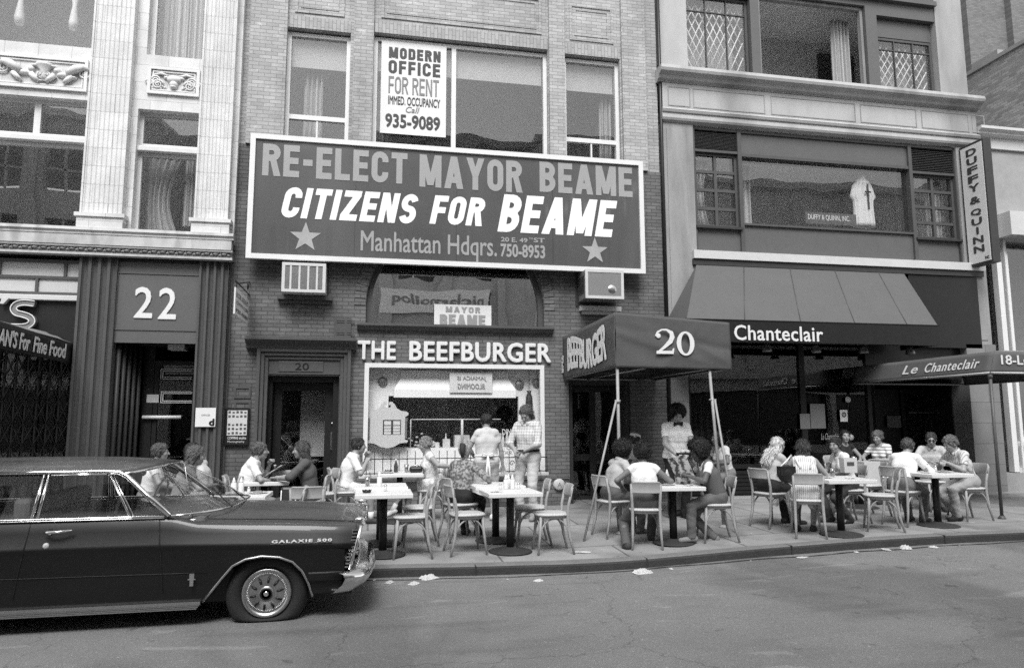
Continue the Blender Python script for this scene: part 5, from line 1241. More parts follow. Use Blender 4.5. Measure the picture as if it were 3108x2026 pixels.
xs2 = [-40, -20] + lin(-12, 20, 100) + [45]
grid('pavement', xs2, lin(KY+.17, FY+.6, 14), lambda x, y: walk_z(x, y), m_walk)
# kerb: rounded granite edge
def kerb_ring(x):
    g = gutter(x); wv = .012*math.sin(x*1.7)+.008*math.sin(x*4.3)
    return [(x, KY+wv, g-.2), (x, KY+wv, g+KH-.03), (x, KY+.012+wv, g+KH-.008), (x, KY+.035+wv, g+KH+.002), (x, KY+.168, walk_z(x, KY+.17)+.002), (x, KY+.172, g-.1)]
m_kerb = mat('granite_kerb', .17, .85, .3, 4, .5, 60, fine=.35)
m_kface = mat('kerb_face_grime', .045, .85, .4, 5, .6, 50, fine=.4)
b = MB(); b.loft([kerb_ring(x)[1:] for x in xs2], 0, smooth=False); struct('kerb', b, m_kerb)
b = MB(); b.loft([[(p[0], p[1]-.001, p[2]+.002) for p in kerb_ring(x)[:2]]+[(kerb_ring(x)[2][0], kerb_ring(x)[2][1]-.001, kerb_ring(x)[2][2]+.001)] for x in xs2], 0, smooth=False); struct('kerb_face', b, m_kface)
b = MB()
for x in (3.25, 5.15, 7.35, 1.2): b.box(x, x+.012, KY-.01, KY+.17, gutter(x)-.05, gutter(x)+KH+.0045)
struct('kerb_joint', b, m_dpaint2)
b = MB(); pts = [(x, KY-.13-.03*math.sin(x*1.3)-.02*math.sin(x*5), road_z(x, KY-.13)+.001) for x in lin(-.2, 9, 60)]
b.tube(pts, [.006+.006*abs(math.sin(i*1.7)) for i in range(60)], 5); struct('gutter_crack', b, m_black)
# ================================================================ the parked car
CY = 7.36; HW = .92; GZ = .08
CAR = thing('parked_car', 'large dark four door sedan with a flat front tyre parked at the kerb, left foreground', 'car', (-2.6, CY, GZ))
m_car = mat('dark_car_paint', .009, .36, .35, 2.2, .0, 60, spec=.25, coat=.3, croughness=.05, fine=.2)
def sheen_and_dust(m, d):          # sky sheen painted into the colour of up-facing surfaces, plus a dusty film
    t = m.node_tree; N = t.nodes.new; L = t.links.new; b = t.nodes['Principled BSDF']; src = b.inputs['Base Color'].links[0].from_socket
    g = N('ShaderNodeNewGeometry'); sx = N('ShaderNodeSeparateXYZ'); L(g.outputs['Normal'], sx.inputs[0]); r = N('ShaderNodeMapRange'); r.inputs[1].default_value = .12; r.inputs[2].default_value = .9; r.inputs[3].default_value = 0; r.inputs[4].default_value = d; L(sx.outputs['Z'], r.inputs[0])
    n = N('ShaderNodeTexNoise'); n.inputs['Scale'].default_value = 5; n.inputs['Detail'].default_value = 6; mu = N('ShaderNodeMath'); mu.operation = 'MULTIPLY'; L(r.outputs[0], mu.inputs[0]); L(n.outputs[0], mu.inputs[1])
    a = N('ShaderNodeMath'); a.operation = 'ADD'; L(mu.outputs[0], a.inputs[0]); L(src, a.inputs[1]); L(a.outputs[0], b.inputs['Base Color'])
sheen_and_dust(m_car, .13)
m_steelb = mat('badge_metal', .7, .5, .1, 9, metal=.3); m_chrome = mat('chrome', .75, .12, .1, 8, metal=1); m_rub = mat('tyre_rubber', .022, .8, .3, 10, .3, 90); m_alu = mat('dull_alloy', .5, .32, .2, 10, metal=1)
m_carin = mat('car_interior', .11, .7, .2, 5); g_car = glass('car_glass', .09, .96, .002, .8)
SX = [-5.32, -5.28, -5.1, -4.6, -4.0, -3.4, -2.8, -2.2, -1.75, -1.6, -1.4, -1.1, -.8, -.5, -.25, -.1, -.045]
def ztop(x): return float(np.interp(x, [-5.32, -5.0, -4.3, -1.64, -1.5, -1.39, -.6, -.043], [.80, .90, .965, .966, .935, .905, .878, .848]))     # fender / belt edge
def zcen(x): return float(np.interp(x, [-5.32, -5.0, -4.3, -1.62, -1.2, -.5, -.12, -.043], [.82, .93, .985, 1.0, .988, .955, .915, .875]))
def zcr(x): return float(np.interp(x, [-5.32, -1.66, -.167], [.73, .735, .695]))
def halfsec(x):
    c, t, z0 = zcr(x), ztop(x), zcen(x); lean = 0
    prof = [(.0, c-.035), (-.012, c-.008), (-.014, c), (-.004, c+.02), (.025, c+(t-c)*.55), (.05, t-.022), (.062, t-.006), (.078, t+.0), (.12, t+.002)]
    prof += [(.3, t+(z0-t)*.35), (.6, t+(z0-t)*.8), (HW, z0)]
    return prof
def body_ring(x):
    h = halfsec(x); r = []
    fr = max(0, (x+.3)/.3) if x > -.3 else 0
    tuck = .05*fr**2 if x > -.3 else (.06*max(0, (-5.0-x)/.3) if x < -5 else 0)
    for o, z in h: r.append((x - (.9-z)*.28*fr, CY-HW+o+tuck*(1-o/HW), z))
    for o, z in h[-2::-1]: r.append((x - (.9-z)*.28*fr, CY+HW-o-tuck*(1-o/HW), z))
    return r
b = MB(); b.loft([body_ring(x) for x in SX], 0)
def arch_pts(cx):
    return [(cx+dx, z) for dx, z in ((-.50, .27), (-.42, .37), (-.35, .46), (-.27, .555), (-.17, .605), (-.04, .625), (.1, .612), (.21, .57), (.29, .49), (.345, .385), (.375, .29), (.38, .27))]
WX = -.83; RX = WX-3.02
def zlow(x):
    z = float(np.interp(x, [-5.32, -1.35, -.5, -.04], [.27, .262, .30, .46]))
    for cx in (WX, RX):
        a = arch_pts(cx)
        if a[0][0] < x < a[-1][0]: z = max(z, float(np.interp(x, [p[0] for p in a], [p[1] for p in a])))
    return z
lx_ = sorted(set([-5.28, -5.0, -4.7] + [p[0] for p in arch_pts(WX)] + [p[0] for p in arch_pts(RX)] + lin(-3.3, -1.4, 12) + [p for p in lin(WX-.5, WX+.38, 24)] + [p for p in lin(RX-.5, RX+.38, 24)] + [-.36, -.25, -.19]))
for sgn in (-1, 1):
    rows = []
    for k in range(7):
        row = []
        for x in lx_:
            zt_, zb_ = zcr(x)-.035, zlow(x); z = zt_+(zb_-zt_)*k/6; tk = .055*((zt_-z)/.45)**2
            row.append((x, CY+sgn*(HW-tk), z))
        rows.append(row if sgn < 0 else row[::-1])
    b.loft(rows, 0)
b.add([(-.1, CY-HW+.05, .86), (-.1, CY+HW-.05, .86), (-.16, CY+HW-.03, .46), (-.16, CY-HW+.03, .46)], [(0, 3, 2, 1)], 0)
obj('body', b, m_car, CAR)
b = MB(); b.box(-5.1, -.35, CY-HW+.16, CY+HW-.16, .24, .5)
for cx in (WX, RX):
    pass
b.box(-5.1, -.3, CY-.5, CY+.5, .5, .82); obj('underbody', b, m_black, CAR)
# panel gaps as fine dark lines, arch lips, sill trim
b = MB(); ys_ = CY-HW-.004
def side_y(z, x=-2): 
    c = zcr(x)-.035
    return CY-HW+(.055*((c-z)/.45)**2 if z < c else float(np.interp(z, [c, c+.035, ztop(x)-.022, ztop(x)], [0, -.014, .05, .07])))-.002
for pts in ([(-1.70, .955), (-1.672, .735), (-1.66, .65), (-1.635, .3)], [(-2.66, .955), (-2.675, .735), (-2.69, .65), (-2.75, .3)]):
    q = []
    for (xa, za), (xb, zb_) in zip(pts[:-1], pts[1:]):
        for k in range(6): t = k/6; z = za+(zb_-za)*t; q.append((xa+(xb-xa)*t, side_y(z, xa), z))
    b.tube(q, .0045, 5)
b.tube([(x, side_y(.52)-.001, .515+.012*(x+2)*-1*.5) for x in lin(-3.3, -1.3, 10)], .003, 4)
hl = []
for x in lin(-1.55, -.12, 14): hl.append((x, CY-HW+.20, ztop(x)+(zcen(x)-ztop(x))*.2+.002))
b.tube(hl, .004, 5); obj('panel_gap', b, m_black, CAR)
for cx in (WX, RX):
    a = arch_pts(cx); obj('arch_lip', MB().tube([(x, CY-HW+.055*((zcr(x)-.035-z)/.45)**2-.006, z) for x, z in a], .011, 6), m_alu, CAR)
b = MB()
for k, (za, zb_) in enumerate(((.252, .278), (.238, .248), (.226, .235), (.213, .223))): b.box(-3.3, -1.345+.01*-k, CY-HW+.035-.012*(k == 0), CY-HW+.07, za+.0, zb_)
obj('sill_trim', b, m_alu, CAR)
# glasshouse
def ws_base(t): u = 2*t-1; return (-1.62+.44*(1-u**4), CY+HW*.965*u, .968+.03*(1-u*u))
def ws_top(t): u = 2*t-1; return (-2.03+.2*(1-u**4), CY+.74*u, 1.312+.052*(1-u*u))
T = lin(0, 1, 25)
b = MB(); b.loft([[ws_base(t) for t in T], [tuple(np.array(ws_base(t))*.5+np.array(ws_top(t))*.5+np.array((.012, 0, .01))) for t in T], [ws_top(t) for t in T]], 0); obj('windscreen', b, g_car, CAR)
b = MB(); rows = []
for s in lin(0, 1, 16):
    row = []
    for t in T:
        u = 2*t-1; p = np.array(ws_top(t)); x = p[0]+(-4.35-p[0])*s
        z = 1.318+.08*(1-u*u)*(1-.35*(1-min(1, s*6))**1) + .022*math.sin(math.pi*min(1, s*1.1))
        row.append((x, CY+(.745+.02*math.sin(math.pi*s))*u, z - .03*max(0, s-.8)/.2))
    rows.append(row)
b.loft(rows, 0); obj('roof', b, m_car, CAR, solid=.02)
b = MB(); rows = []
for s in lin(0, 1, 6):
    row = []
    for t in T:
        u = 2*t-1; row.append((-4.33-.55*s, CY+(.745+.1*s)*u, (1.29+.08*(1-u*u))*(1-s)+.975*s))
    rows.append(row)
b.loft(rows, 0); obj('rear_glass', b, g_car, CAR)
yb_, yt_ = CY-HW+.045, CY-.755      # belt / rail offsets, near side
def gl(x, t, far=False):            # point on the side glass plane: t 0 belt .. 1 rail
    y = yb_+(yt_-yb_)*t; z = .972+(1.318-.972)*t
    return (x, y if not far else 2*CY-y, z)
for far in (False, True):
    nm = []
    for xs_ in (((-2.06, 1), (-1.70, 0), (-1.91, 0), (-2.12, .97)), ((-2.14, .97), (-1.93, 0), (-2.60, 0), (-2.585, .97)), ((-2.64, .97), (-2.655, 0), (-3.85, 0), (-4.2, .97))):
        b = MB(); b.add([gl(x, t, far) for x, t in xs_], [(0, 1, 2, 3)]); obj('side_window', b, g_car, CAR)
    b = MB()
    b.tube([gl(x, -.01, far) for x in lin(-1.66, -4.9, 10)], .012, 6); b.tube([gl(x, -.045, far) for x in lin(-1.66, -4.9, 10)], .006, 6)
    b.tube([gl(-1.62, .0, far), gl(-1.83, .5, far), gl(-2.0, .93, far), gl(-2.07, 1.03, far), gl(-2.2, 1.05, far)] + [gl(x, 1.05, far) for x in lin(-2.4, -4.3, 8)], [.024, .024, .022, .02, .017] + [.016]*8, 8)
    b.tube([gl(-1.925, 0, far), gl(-2.135, .99, far)], .011, 6); b.tube([gl(-2.615, 0, far), gl(-2.6, .99, far)], .013, 6); b.tube([gl(-2.655, 0, far), gl(-2.635, .99, far)], .013, 6)
    b.tube([gl(-1.90, .02, far), gl(-2.115, .985, far)], .006, 5); b.tube([gl(-2.16, .985, far), gl(-2.58, .985, far)], .008, 5)
    obj('window_trim', b, m_chrome, CAR)
b = MB()
for far in (1,):
    b.add([gl(-3.85, 0), gl(-4.25, 1.05), gl(-4.4, 1.0), gl(-4.95, 0)], [(0, 1, 2, 3)]); b.add([gl(-3.85, 0, True), gl(-4.25, 1.05, True), gl(-4.4, 1.0, True), gl(-4.95, 0, True)], [(3, 2, 1, 0)])
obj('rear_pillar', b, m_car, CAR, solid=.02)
b = MB()
b.tube([tuple(np.array(ws_top(t))+np.array((.0, 0, .004))) for t in T], .012, 6); b.tube([tuple(np.array(ws_base(t))+np.array((.01, 0, .004))) for t in T], .01, 6); obj('screen_trim', b, m_chrome, CAR)
b = MB()
for xx in (-2.75, -3.7):
    b.box(xx-.14, xx, CY-.68, CY+.68, .6, 1.12); b.box(xx, xx+.5, CY-.68, CY+.68, .5, .68)
b.box(-1.85, -1.35, CY-.8, CY+.8, .8, .955); obj('seats_and_dash', b, m_carin, CAR, bevel=.04)
b = MB(); b.tube([(-2.03+.05*math.sin(t), CY+.36+.2*math.cos(t), 1.02+.17*math.sin(t)) for t in lin(0, 2*math.pi, 25)], .012, 6); b.tube([(-1.8, CY+.36, .93), (-2.03, CY+.36, 1.02)], .02, 6); obj('steering_wheel', b, m_cream, CAR)
b = MB(); b.ball((-2.1, CY, 1.27), (.02, .11, .03)); obj('inner_mirror', b, m_black, CAR)
b = MB()
for y0 in (-.5, .15):
    b.tube([(-1.2, CY+y0, 1.0), (-1.32, CY+y0+.28, 1.03), (-1.42, CY+y0+.55, 1.06)], .007, 5)
obj('wiper', b, m_black, CAR)
b = MB(); b.tube([(-1.46, CY-HW+.14, .93), (-1.54, CY-HW+.1, 1.4)], [.004, .002], 5); obj('aerial', b, m_steel, CAR)
b = MB(); b.ball((-1.46, CY-HW+.14, .925), (.05, .02, .012)); obj('aerial_base', b, m_chrome, CAR)
b = MB(); b.tube([(-2.53, CY-HW-.012, .874), (-2.5, CY-HW-.04, .878), (-2.42, CY-HW-.042, .88), (-2.33, CY-HW-.02, .888)], [.012, .014, .012, .008], 8); b.lathe([(.02, -.016), (.026, -.01), (.026, .03)], (-2.505, CY-HW+.03, .872), 12, axis='y'); obj('door_handle', b, m_chrome, CAR)
b = MB(); b.lathe([(.001, -.012), (.02, -.012), (.024, -.004), (.024, .03)], (-2.52, CY-HW+.004, .768), 14, axis='y'); obj('door_lock', b, m_cream, CAR)
# wheels
def wheel(cx, cz, ysgn, flat):
    w_ = bpy.data.objects.new('wheel', None); C.objects.link(w_); w_.parent = CAR; w_.matrix_parent_inverse = world_inv(CAR)
    y0 = CY+ysgn*(HW-.10); 
    prof = [(.205, .0), (.225, -.03), (.27, -.045), (.31, -.03), (.332, .0), (.337, .05), (.335, .12), (.3, .17), (.21, .18)]
    b = MB(); n = 48; rings = []
    for r, o in prof:
        ring = []
        for j in range(n):
            q = 2*math.pi*j/n; x, z = r*math.cos(q), r*math.sin(q); yy = o
            g = road_z(cx, y0)+.003
            if cz+z < g+.05:
                k = (g+.05-(cz+z)); z = g+.05*math.exp(-k/.05)-.0*k-cz; x *= 1+.9*k*(1 if flat else .3); yy -= .10*k if o <= 0 else 0
            ring.append((cx+x, y0+(yy if ysgn < 0 else -yy), cz+z))
        rings.append(ring if ysgn < 0 else ring[::-1])
    b.loft(rings, 0, closed=True); obj('tyre', b, m_rub, w_, world=False)
    if ysgn > 0: return
    b = MB(); b.lathe([(.001, -.048), (.05, -.047), (.055, -.036), (.064, -.03), (.07, -.038), (.16, -.012), (.172, -.022), (.186, -.03), (.198, -.03), (.207, -.012), (.207, .03)], (cx, y0, cz), 64, axis='y')
    for k in range(72):
        q = 2*math.pi*k/72; 
        b.tube([(cx+r*math.cos(q), y0-.016, cz+r*math.sin(q)) for r in (.14, .168)], .0032, 4)
    obj('wheel_cover', b, m_alu, w_, world=False)
    b = MB()
    for k in range(10):
        q = 2*math.pi*(k+.3)/10
        c_, s_ = math.cos(q), math.sin(q)
        b.tube([(cx+r*c_, y0-o, cz+r*s_) for r, o in ((.085, .037), (.11, .031), (.135, .024))], [.009, .011, .006], 6)
    b.lathe([(.04, -.05), (.05, -.0495), (.052, -.047)], (cx, y0, cz), 24, axis='y')
    obj('cover_slot', b, m_black, w_, world=False)
    b = MB(); b.lathe([(.001, -.053), (.018, -.053), (.02, -.05)], (cx, y0, cz), 16, axis='y')
    for k in range(3): b.box(cx-.012, cx+.012, y0-.055, y0-.0531, cz-.012+.01*k, cz-.008+.01*k)
    obj('hub_emblem', b, m_chrome, w_, world=False)
wheel(WX, .306, -1, True); wheel(RX, .40, -1, False); wheel(WX, .36, 1, False); wheel(RX, .40, 1, False)
b = MB()
for cx in (WX, RX):
    a = arch_pts(cx); b.loft([[(x, CY-HW+.04, z+.01) for x, z in a], [(x, CY-.4, z+.01) for x, z in a]], 0, smooth=False)
    b.box(cx-.5, cx+.4, CY-.42, CY-.4, .2, .66)
obj('wheel_well', b, m_black, CAR)
# front end
b = MB()
for k in range(12):
    z = .50+.028*k; x = -.085-(.86-z)*.2; b.box(x-.03, x+.016, CY-HW+.02, CY+HW-.02, z, z+.012)
obj('grille', b, m_chrome, CAR)
b = MB()
for s in (-1, 1):
    x = -.06
    b.tube([(-.055, CY+s*(HW-.03), .85), (-.10, CY+s*(HW-.02), .66), (-.15, CY+s*(HW-.01), .49)], [.016, .014, .014], 6)
    b.tube([(-.045, CY+s*(HW-.03), .855), (-.02, CY+s*(HW-.35), .86), (-.01, CY, .865)], .012, 6)
    b.tube([(-.06, CY+s*(HW-.30), .85), (-.14, CY+s*(HW-.3), .5)], .01, 6)
    b.ball((-.07, CY+s*(HW-.16), .885), (.05, .03, .022))
obj('grille_surround', b, m_chrome, CAR)
for s in (-1, 1):
    for z in (.745, .585):
        x = -.075-(.86-z)*.2
        h_ = obj('headlight', MB().lathe([(.001, .022), (.05, .018), (.075, .0), (.078, -.06)], (x, CY+s*(HW-.16), z), 24, axis='x'), g_car if False else mat('lamp_glass', .6, .1, .05, 5, coat=1), CAR)
        obj('headlight_rim', MB().lathe([(.076, .004), (.09, .012), (.095, -.04)], (x, CY+s*(HW-.16), z), 24, axis='x'), m_chrome, h_)
b = MB(); rows = []
yy = [-HW-.02, -HW-.045, -HW+.0, -HW+.12, -.5, 0, .5, HW-.12, HW, HW+.045, HW+.02]; bxo = [-.46, -.2, -.065, .005, .05, .065, .05, .005, -.065, -.2, -.46]
for y, x in zip(yy, bxo):
    f = 1 if abs(y) < HW else .92
    top, bot = .475, .30
    rows.append([(x-.14, CY+y, top-.0), (x-.05, CY+y*1.0, top), (x+.005, CY+y, top-.02), (x+.02, CY+y, top-.06), (x-.005, CY+y, (top+bot)/2-.02), (x-.075, CY+y, bot+.01), (x-.12, CY+y, bot), (x-.16, CY+y, bot)])
rows_a = rows[1:-1]
b.loft(rows_a, 0); obj('front_bumper', b, m_chrome, CAR)
b = MB()
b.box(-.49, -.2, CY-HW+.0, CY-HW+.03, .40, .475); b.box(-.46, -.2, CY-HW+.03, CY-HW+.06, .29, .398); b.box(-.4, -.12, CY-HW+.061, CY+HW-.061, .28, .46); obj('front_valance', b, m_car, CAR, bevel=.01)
b = MB(); rows = []
for y, x in ((-HW-.01, -5.1), (-HW+.05, -5.36), (0, -5.42), (HW-.05, -5.36), (HW+.01, -5.1)):
    rows.append([(x+.05, CY+y, .55), (x-.03, CY+y, .52), (x-.04, CY+y, .42), (x+.04, CY+y, .36)])
b.loft(rows, 0); obj('rear_bumper', b, m_chrome, CAR)
x0, z0 = FX(632, 1256, CY-HW), FZ(632, 1258, CY-HW); x1 = FX(772, 1256, CY-HW); z0 = zcr(-.5)+.025
letters('badge', 'GALAXIE 500', CAR, m_steelb, (x0, CY-HW-.012, z0), UX, (0, .25, .968), x1-x0, .026, thick=.012, bold=.04, space=1.25)
b = MB(); b.box(x0-.01, x1, CY-HW-.012, CY-HW+.0, z0-.008, z0-.004); X = FX(446, 1346, CY-HW); Z = FZ(446, 1346, CY-HW)
b.prism([(X-.018, Z+.05), (X-.018, Z+.01), (X-.03, Z+.008), (X-.03, Z+.0), (X-.014, Z-.002), (X-.014, Z-.05), (X+.014, Z-.05), (X+.014, Z-.002), (X+.03, Z+.0), (X+.03, Z+.008), (X+.018, Z+.01), (X+.018, Z+.05)], CY-HW-.012, CY-HW+.03); obj('fender_emblem', b, m_chrome, CAR)
# ================================================================ chairs and tables
m_wood = mat('pale_varnished_wood', .34, .5, .2, 14, .1, 60, streak=.2); m_pad = mat('pale_vinyl_pad', .52, .45, .08, 6); m_ttop = mat('white_laminate', .72, .35, .05, 3, .05, 90); m_ped = mat('black_pedestal', .012, .45, .2, 6); m_tbase = mat('dusty_iron_base', .035, .7, .35, 8)
def make_chair():
    t = thing('cafe_chair', '', 'chair', (0, 0, 0))
    def sq(r, z, e=3.2, ox=0): return [(ox+r*abs(math.cos(a))**(2/e)*math.copysign(1, math.cos(a)), r*.98*abs(math.sin(a))**(2/e)*math.copysign(1, math.sin(a)), z) for a in lin(0, 2*math.pi, 33)[:-1]]
    b = MB(); b.loft([sq(.19, .425), sq(.2, .43), sq(.2, .455), sq(.205, .457)], 0, closed=True, caps=True); s = obj('seat', b, m_wood, t, world=False)
    b = MB(); b.loft([sq(.208, .4575), sq(.216, .465), sq(.212, .48), sq(.17, .488), sq(.05, .49)], 0, closed=True, caps=True); obj('cushion', b, m_pad, s, world=False)
    for s_ in (-1, 1):
        b = MB(); b.tube([(.155, s_*.15, .45), (.17, s_*.165, .25), (.2, s_*.185, .0)], [.019, .018, .013], 8); obj('leg', b, m_wood, t, world=False)
        b = MB(); b.tube([(-.25, s_*.185, 0), (-.2, s_*.175, .2), (-.175, s_*.17, .44), (-.185, s_*.175, .58), (-.235, s_*.185, .795)], [.014, .018, .02, .018, .015], 8); obj('leg', b, m_wood, t, world=False)
    b = MB(); rows = []
    for z, o in ((.685, -.205), (.693, -.2), (.80, -.227), (.82, -.232), (.826, -.236)):
        hw = .195 if .69 < z < .81 else .17
        rows.append([(o-.05*(1-(y/.195)**2)+.012*0, y, z) for y in lin(-hw, hw, 17)])
    b.loft(rows, 0); obj('backrest', b, m_wood, t, world=False, solid=.018)
    b = MB()
    def hoop(p, q, zt): 
        p, q = np.array(p), np.array(q); b.tube([tuple(p+(q-p)*(1-math.cos(a))/2+np.array((0, 0, (zt-p[2])*math.sin(a)))) for a in lin(0, math.pi, 15)], .011, 6)
    hoop((.175, -.165, .2), (.175, .165, .2), .425); hoop((.17, .165, .2), (-.19, .17, .2), .425); hoop((.17, -.165, .2), (-.19, -.17, .2), .425)
    obj('hoop_brace', b, m_wood, t, world=False); return t
def make_table():
    t = thing('cafe_table', '', 'table', (0, 0, 0))
    b = MB().box(-.335, .335, -.335, .335, .69, .74); obj('tabletop', b, m_ttop, t, world=False, bevel=.006)
    b = MB(); b.tube([(0, 0, .02), (0, 0, .69)], .048, 14); b.box(-.2, .2, -.03, .03, .665, .6895); obj('pedestal', b, m_ped, t, world=False)
    b = MB(); b.lathe([(.27, 0), (.275, .008), (.25, .02), (.1, .035), (.06, .06)], (0, 0, 0), 28); obj('base', b, m_tbase, t, world=False); return t
def dup(root, loc, rz, label, group=None, name=None):
    r = root.copy(); C.objects.link(r); r.location = loc; r.rotation_euler = (0, 0, rz); r['label'] = label
    if group: r['group'] = group
    for ch in list(root.children):
        c = ch.copy(); C.objects.link(c); c.parent = r
        for g in ch.children:
            d = g.copy(); C.objects.link(d); d.parent = c
    return r
def place(proto, used, loc, rz, label, group):
    if not used: 
        used.append(1); proto.location = loc; proto.rotation_euler = (0, 0, rz); proto['label'] = label; proto['group'] = group; return proto
    return dup(proto, loc, rz, label, group)
chair0, cu_, table0, tu_ = make_chair(), [], make_table(), []
def chair(x, y, deg, label):
    p = GP(x, y) if y > 1170 else None
    o = place(chair0, cu_, p, R_(deg), label, 'bentwood cafe chairs on the pavement'); return p
def chair_at(x, Y, deg, label):
    X = FX(x, 1180, Y); p = (X, Y, walk_z(X, Y)); place(chair0, cu_, p, R_(deg), label, 'bentwood cafe chairs on the pavement'); return p
def table_at(x, Y, deg, label):
    X = FX(x, 1180, Y); p = (X, Y, walk_z(X, Y)); place(table0, tu_, p, R_(deg), label, 'white topped cafe tables on the pavement'); return p
def table(x, y, deg, label):
    p = GP(x, y); place(table0, tu_, p, R_(deg), label, 'white topped cafe tables on the pavement'); return p
# ================================================================ people: distance-field bodies meshed by surface nets
def smin(a, b, k):
    h = np.clip(.5+.5*(b-a)/k, 0, 1); return b*(1-h)+a*h-k*h*(1-h)
def sd_cap(p, a, b, ra, rb):
    pa = p-a; ba = b-a; t = np.clip((pa@ba)/max(ba@ba, 1e-9), 0, 1)
    return np.linalg.norm(pa-t[:, None]*ba, axis=1)-(ra+(rb-ra)*t)
def sd_ell(p, c, r, Rm=None):
    q = p-c
    if Rm is not None: q = q@Rm          # into the local frame
    q = q/r; l = np.linalg.norm(q, axis=1); return (l-1)*np.minimum.reduce(r) if False else l*(l-1)/np.maximum(np.linalg.norm(q/r, axis=1), 1e-6)
def mesh_field(f, lo, hi, h):
    lo = np.array(lo)-3*h; n = np.maximum(1, np.ceil((np.array(hi)+3*h-lo)/(4*h)).astype(int))
    ax = [lo[i]+(np.arange(n[i])*4+1.5)*h for i in range(3)]
    g = np.stack(np.meshgrid(*ax, indexing='ij'), -1).reshape(-1, 3)
    dc = f(g); D = np.repeat(dc[:, None], 64, 1)
    near = np.abs(dc) < h*4*1.25
    off = (np.stack(np.meshgrid(*[np.arange(4)]*3, indexing='ij'), -1).reshape(-1, 3)-1.5)*h
    if near.any():
        pts = (g[near][:, None, :]+off[None]).reshape(-1, 3); D[near] = f(pts).reshape(-1, 64)
    D = D.reshape(*n, 4, 4, 4).transpose(0, 3, 1, 4, 2, 5).reshape(n*4)
    S = D < 0; N = np.array(D.shape)
    sl = lambda o: tuple(slice(o[i], N[i]-1+o[i]) for i in range(3))
    cor = [(i, j, k) for i in (0, 1) for j in (0, 1) for k in (0, 1)]
    cnt = sum(S[sl(c)].astype(np.int8) for c in cor); act = (cnt > 0) & (cnt < 8)
    idx = -np.ones(act.shape, int); ijk = np.argwhere(act); idx[act] = np.arange(len(ijk))
    V = np.zeros((len(ijk), 3)); W_ = np.zeros(len(ijk))
    vals = {c: D[sl(c)][act] for c in cor}
    for c in cor:
        for a in range(3):
            if c[a] == 0:
                e = list(c); e[a] = 1; e = tuple(e); d0, d1 = vals[c], vals[e]; m = (d0 < 0) != (d1 < 0)
                t = np.where(m, d0/np.where(m, d0-d1, 1), 0); q = np.array(c, float)[None].repeat(len(t), 0); q[:, a] = t
                V[m] += q[m]; W_[m] += 1
    V = (V/W_[:, None]+ijk)*h+lo
    F = []
    for a in range(3):
        s0 = [slice(None)]*3; s1 = [slice(None)]*3; s0[a] = slice(0, N[a]-1); s1[a] = slice(1, N[a])
        A, B = S[tuple(s0)], S[tuple(s1)]; cr = A != B
        b_, c_ = (a+1) % 3, (a+2) % 3
        ed = np.argwhere(cr); ed = ed[(ed[:, b_] > 0) & (ed[:, c_] > 0) & (ed[:, b_] < N[b_]-1) & (ed[:, c_] < N[c_]-1)]
        fl = A[tuple(ed.T)]
        q = []
        for db, dc_ in ((-1, -1), (0, -1), (0, 0), (-1, 0)):
            t = ed.copy(); t[:, b_] += db; t[:, c_] += dc_; q.append(idx[tuple(t.T)])
        q = np.stack(q, 1); q[~fl] = q[~fl][:, ::-1]; F.append(q)
    return V, np.concatenate(F)
def np_mesh(name, V, F, mats, mi=None, parent=None):
    me = bpy.data.meshes.new(name); me.vertices.add(len(V)); me.vertices.foreach_set('co', V.astype(np.float32).ravel())
    me.loops.add(len(F)*4); me.loops.foreach_set('vertex_index', F.astype(np.int32).ravel())
    me.polygons.add(len(F)); me.polygons.foreach_set('loop_start', np.arange(len(F), dtype=np.int32)*4)
    me.polygons.foreach_set('use_smooth', np.ones(len(F), bool))
    for m in mats: me.materials.append(m)
    if mi is not None: me.polygons.foreach_set('material_index', mi.astype(np.int32))
    me.update(calc_edges=True); me.validate()
    return link_mesh(name, me, parent, False)
def unit(v): v = np.array(v, float); return v/max(np.linalg.norm(v), 1e-9)
def ik(root, tgt, l1, l2, hint):
    root, tgt = np.array(root, float), np.array(tgt, float); d = tgt-root; L = np.linalg.norm(d)
    if L > (l1+l2)*.995: tgt = root+d/L*(l1+l2)*.995; d = tgt-root; L = np.linalg.norm(d)
    u = d/L; a = (l1*l1-l2*l2+L*L)/(2*L); hh = math.sqrt(max(l1*l1-a*a, 0)); hv = np.array(hint, float); hv = hv-u*(hv@u); hv = unit(hv)
    return root+u*a+hv*hh, tgt
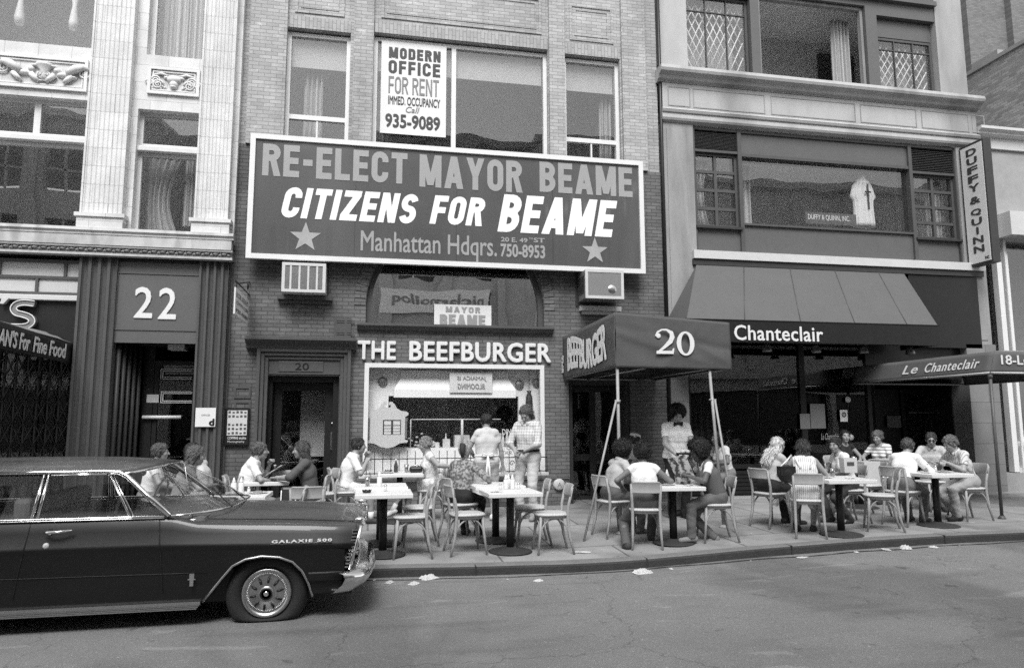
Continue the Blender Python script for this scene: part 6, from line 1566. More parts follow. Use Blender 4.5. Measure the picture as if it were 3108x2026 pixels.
def strands(V, F, f, rs, Hm, kind, hs, n=1700):
    pk = rs.choice(len(V), min(n, len(V)), replace=False); p = V[pk]; e = .004
    g = np.stack([f(p+np.eye(3)[i]*e)-f(p-np.eye(3)[i]*e) for i in range(3)], 1); g /= np.maximum(np.linalg.norm(g, axis=1), 1e-9)[:, None]
    rnd = rs.normal(size=(len(p), 3))
    if kind == 'afro': t = g*.9+rnd*.55; ln = .012+.02*rs.random(len(p)); w_ = .0035
    else:
        t = np.tile(-Hm[:, 2]-Hm[:, 0]*.35, (len(p), 1))+rnd*.17; t -= g*(t*g).sum(1)[:, None]; t = t/np.linalg.norm(t, axis=1)[:, None]+g*.06; ln = (.02+.025*rs.random(len(p))) if kind in ('short', 'pulled') else (.03+.04*rs.random(len(p))); w_ = .0032
    t /= np.linalg.norm(t, axis=1)[:, None]; s = np.cross(g, t)+1e-6; s /= np.linalg.norm(s, axis=1)[:, None]
    a = p-t*ln[:, None]*.25+g*.001; m = p+t*ln[:, None]*.4+g*.004; c = p+t*ln[:, None]-g*(.004 if kind != 'afro' else 0)
    Q = np.stack([a-s*w_, a+s*w_, m-s*w_*.9, m+s*w_*.9, c-s*w_*.3, c+s*w_*.3], 1).reshape(-1, 3); o = len(V)+np.arange(len(p))*6
    return np.concatenate([V, Q]), np.concatenate([F, np.stack([o, o+1, o+3, o+2], 1), np.stack([o+2, o+3, o+5, o+4], 1)])
_mc = {}
def skin_m(v):
    if ('s', v) not in _mc: _mc['s', v] = mat('skin', v, .5, .1, 18, .05, 150, spec=.35, fine=.06)
    return _mc['s', v]
def hair_m(v):
    if ('h', v) not in _mc: _mc['h', v] = mat('hair', v, .45, .6, 30, 1.0, 150, spec=.5, fine=.6, streak=.15)
    return _mc['h', v]
def cloth_m(v):
    if ('c', v) not in _mc: _mc['c', v] = mat('cloth', v, .85, .12, 7, .25, 160)
    return _mc['c', v]
m_eye = mat('eye_dark', .045, .2); m_lip = mat('lips', .16, .5); m_sock = mat('sock', .7, .9)
def rotm(yaw, pitch, roll=0):
    cy, sy, cp, sp, cr, sr = math.cos(yaw), math.sin(yaw), math.cos(pitch), math.sin(pitch), math.cos(roll), math.sin(roll)
    Rz = np.array([[cy, -sy, 0], [sy, cy, 0], [0, 0, 1]]); Ry = np.array([[cp, 0, sp], [0, 1, 0], [-sp, 0, cp]]); Rx = np.array([[1, 0, 0], [0, cr, -sr], [0, sr, cr]])
    return Rz@Ry@Rx           # columns: forward, left, up
def person(loc, deg, label, seat=True, sc_=1.0, fem=False, lean=8, side=0, twist=0, hy=0, hp=0, hr=0, L=None, R=None, eL=(-.3, 1, -.6), eR=(-.3, -1, -.6), fL=None, fR=None, kL=(1, .25, .6), kR=(1, -.25, .6),
           skin=.30, hair='short', hv=.05, hvol=1.0, top=.6, sleeve=.5, hem=-.02, legs=.2, kind='trousers', shoe=.04, socks=False, curl=.5, collar=False, puff=0, h=.0085, seat_z=.48, beard=False):
    if seat: sc_ *= .93; lean += 4
    t = thing('person', label, 'person', loc, R_(deg))
    def V3(*a): return np.array(a, float)*sc_
    zp = (seat_z+.085)/sc_ if seat else .93
    P = V3(0, 0, zp); ln = R_(lean); sd = R_(side)
    up = unit((math.sin(ln), math.sin(sd), math.cos(ln)*math.cos(sd)))
    tw = R_(twist); fw = unit(np.array((math.cos(tw), math.sin(tw), 0))-up*(np.array((math.cos(tw), math.sin(tw), 0))@up)); lf = np.cross(up, fw)
    wd = .92 if fem else 1.0
    Cc = P+up*.31*sc_; Sc = P+up*.455*sc_-fw*.005; Nk = P+up*.52*sc_+fw*.01
    shl = {1: Sc+lf*.163*sc_*wd, -1: Sc-lf*.163*sc_*wd}
    Hm = rotm(R_(twist+hy), R_(hp), R_(hr)); Hc = Nk+(up*.6+np.array((0, 0, .4)))*.135*sc_+Hm[:, 0]*.035*sc_
    hs = sc_*1.03
    def hp_(x, y, z): return Hc+Hm@(np.array((x, y, z))*hs)
    k = sc_
    torso = [(P+lf*.08*k, P-lf*.08*k, .112*k, .112*k), (P+up*.02+lf*.055*k, Cc+lf*.06*k*wd, .1*k, .102*k), (P+up*.02-lf*.055*k, Cc-lf*.06*k*wd, .1*k, .102*k), (Cc+lf*.065*k, Cc-lf*.065*k, .107*k*wd, .107*k*wd), (Sc+lf*.112*k*wd, Sc-lf*.112*k*wd, .063*k, .063*k), (Cc+up*.06, Nk-up*.03, .1*k, .07*k)]
    if fem: torso += [(Cc+fw*.085*k+lf*.075*k-up*.005, Cc+fw*.06*k+lf*.07*k+up*.06, .052*k, .035*k), (Cc+fw*.085*k-lf*.075*k-up*.005, Cc+fw*.06*k-lf*.07*k+up*.06, .052*k, .035*k)]
    neck = [(Nk-up*.04, hp_(-.025, 0, -.05), .06*k*wd, .053*k*wd)]
    arms, fing, wr = [], [], {}
    for s, tgt, hint in ((1, L, eL), (-1, R, eR)):
        if tgt is None: tgt = (.28, s*.22, zp+.12) if seat else (.08, s*.25, .78)
        E_, W2 = ik(shl[s], V3(*tgt), .285*k, .25*k, hint)
        ra = .9 if fem else 1
        arms.append((s, shl[s], E_, W2)); wr[s] = (E_, W2)
        d = unit(W2-E_); lat = unit(np.cross(d, up if abs(d@up) < .9 else fw)); nrm = np.cross(d, lat)     # lat: across the palm
        pl = np.array((0, 0, -1.)); pl = unit(pl-d*(pl@d)) if abs(d[2]) < .85 else unit(-fw*1.0-d*((-fw)@d)); lat = np.cross(d, pl)*s
        for i, (o, ln_) in enumerate(((-.032, .066), (-.011, .078), (.011, .074), (.03, .058))):
            b0 = W2+lat*o*.55*k+d*.01; kn = W2+d*.088*k+lat*o*k
            fing.append((b0, kn, .0155*k, .0125*k))
            c1 = curl*(.7+.12*i); d1 = unit(d*math.cos(c1)+pl*math.sin(c1)); m1 = kn+d1*ln_*.55*k
            c2 = c1+curl*1.1; d2 = unit(d*math.cos(c2)+pl*math.sin(c2)); m2 = m1+d2*ln_*.5*k
            fing.append((kn, m1, .0105*k, .0095*k)); fing.append((m1, m2, .0095*k, .008*k))
        tb = W2+d*.025*k-lat*.03*k+pl*.006; t1 = tb+unit(d*.7-lat*.6+pl*.35)*.042*k; t2 = t1+unit(d*.9-lat*.15+pl*.4)*.032*k
        fing.append((W2+d*.01, tb, .016*k, .015*k)); fing.append((tb, t1, .0135*k, .011*k)); fing.append((t1, t2, .011*k, .009*k))
    lg = []
    for s, ft, kh in ((1, fL, kL), (-1, fR, kR)):
        hip = P+lf*s*.088*k if True else P
        if ft is None: ft = (.43, s*.11, .0) if seat else (0.02, s*.1, 0)
        an = V3(*ft)+np.array((0, 0, .085*k)) if len(ft) == 3 else V3(*ft[:3])
        K_, A_ = ik(hip, an, .44*k, .43*k, kh); lg.append((s, hip, K_, A_, ft))
    toes = {}
    for s, hip, K_, A_, ft in lg:
        fd = unit(np.array((K_[0]-hip[0], K_[1]-hip[1], 0))+np.array((.35, 0, 0))) if seat else unit((1, s*.2, 0))
        if len(ft) == 4: fd = unit(ft[3])
        toes[s] = (A_-np.array((0, 0, .035*k))-fd*.04*k, A_+fd*.16*k-np.array((0, 0, .055*k)) if len(ft) != 4 else A_+fd*.17*k-np.array((0, 0, .03*k)))
    def body(p):
        d = None
        def u(q, kk):
            nonlocal d
            d = q if d is None else smin(d, q, kk)
        for a in torso: u(sd_cap(p, *a), .03)
        for s, S_, E_, W2 in arms:
            ra = (.88 if fem else 1)*k; u(sd_cap(p, S_, E_, .053*ra, .041*ra), .03); u(sd_cap(p, E_, W2, .042*ra, .028*ra), .012)
            m_ = E_+(W2-E_)*.25; u(sd_cap(p, m_, m_+(W2-E_)*.15, .043*ra, .04*ra), .02)
        for s, hip, K_, A_, _ in lg:
            u(sd_cap(p, hip, K_, .088*k, .06*k), .03); u(sd_cap(p, K_, A_, .058*k, .036*k), .015); m_ = K_+(A_-K_)*.3-fw*.02; u(sd_cap(p, m_, m_+(A_-K_)*.15, .056*k, .048*k), .02)
            u(sd_cap(p, toes[s][0], toes[s][1], .036*k, .03*k), .02)
        for a in neck: u(sd_cap(p, *a), .02)
        hd = sd_ell(p, hp_(-.012, 0, .03), np.array((.094, .076, .087))*hs, Hm)
        for c, r, kk in (((.03, 0, -.04), (.064, .057, .074), .03), ((.06, 0, -.092), (.025, .026, .02), .02), ((.062, .035, -.02), (.028, .026, .028), .02), ((.062, -.035, -.02), (.028, .026, .028), .02), ((.082, 0, .028), (.014, .045, .012), .015)):
            hd = smin(hd, sd_ell(p, hp_(*c), np.array(r)*hs, Hm), kk)
        for s in (1, -1):
            e = np.linalg.norm(p-hp_(.104, s*.031, .006), axis=1)-.015*hs; hd = -smin(-hd, e, .008)
            hd = smin(hd, np.linalg.norm(p-hp_(.081, s*.031, .005), axis=1)-.0125*hs, .002)
            hd = smin(hd, sd_ell(p, hp_(-.004, s*.078, -.004), np.array((.02, .009, .031))*hs, Hm), .008)
        hd = smin(hd, sd_cap(p, hp_(.09, 0, .012), hp_(.112, 0, -.026), .009*hs, .0135*hs), .01)
        hd = smin(hd, sd_cap(p, hp_(.089, .018, -.06), hp_(.089, -.018, -.06), .0085*hs, .0085*hs), .008)
        u(hd, .02)
        fd = None
        for a in fing: q = sd_cap(p, *a); fd = q if fd is None else smin(fd, q, .005)
        u(fd, .008)
        return d
    allp = np.array([q for a in torso+neck+fing for q in a[:2]]+[x for a in arms for x in a[1:]]+[x for a in lg for x in a[1:4]]+[x for v in toes.values() for x in v]+[hp_(0, 0, .12), hp_(.12, 0, 0), hp_(-.12, 0, 0), hp_(0, .12, 0), hp_(0, -.12, 0)])
    lo, hi = allp.min(0)-.13, allp.max(0)+.13
    Vb, Fb = mesh_field(body, lo, hi, h)
    cf = Vb[Fb].mean(1); q = (cf-Hc)@Hm/hs; mi = np.zeros(len(cf), int)
    for s in (1, -1): mi[(np.abs(q[:, 1]-s*.031) < .0105) & (np.abs(q[:, 2]-.005) < .0058) & (q[:, 0] > .06)] = 1; mi[(np.abs(q[:, 1]-s*.032) < .019) & (np.abs(q[:, 2]-.0265) < .005) & (q[:, 0] > .06)] = 3
    mi[(np.abs(q[:, 1]) < .021) & (np.abs(q[:, 2]+.061) < .0055) & (q[:, 0] > .07)] = 2
    if beard: mi[(q[:, 2] < -.04) & (q[:, 0] > .02) & (q[:, 2] > -.13) & (np.abs(q[:, 1]) < .07) & ~((np.abs(q[:, 1]) < .02) & (np.abs(q[:, 2]+.061) < .007))] = 3
    np_mesh('body', Vb, Fb, [skin_m(skin), m_eye, m_lip if skin > .2 else skin_m(.05), hair_m(hv)], mi, t)
    # ---- clothes
    rs = np.random.default_rng(int(abs(loc[0]*1000+loc[1]*77)) % 9999); ph = rs.random(8)*6.28
    def wr_(p, a): return a*(np.sin(p[:, 0]*38+ph[0]+3*np.sin(p[:, 2]*21+ph[1]))*np.sin(p[:, 2]*29+ph[2])+.7*np.sin(p[:, 1]*44+p[:, 2]*31+ph[3])+.5*np.sin(p[:, 2]*24+p[:, 1]*15+2.2*np.sin(p[:, 0]*13+ph[4])+ph[5]))
    top_m = top if not isinstance(top, (int, float)) else cloth_m(top); leg_m = legs if not isinstance(legs, (int, float)) else cloth_m(legs)
    def shirt(p):
        d = None
        for a in torso:
            q_ = sd_cap(p, *a); d = q_ if d is None else smin(d, q_, .035)
        d = d-(.011+puff)*k
        if sleeve > 0:
            for s, S_, E_, W2 in arms:
                ra = (.9 if fem else 1)*k
                e1 = S_+(E_-S_)*min(1, sleeve*1.0 if sleeve <= .9 else 1); q_ = sd_cap(p, S_-(E_-S_)*.02, e1, .066*ra, (.058 if sleeve < .9 else .054)*ra)
                q_ = np.maximum(q_, ((p-e1)@unit(E_-S_))) if sleeve < .9 else q_
                if sleeve >= .9:
                    e2 = E_+(W2-E_)*min(1, (sleeve-.9)/.6*.96 if sleeve < 1.5 else .96); q2 = sd_cap(p, E_, e2, .053*ra, (.05 if sleeve < 1.3 else .04)*ra); q2 = np.maximum(q2, (p-e2)@unit(W2-E_)); q_ = smin(q_, q2, .015)
                d = smin(d, q_, .02)
        d = d+wr_(p, .0028)
        d = np.maximum(d, -((p-P)@up-hem*k)); 
        nd = np.linalg.norm(p-(Nk+fw*.035*k+up*.01), axis=1)-(.075 if not collar else .06)*k; d = np.maximum(d, -nd); d = np.maximum(d, (p-Nk)@up-(.015)*k)
        return d
    Vs, Fs = mesh_field(shirt, lo, hi, h*1.1); np_mesh('shirt', Vs, Fs, [top_m], None, t)
    if collar:
        b = MB(); c0 = Nk-up*.012*k; rad = .072*k; rows = []
        for z_, r_ in ((-.012, 1.12), (.03, .98), (.028, 1.06), (-.02, 1.3)):
            rows.append([tuple(c0+up*z_*k*(1.0)+(fw*math.cos(a)*1.02+lf*math.sin(a))*rad*r_-up*.018*k*(math.cos(a))) for a in lin(.28, 2*math.pi-.28, 24)])
        b.loft(rows, 0); obj('collar', b, top_m, t, world=False, solid=.004)
    def lower(p):
        d = sd_cap(p, P+lf*.08*k, P-lf*.08*k, .13*k, .13*k); d = smin(d, sd_cap(p, P+up*.03+lf*.06*k, P+up*.1+lf*.05*k, .118*k, .112*k), .03); d = smin(d, sd_cap(p, P+up*.03-lf*.06*k, P+up*.1-lf*.05*k, .118*k, .112*k), .03)
        for s, hip, K_, A_, _ in lg:
            if kind == 'trousers':
                q_ = sd_cap(p, hip, K_, .1*k, .073*k); e = A_+(A_-K_)*.06; q2 = sd_cap(p, K_, e, .072*k, .062*k); q2 = np.maximum(q2, (p-e)@unit(A_-K_)); q_ = smin(q_, q2, .02)
            elif kind == 'shorts':
                e = hip+(K_-hip)*.6; q_ = np.maximum(sd_cap(p, hip, e, .104*k, .09*k), (p-e)@unit(K_-hip))
            else:
                e = hip+(K_-hip)*1.0; q_ = sd_cap(p, hip, e, .112*k, .095*k); q_ = smin(q_, sd_cap(p, e, e+(A_-K_)*.25, .09*k, .1*k), .03) if kind == 'skirt' else q_
                m2 = (lg[0][2]+lg[1][2])/2; q_ = smin(q_, sd_cap(p, P, m2, .1*k, .08*k), .05)
            d = smin(d, q_, .03)
        d = d+wr_(p, .003)
        return np.maximum(d, (p-P)@up-(.1)*k)
    if kind:
        Vl, Fl = mesh_field(lower, lo, hi, h*1.1); np_mesh('trousers' if kind == 'trousers' else kind, Vl, Fl, [leg_m], None, t)
    for s, hip, K_, A_, _ in lg:
        def shoe_f(p):
            a, c = toes[s]; d = smin(sd_cap(p, a, c, .046*k, .037*k), sd_cap(p, a, A_-np.array((0, 0, .02*k)), .046*k, .043*k), .02); 
            return np.maximum(d, (p-A_)@unit(A_-K_)*-1-.03*k)
        pts = np.array([toes[s][0], toes[s][1], A_]); Vq, Fq = mesh_field(shoe_f, pts.min(0)-.06, pts.max(0)+.06, .01)
        np_mesh('shoe', Vq, Fq, [cloth_m(shoe)], None, t)
        if socks:
            b = MB(); d_ = unit(K_-A_); b.tube([tuple(A_-d_*.02), tuple(A_+d_*.11*k)], [.043*k, .047*k], 12); obj('sock', b, m_sock, t, world=False)
    # ---- hair
    if hair:
        vol = hvol
        def hairf(p):
            q = (p-Hc)@Hm/hs; x, y, z = q.T
            if hair == 'afro':
                r = .135*vol; d = np.linalg.norm((q-np.array((-.022, 0, .05)))/np.array((1, 1.03, .98)), axis=1)-r
                d = np.maximum(d, (x*.93-z*.36)-.042); d += .006*(np.sin(x*95+ph[0])*np.sin(y*90+ph[1])*np.sin(z*98+ph[2]))+.003*np.sin(x*210)*np.sin(y*190)*np.sin(z*205)
            else:
                d = sd_ell(q, np.array((-.016, 0, .036)), np.array((.096, .081, .09))+.016*(vol-.3))
                cut = (x*.86-z*.5)-.030
                if hair in ('medium', 'bob', 'long'):
                    cut = (x*.9-z*.42)-.028
                    zl = {'medium': -.075, 'bob': -.115, 'long': -.16}[hair]
                    for s in (1, -1): d = smin(d, sd_cap(q, np.array((-.02, s*.066, .02)), np.array((-.035, s*.07, zl)), .034*vol, .03*vol), .02)
                    d = smin(d, sd_cap(q, np.array((-.06, .03, .02)), np.array((-.075, .03, zl-.02)), .05*vol, .045*vol), .03); d = smin(d, sd_cap(q, np.array((-.06, -.03, .02)), np.array((-.075, -.03, zl-.02)), .05*vol, .045*vol), .03)
                if hair == 'long':
                    loc_ = lambda w3: (w3-Hc)@Hm/hs
                    for yy in (-.06, 0, .06):
                        a0 = np.array((-.085, yy, -.06)); a1 = loc_(Nk-fw*.10*k+lf*yy*1.1); a2 = loc_(Cc-fw*.145*k+lf*yy*1.15+up*.03)
                        d = smin(d, sd_cap(q, a0, a1, .042, .04), .03); d = smin(d, sd_cap(q, a1, a2, .04, .028), .03)
                if hair == 'pulled': d = smin(d, np.linalg.norm(q-np.array((-.12, 0, .02)), axis=1)-.035, .02)
                d = np.maximum(d, cut); low = {'short': -.055, 'pulled': -.06}.get(hair)
                if low is not None: d = np.maximum(d, -(z-low)-.35*np.maximum(0, -x-.03))
                d += .005*np.sin(x*110+3*np.sin(z*60)+ph[3])*np.sin(y*100+ph[4])+.0045*np.sin(z*60+y*80+ph[5])*np.sin(x*47+ph[6])+.003*np.sin(y*190+4*np.sin(z*30))
            return d*hs
        rr = .2*vol+.03; Vh, Fh = mesh_field(hairf, Hc-np.array((rr+.1, rr+.1, .5)) if hair == 'long' else Hc-np.array((rr, rr, .24)), Hc+np.array((rr, rr, .24)), .0075); Vh, Fh = strands(Vh, Fh, hairf, rs, Hm, hair, hs); np_mesh('hair', Vh, Fh, [hair_m(hv)], None, t)
    info = dict(t=t, P=P, up=up, fw=fw, lf=lf, Nk=Nk, Cc=Cc, Sc=Sc, Hc=Hc, Hm=Hm, hs=hs, arms=wr, legs=lg, k=k, hp=hp_, loc=np.array(loc), deg=deg)
    c, s = math.cos(R_(deg)), math.sin(R_(deg)); Rw = np.array([[c, -s, 0], [s, c, 0], [0, 0, 1]]); info['w'] = lambda p: np.array(loc)+Rw@np.array(p)
    if DEBUG:
        hw = info['w'](Hc); v = hw-np.array((0, 0, EYE)); z = v@FW; print('HEAD %-60s %6.0f %6.0f' % (label[:60], 1190+FPX*(v@RT)/z, 775.7+FPX*(v@DN)/z))
    return info
DEBUG = False
# ================================================================ tables and chairs
t1 = table_at(555, 8.9, 0, 'cafe table beyond the car windscreen, holding bottles and an ashtray')
t2 = table_at(612, 10.4, 4, 'cafe table between the woman in a pale jacket and the man reading a menu')
t3 = table_at(928, 11.2, 0, 'cafe table by the iron railing with a ketchup bottle and a black purse')
t4 = table(889, 1289, 0, 'empty front cafe table just past the car bonnet, with ashtray and two bottles')
t4b = table_at(884, GP(889, 1289)[1]+.675, 0, 'cafe table joined to the back of the empty front table beside the car')
t5 = table(1186, 1281, 2, 'cafe table in front of the standing man in plaid, nearest the kerb')
t5b = table_at(1152, GP(1186, 1281)[1]+.68, 2, 'cafe table joined behind the nearest middle table, beside the seated woman in a headscarf')
t6 = table(1566, 1261, -6, 'cafe table under the numbered canopy with three seated diners round it')
t7 = table(1956, 1242, -4, 'cafe table with its near corner free, beside the woman in a striped dress')
t8 = table(2181, 1221, 0, 'cafe table where three men sit writing and eating under the marquee')
t9 = table_at(2003, 10.9, 0, 'cafe table nearest the dark shop window, between the smiling and striped shirt women')
ch = {}
ch['c1'] = chair(953, 1292, 180, 'empty cafe chair nearest the car, right of the empty front table')
ch['c2'] = chair(972, 1264, 180, 'empty cafe chair just behind the chair nearest the car')
ch['c3'] = chair(1085, 1284, 8, 'empty cafe chair turned right, front and left of the middle table')
ch['c4'] = chair(1070, 1253, 20, 'cafe chair under the woman in a headscarf')
ch['c5'] = chair(1233, 1262, 176, 'empty cafe chair at the far right of the middle tables')
ch['c6'] = chair(1281, 1282, 178, 'empty cafe chair at the near right of the middle tables, nearest the canopy pole')
ch['p7'] = chair_at(803, 11.15, 5, 'cafe chair under the dark haired man in a white shirt by the restaurant window')
ch['p8'] = chair_at(1000, 11.2, 180, 'cafe chair under the woman with sunglasses on her head')
ch['p5'] = chair_at(566, 10.3, 5, 'cafe chair under the woman in a pale jacket, behind the car')
ch['p6'] = chair_at(718, 10.2, 178, 'cafe chair under the man in a dark shirt reading a menu')
ch['e1'] = chair_at(657, 8.75, 185, 'empty cafe chair showing only its back above the car bonnet, left one')
ch['e2'] = chair_at(716, 8.95, 90, 'empty cafe chair showing only its back above the car bonnet, right one')
ch['e3'] = chair_at(742, 11.0, 200, 'empty cafe chair before the dark door behind the man with a menu')
ch['e4'] = chair_at(512, 10.2, 185, 'empty cafe chair beyond the car windscreen, right of the three huddled diners')
ch['p12'] = chair(1428, 1243, 15, 'cafe chair behind the left canopy pole, under the afro haired diner')
ch['p14'] = chair(1502, 1268, 72, 'cafe chair with its back to the street, under the woman in a white top')
ch['p17'] = chair(1664, 1255, 170, 'cafe chair under the afro haired woman holding a menu')
ch['p19'] = chair(1795, 1222, 15, 'cafe chair under the woman with long blonde hair')
ch['p20'] = chair(1879, 1244, 65, 'cafe chair with its back to the street, under the woman in a striped dress')
ch['e5'] = chair(2050, 1231, 150, 'empty cafe chair between the two right hand tables')
ch['p24'] = chair(2103, 1218, 20, 'cafe chair under the man in a white shirt leaning on the table')
ch['p26'] = chair(2252, 1207, 180, 'cafe chair under the man in a striped shirt at the far right')
ch['p21'] = chair(1972, 1213, 175, 'cafe chair under the girl turned to the street, behind the striped dress')
ch['e6'] = chair_at(1845, 11.3, 200, 'empty cafe chair by the dark shop window behind the blonde woman')
ch['e7'] = chair_at(2020, 10.0, 185, 'empty cafe chair holding a white paper bag, beyond the free front chair')
ch['p25'] = chair_at(2165, 10.3, -90, 'cafe chair on the far side of the three men\'s table')
ch['p22'] = chair_at(1962, 11.55, -80, 'cafe chair under the smiling long haired woman by the window')
ch['p23'] = chair_at(2052, 11.3, 200, 'cafe chair under the woman in a striped tee by the window')
# ================================================================ people
def seated(c, deg, label, **k):
    a = R_(deg); off = k.pop('off', -.03); so = k.pop('so', 0)
    return person((c[0]+off*math.cos(a)-so*math.sin(a), c[1]+off*math.sin(a)+so*math.cos(a), c[2]), deg, label, **k)
def at(x, Y): X = FX(x, 1150, Y); return (X, Y, walk_z(X, Y))
m_plaid = pattern('plaid_shirt', .6, 'plaid', .3, 22, duty=.72); m_floral = pattern('patterned_blouse', .30, 'spots', .1, 30); m_wfloral = pattern('white_floral_top', .7, 'spots', .5, 40)
m_stripeV = pattern('striped_shirt', .6, 'stripe', .28, 32, axis='Y', duty=.72); m_stripeD = pattern('striped_dress', .72, 'stripe', .42, 40, axis='Y', duty=.62); m_stripeH = pattern('striped_tee', .75, 'stripe', .3, 17, axis='Z', duty=.6); m_scarf = pattern('head_scarf', .35, 'spots', .15, 50)
Pn = {}
Pn['2'] = seated(at(348, 10.3), 5, 'woman with curly hair and a white top, facing right above the car roof', fem=True, lean=6, hair='short', hv=.10, hvol=1.2, top=.74, L=(.35, .15, .75), R=(.38, -.1, .76), sc_=.96)
Pn['3'] = seated(at(418, 9.5), 12, 'man with bushy hair and a grey shirt, facing right above the windscreen', lean=12, hair='medium', hv=.13, hvol=.95, top=.22, hp=10, L=(.36, .1, .8), R=(.42, -.05, .84))
Pn['4'] = seated(at(474, 10.4), 165, 'dark haired man in a pale sweater bending over his hands behind the bushy haired man', lean=16, hair='short', hv=.04, top=.55, sleeve=1.5, hp=28, L=(.34, .06, .86), R=(.34, -.04, .88))
Pn['5'] = seated(ch['p5'], 6, 'short haired woman in a pale collared jacket with a hand to her chin, facing right', fem=True, lean=14, hair='short', hv=.12, hvol=.8, top=.74, sleeve=.75, collar=True, L=(.37, .10, 1.03), R=(.46, -.12, .80), eL=(.2, .6, -1), curl=1.0, puff=.012)
Pn['6'] = seated(ch['p6'], 178, 'man in a dark shirt reading a menu, facing left', lean=8, hair='medium', hv=.08, hvol=.8, top=.085, sleeve=1.05, collar=True, hp=6, L=(.48, .13, .86), R=(.50, -.10, .92), curl=.9, legs=.06)
Pn['7'] = seated(ch['p7'], 4, 'dark haired man in a loose white shirt and pale shorts, elbow on table', lean=13, hair='short', hv=.03, hvol=.9, top=.74, sleeve=.85, puff=.02, L=(.36, .10, 1.06), eL=(.3, .5, -1), R=(.34, -.12, .98), eR=(.2, -.6, -1), curl=1.0, kind='shorts', legs=.7, socks=True, shoe=.05)
Pn['8'] = seated(ch['p8'], 182, 'woman in a white floral top with sunglasses on her head, legs crossed, in sneakers', fem=True, lean=4, hair='short', hv=.28, hvol=.9, top=m_wfloral, sleeve=.25, hp=16, L=(-.30, .36, .90), eL=(.2, 1, -.5), R=(.36, -.12, .80), kind='shorts', legs=m_wfloral, fL=(.64, -.02, .2, (1, -.1, -.55)), kL=(1, -.2, 1), fR=(.36, -.1, 0), shoe=.6, socks=True)
Pn['9'] = seated(ch['c4'], 58, 'woman in a patterned blouse and headscarf with a dark ponytail, seen from behind', fem=True, lean=10, hair=None, hv=.05, hvol=.8, top=m_floral, sleeve=1.3, legs=.02, R=(.30, -.36, .78), L=(.38, .1, .78), hy=12)
p = GP(1131, 1209)
Pn['10'] = person(p, 88, 'waitress seen from behind in a pale short sleeved uniform with a tied apron', seat=False, fem=True, lean=4, hair='short', hv=.03, hvol=.75, top=.52, sleeve=.55, collar=True, kind='skirt', legs=.5, L=(.22, .16, .98), R=(.05, -.3, .72), hp=22, sc_=.965, shoe=.65, puff=.012)
p = GP(1228, 1206)
Pn['11'] = person(p, -128, 'tall standing man in a plaid shirt and pale jeans, looking down and writing', seat=False, lean=2, hair='medium', hv=.09, hvol=.75, top=m_plaid, sleeve=1.08, collar=True, legs=.50, L=(.26, .05, 1.02), R=(.25, -.10, 1.03), eL=(-.4, 1, -.3), eR=(-.4, -1, -.3), hp=38, sc_=1.045, shoe=.25, curl=.8)
Pn['12'] = seated(ch['p12'], 14, 'afro haired diner in a pale shirt behind the left canopy pole, hand to face', lean=14, skin=.10, hair='afro', hv=.012, hvol=1.04, top=.42, sleeve=.6, collar=True, L=(.34, .06, 1.02), eL=(.3, .5, -1), R=(.36, -.2, .78), legs=.10, shoe=.1)
Pn['13'] = seated(at(1462, 11.5), 0, 'man in a white cap half hidden behind the canopy diners', lean=8, skin=.25, hair='short', hv=.05, top=.45, L=(.4, .1, .78), R=(.4, -.1, .78), hp=12)
Pn['14'] = seated(ch['p14'], 74, 'dark curly haired woman in a sleeveless white top, seen from behind under the canopy', fem=True, lean=12, skin=.16, hair='afro', hv=.02, hvol=.86, top=.74, sleeve=.25, legs=.09, L=(.30, .30, .77), R=(.30, -.24, .80), hem=-.03, fL=(-.12, .28, .04, (.6, .3, -.4)), kL=(1, .4, -.2), shoe=.05)
Pn['15'] = person(at(1574, 10.62), -94, 'waiter with an afro in a white shirt and black bow tie, standing and looking down', seat=False, lean=5, skin=.34, hair='afro', hv=.012, hvol=.93, top=.85, sleeve=.62, collar=True, legs=.015, L=(.30, .12, .95), R=(.30, -.10, .97), eL=(-.3, 1, -.5), eR=(-.3, -1, -.5), hp=28, curl=.9, sc_=1.02, puff=.012)
Pn['16'] = seated(at(1632, 10.95), 185, 'afro haired diner in a pale shirt hidden behind the woman holding a menu', lean=14, skin=.10, hair='afro', hv=.012, hvol=1.0, top=.6, sleeve=.5, hp=18, L=(.38, .1, .8), R=(.38, -.1, .8))
Pn['17'] = seated(ch['p17'], 172, 'afro haired woman in a white tee and dark vest holding a menu, facing left', fem=True, lean=15, skin=.10, hair='afro', hv=.012, hvol=1.16, top=.74, sleeve=.5, legs=.13, hp=18, L=(.42, .12, .90), R=(.42, -.08, .95), curl=.9, fL=(.42, .14, 0), fR=(.05, -.05, .04, (1, 0, -.3)), shoe=.22)
Pn['18'] = seated(at(1686, 11.6), 195, 'dark haired diner in a pale blouse behind the right canopy pole', fem=True, lean=10, skin=.14, hair='bob', hv=.02, hvol=.8, top=.55, L=(.38, .1, .8), R=(.38, -.1, .8))
Pn['19'] = seated(ch['p19'], 14, 'woman with long blonde hair and a pale long sleeved blouse, facing right', fem=True, lean=14, hair='long', hv=.62, hvol=.66, top=.42, sleeve=1.5, legs=.018, R=(.46, -.08, .78), L=(.44, .12, .78), skin=.31, hp=4)
Pn['20'] = seated(ch['p20'], 62, 'dark haired woman in a striped sundress with a dark shoulder bag, seen from behind', fem=True, lean=16, hair='bob', hv=.05, hvol=.9, top=m_stripeD, sleeve=.0, kind='skirt', legs=m_stripeD, L=(.40, .20, .79), R=(.42, -.16, .79), hy=-20, hem=-.06)
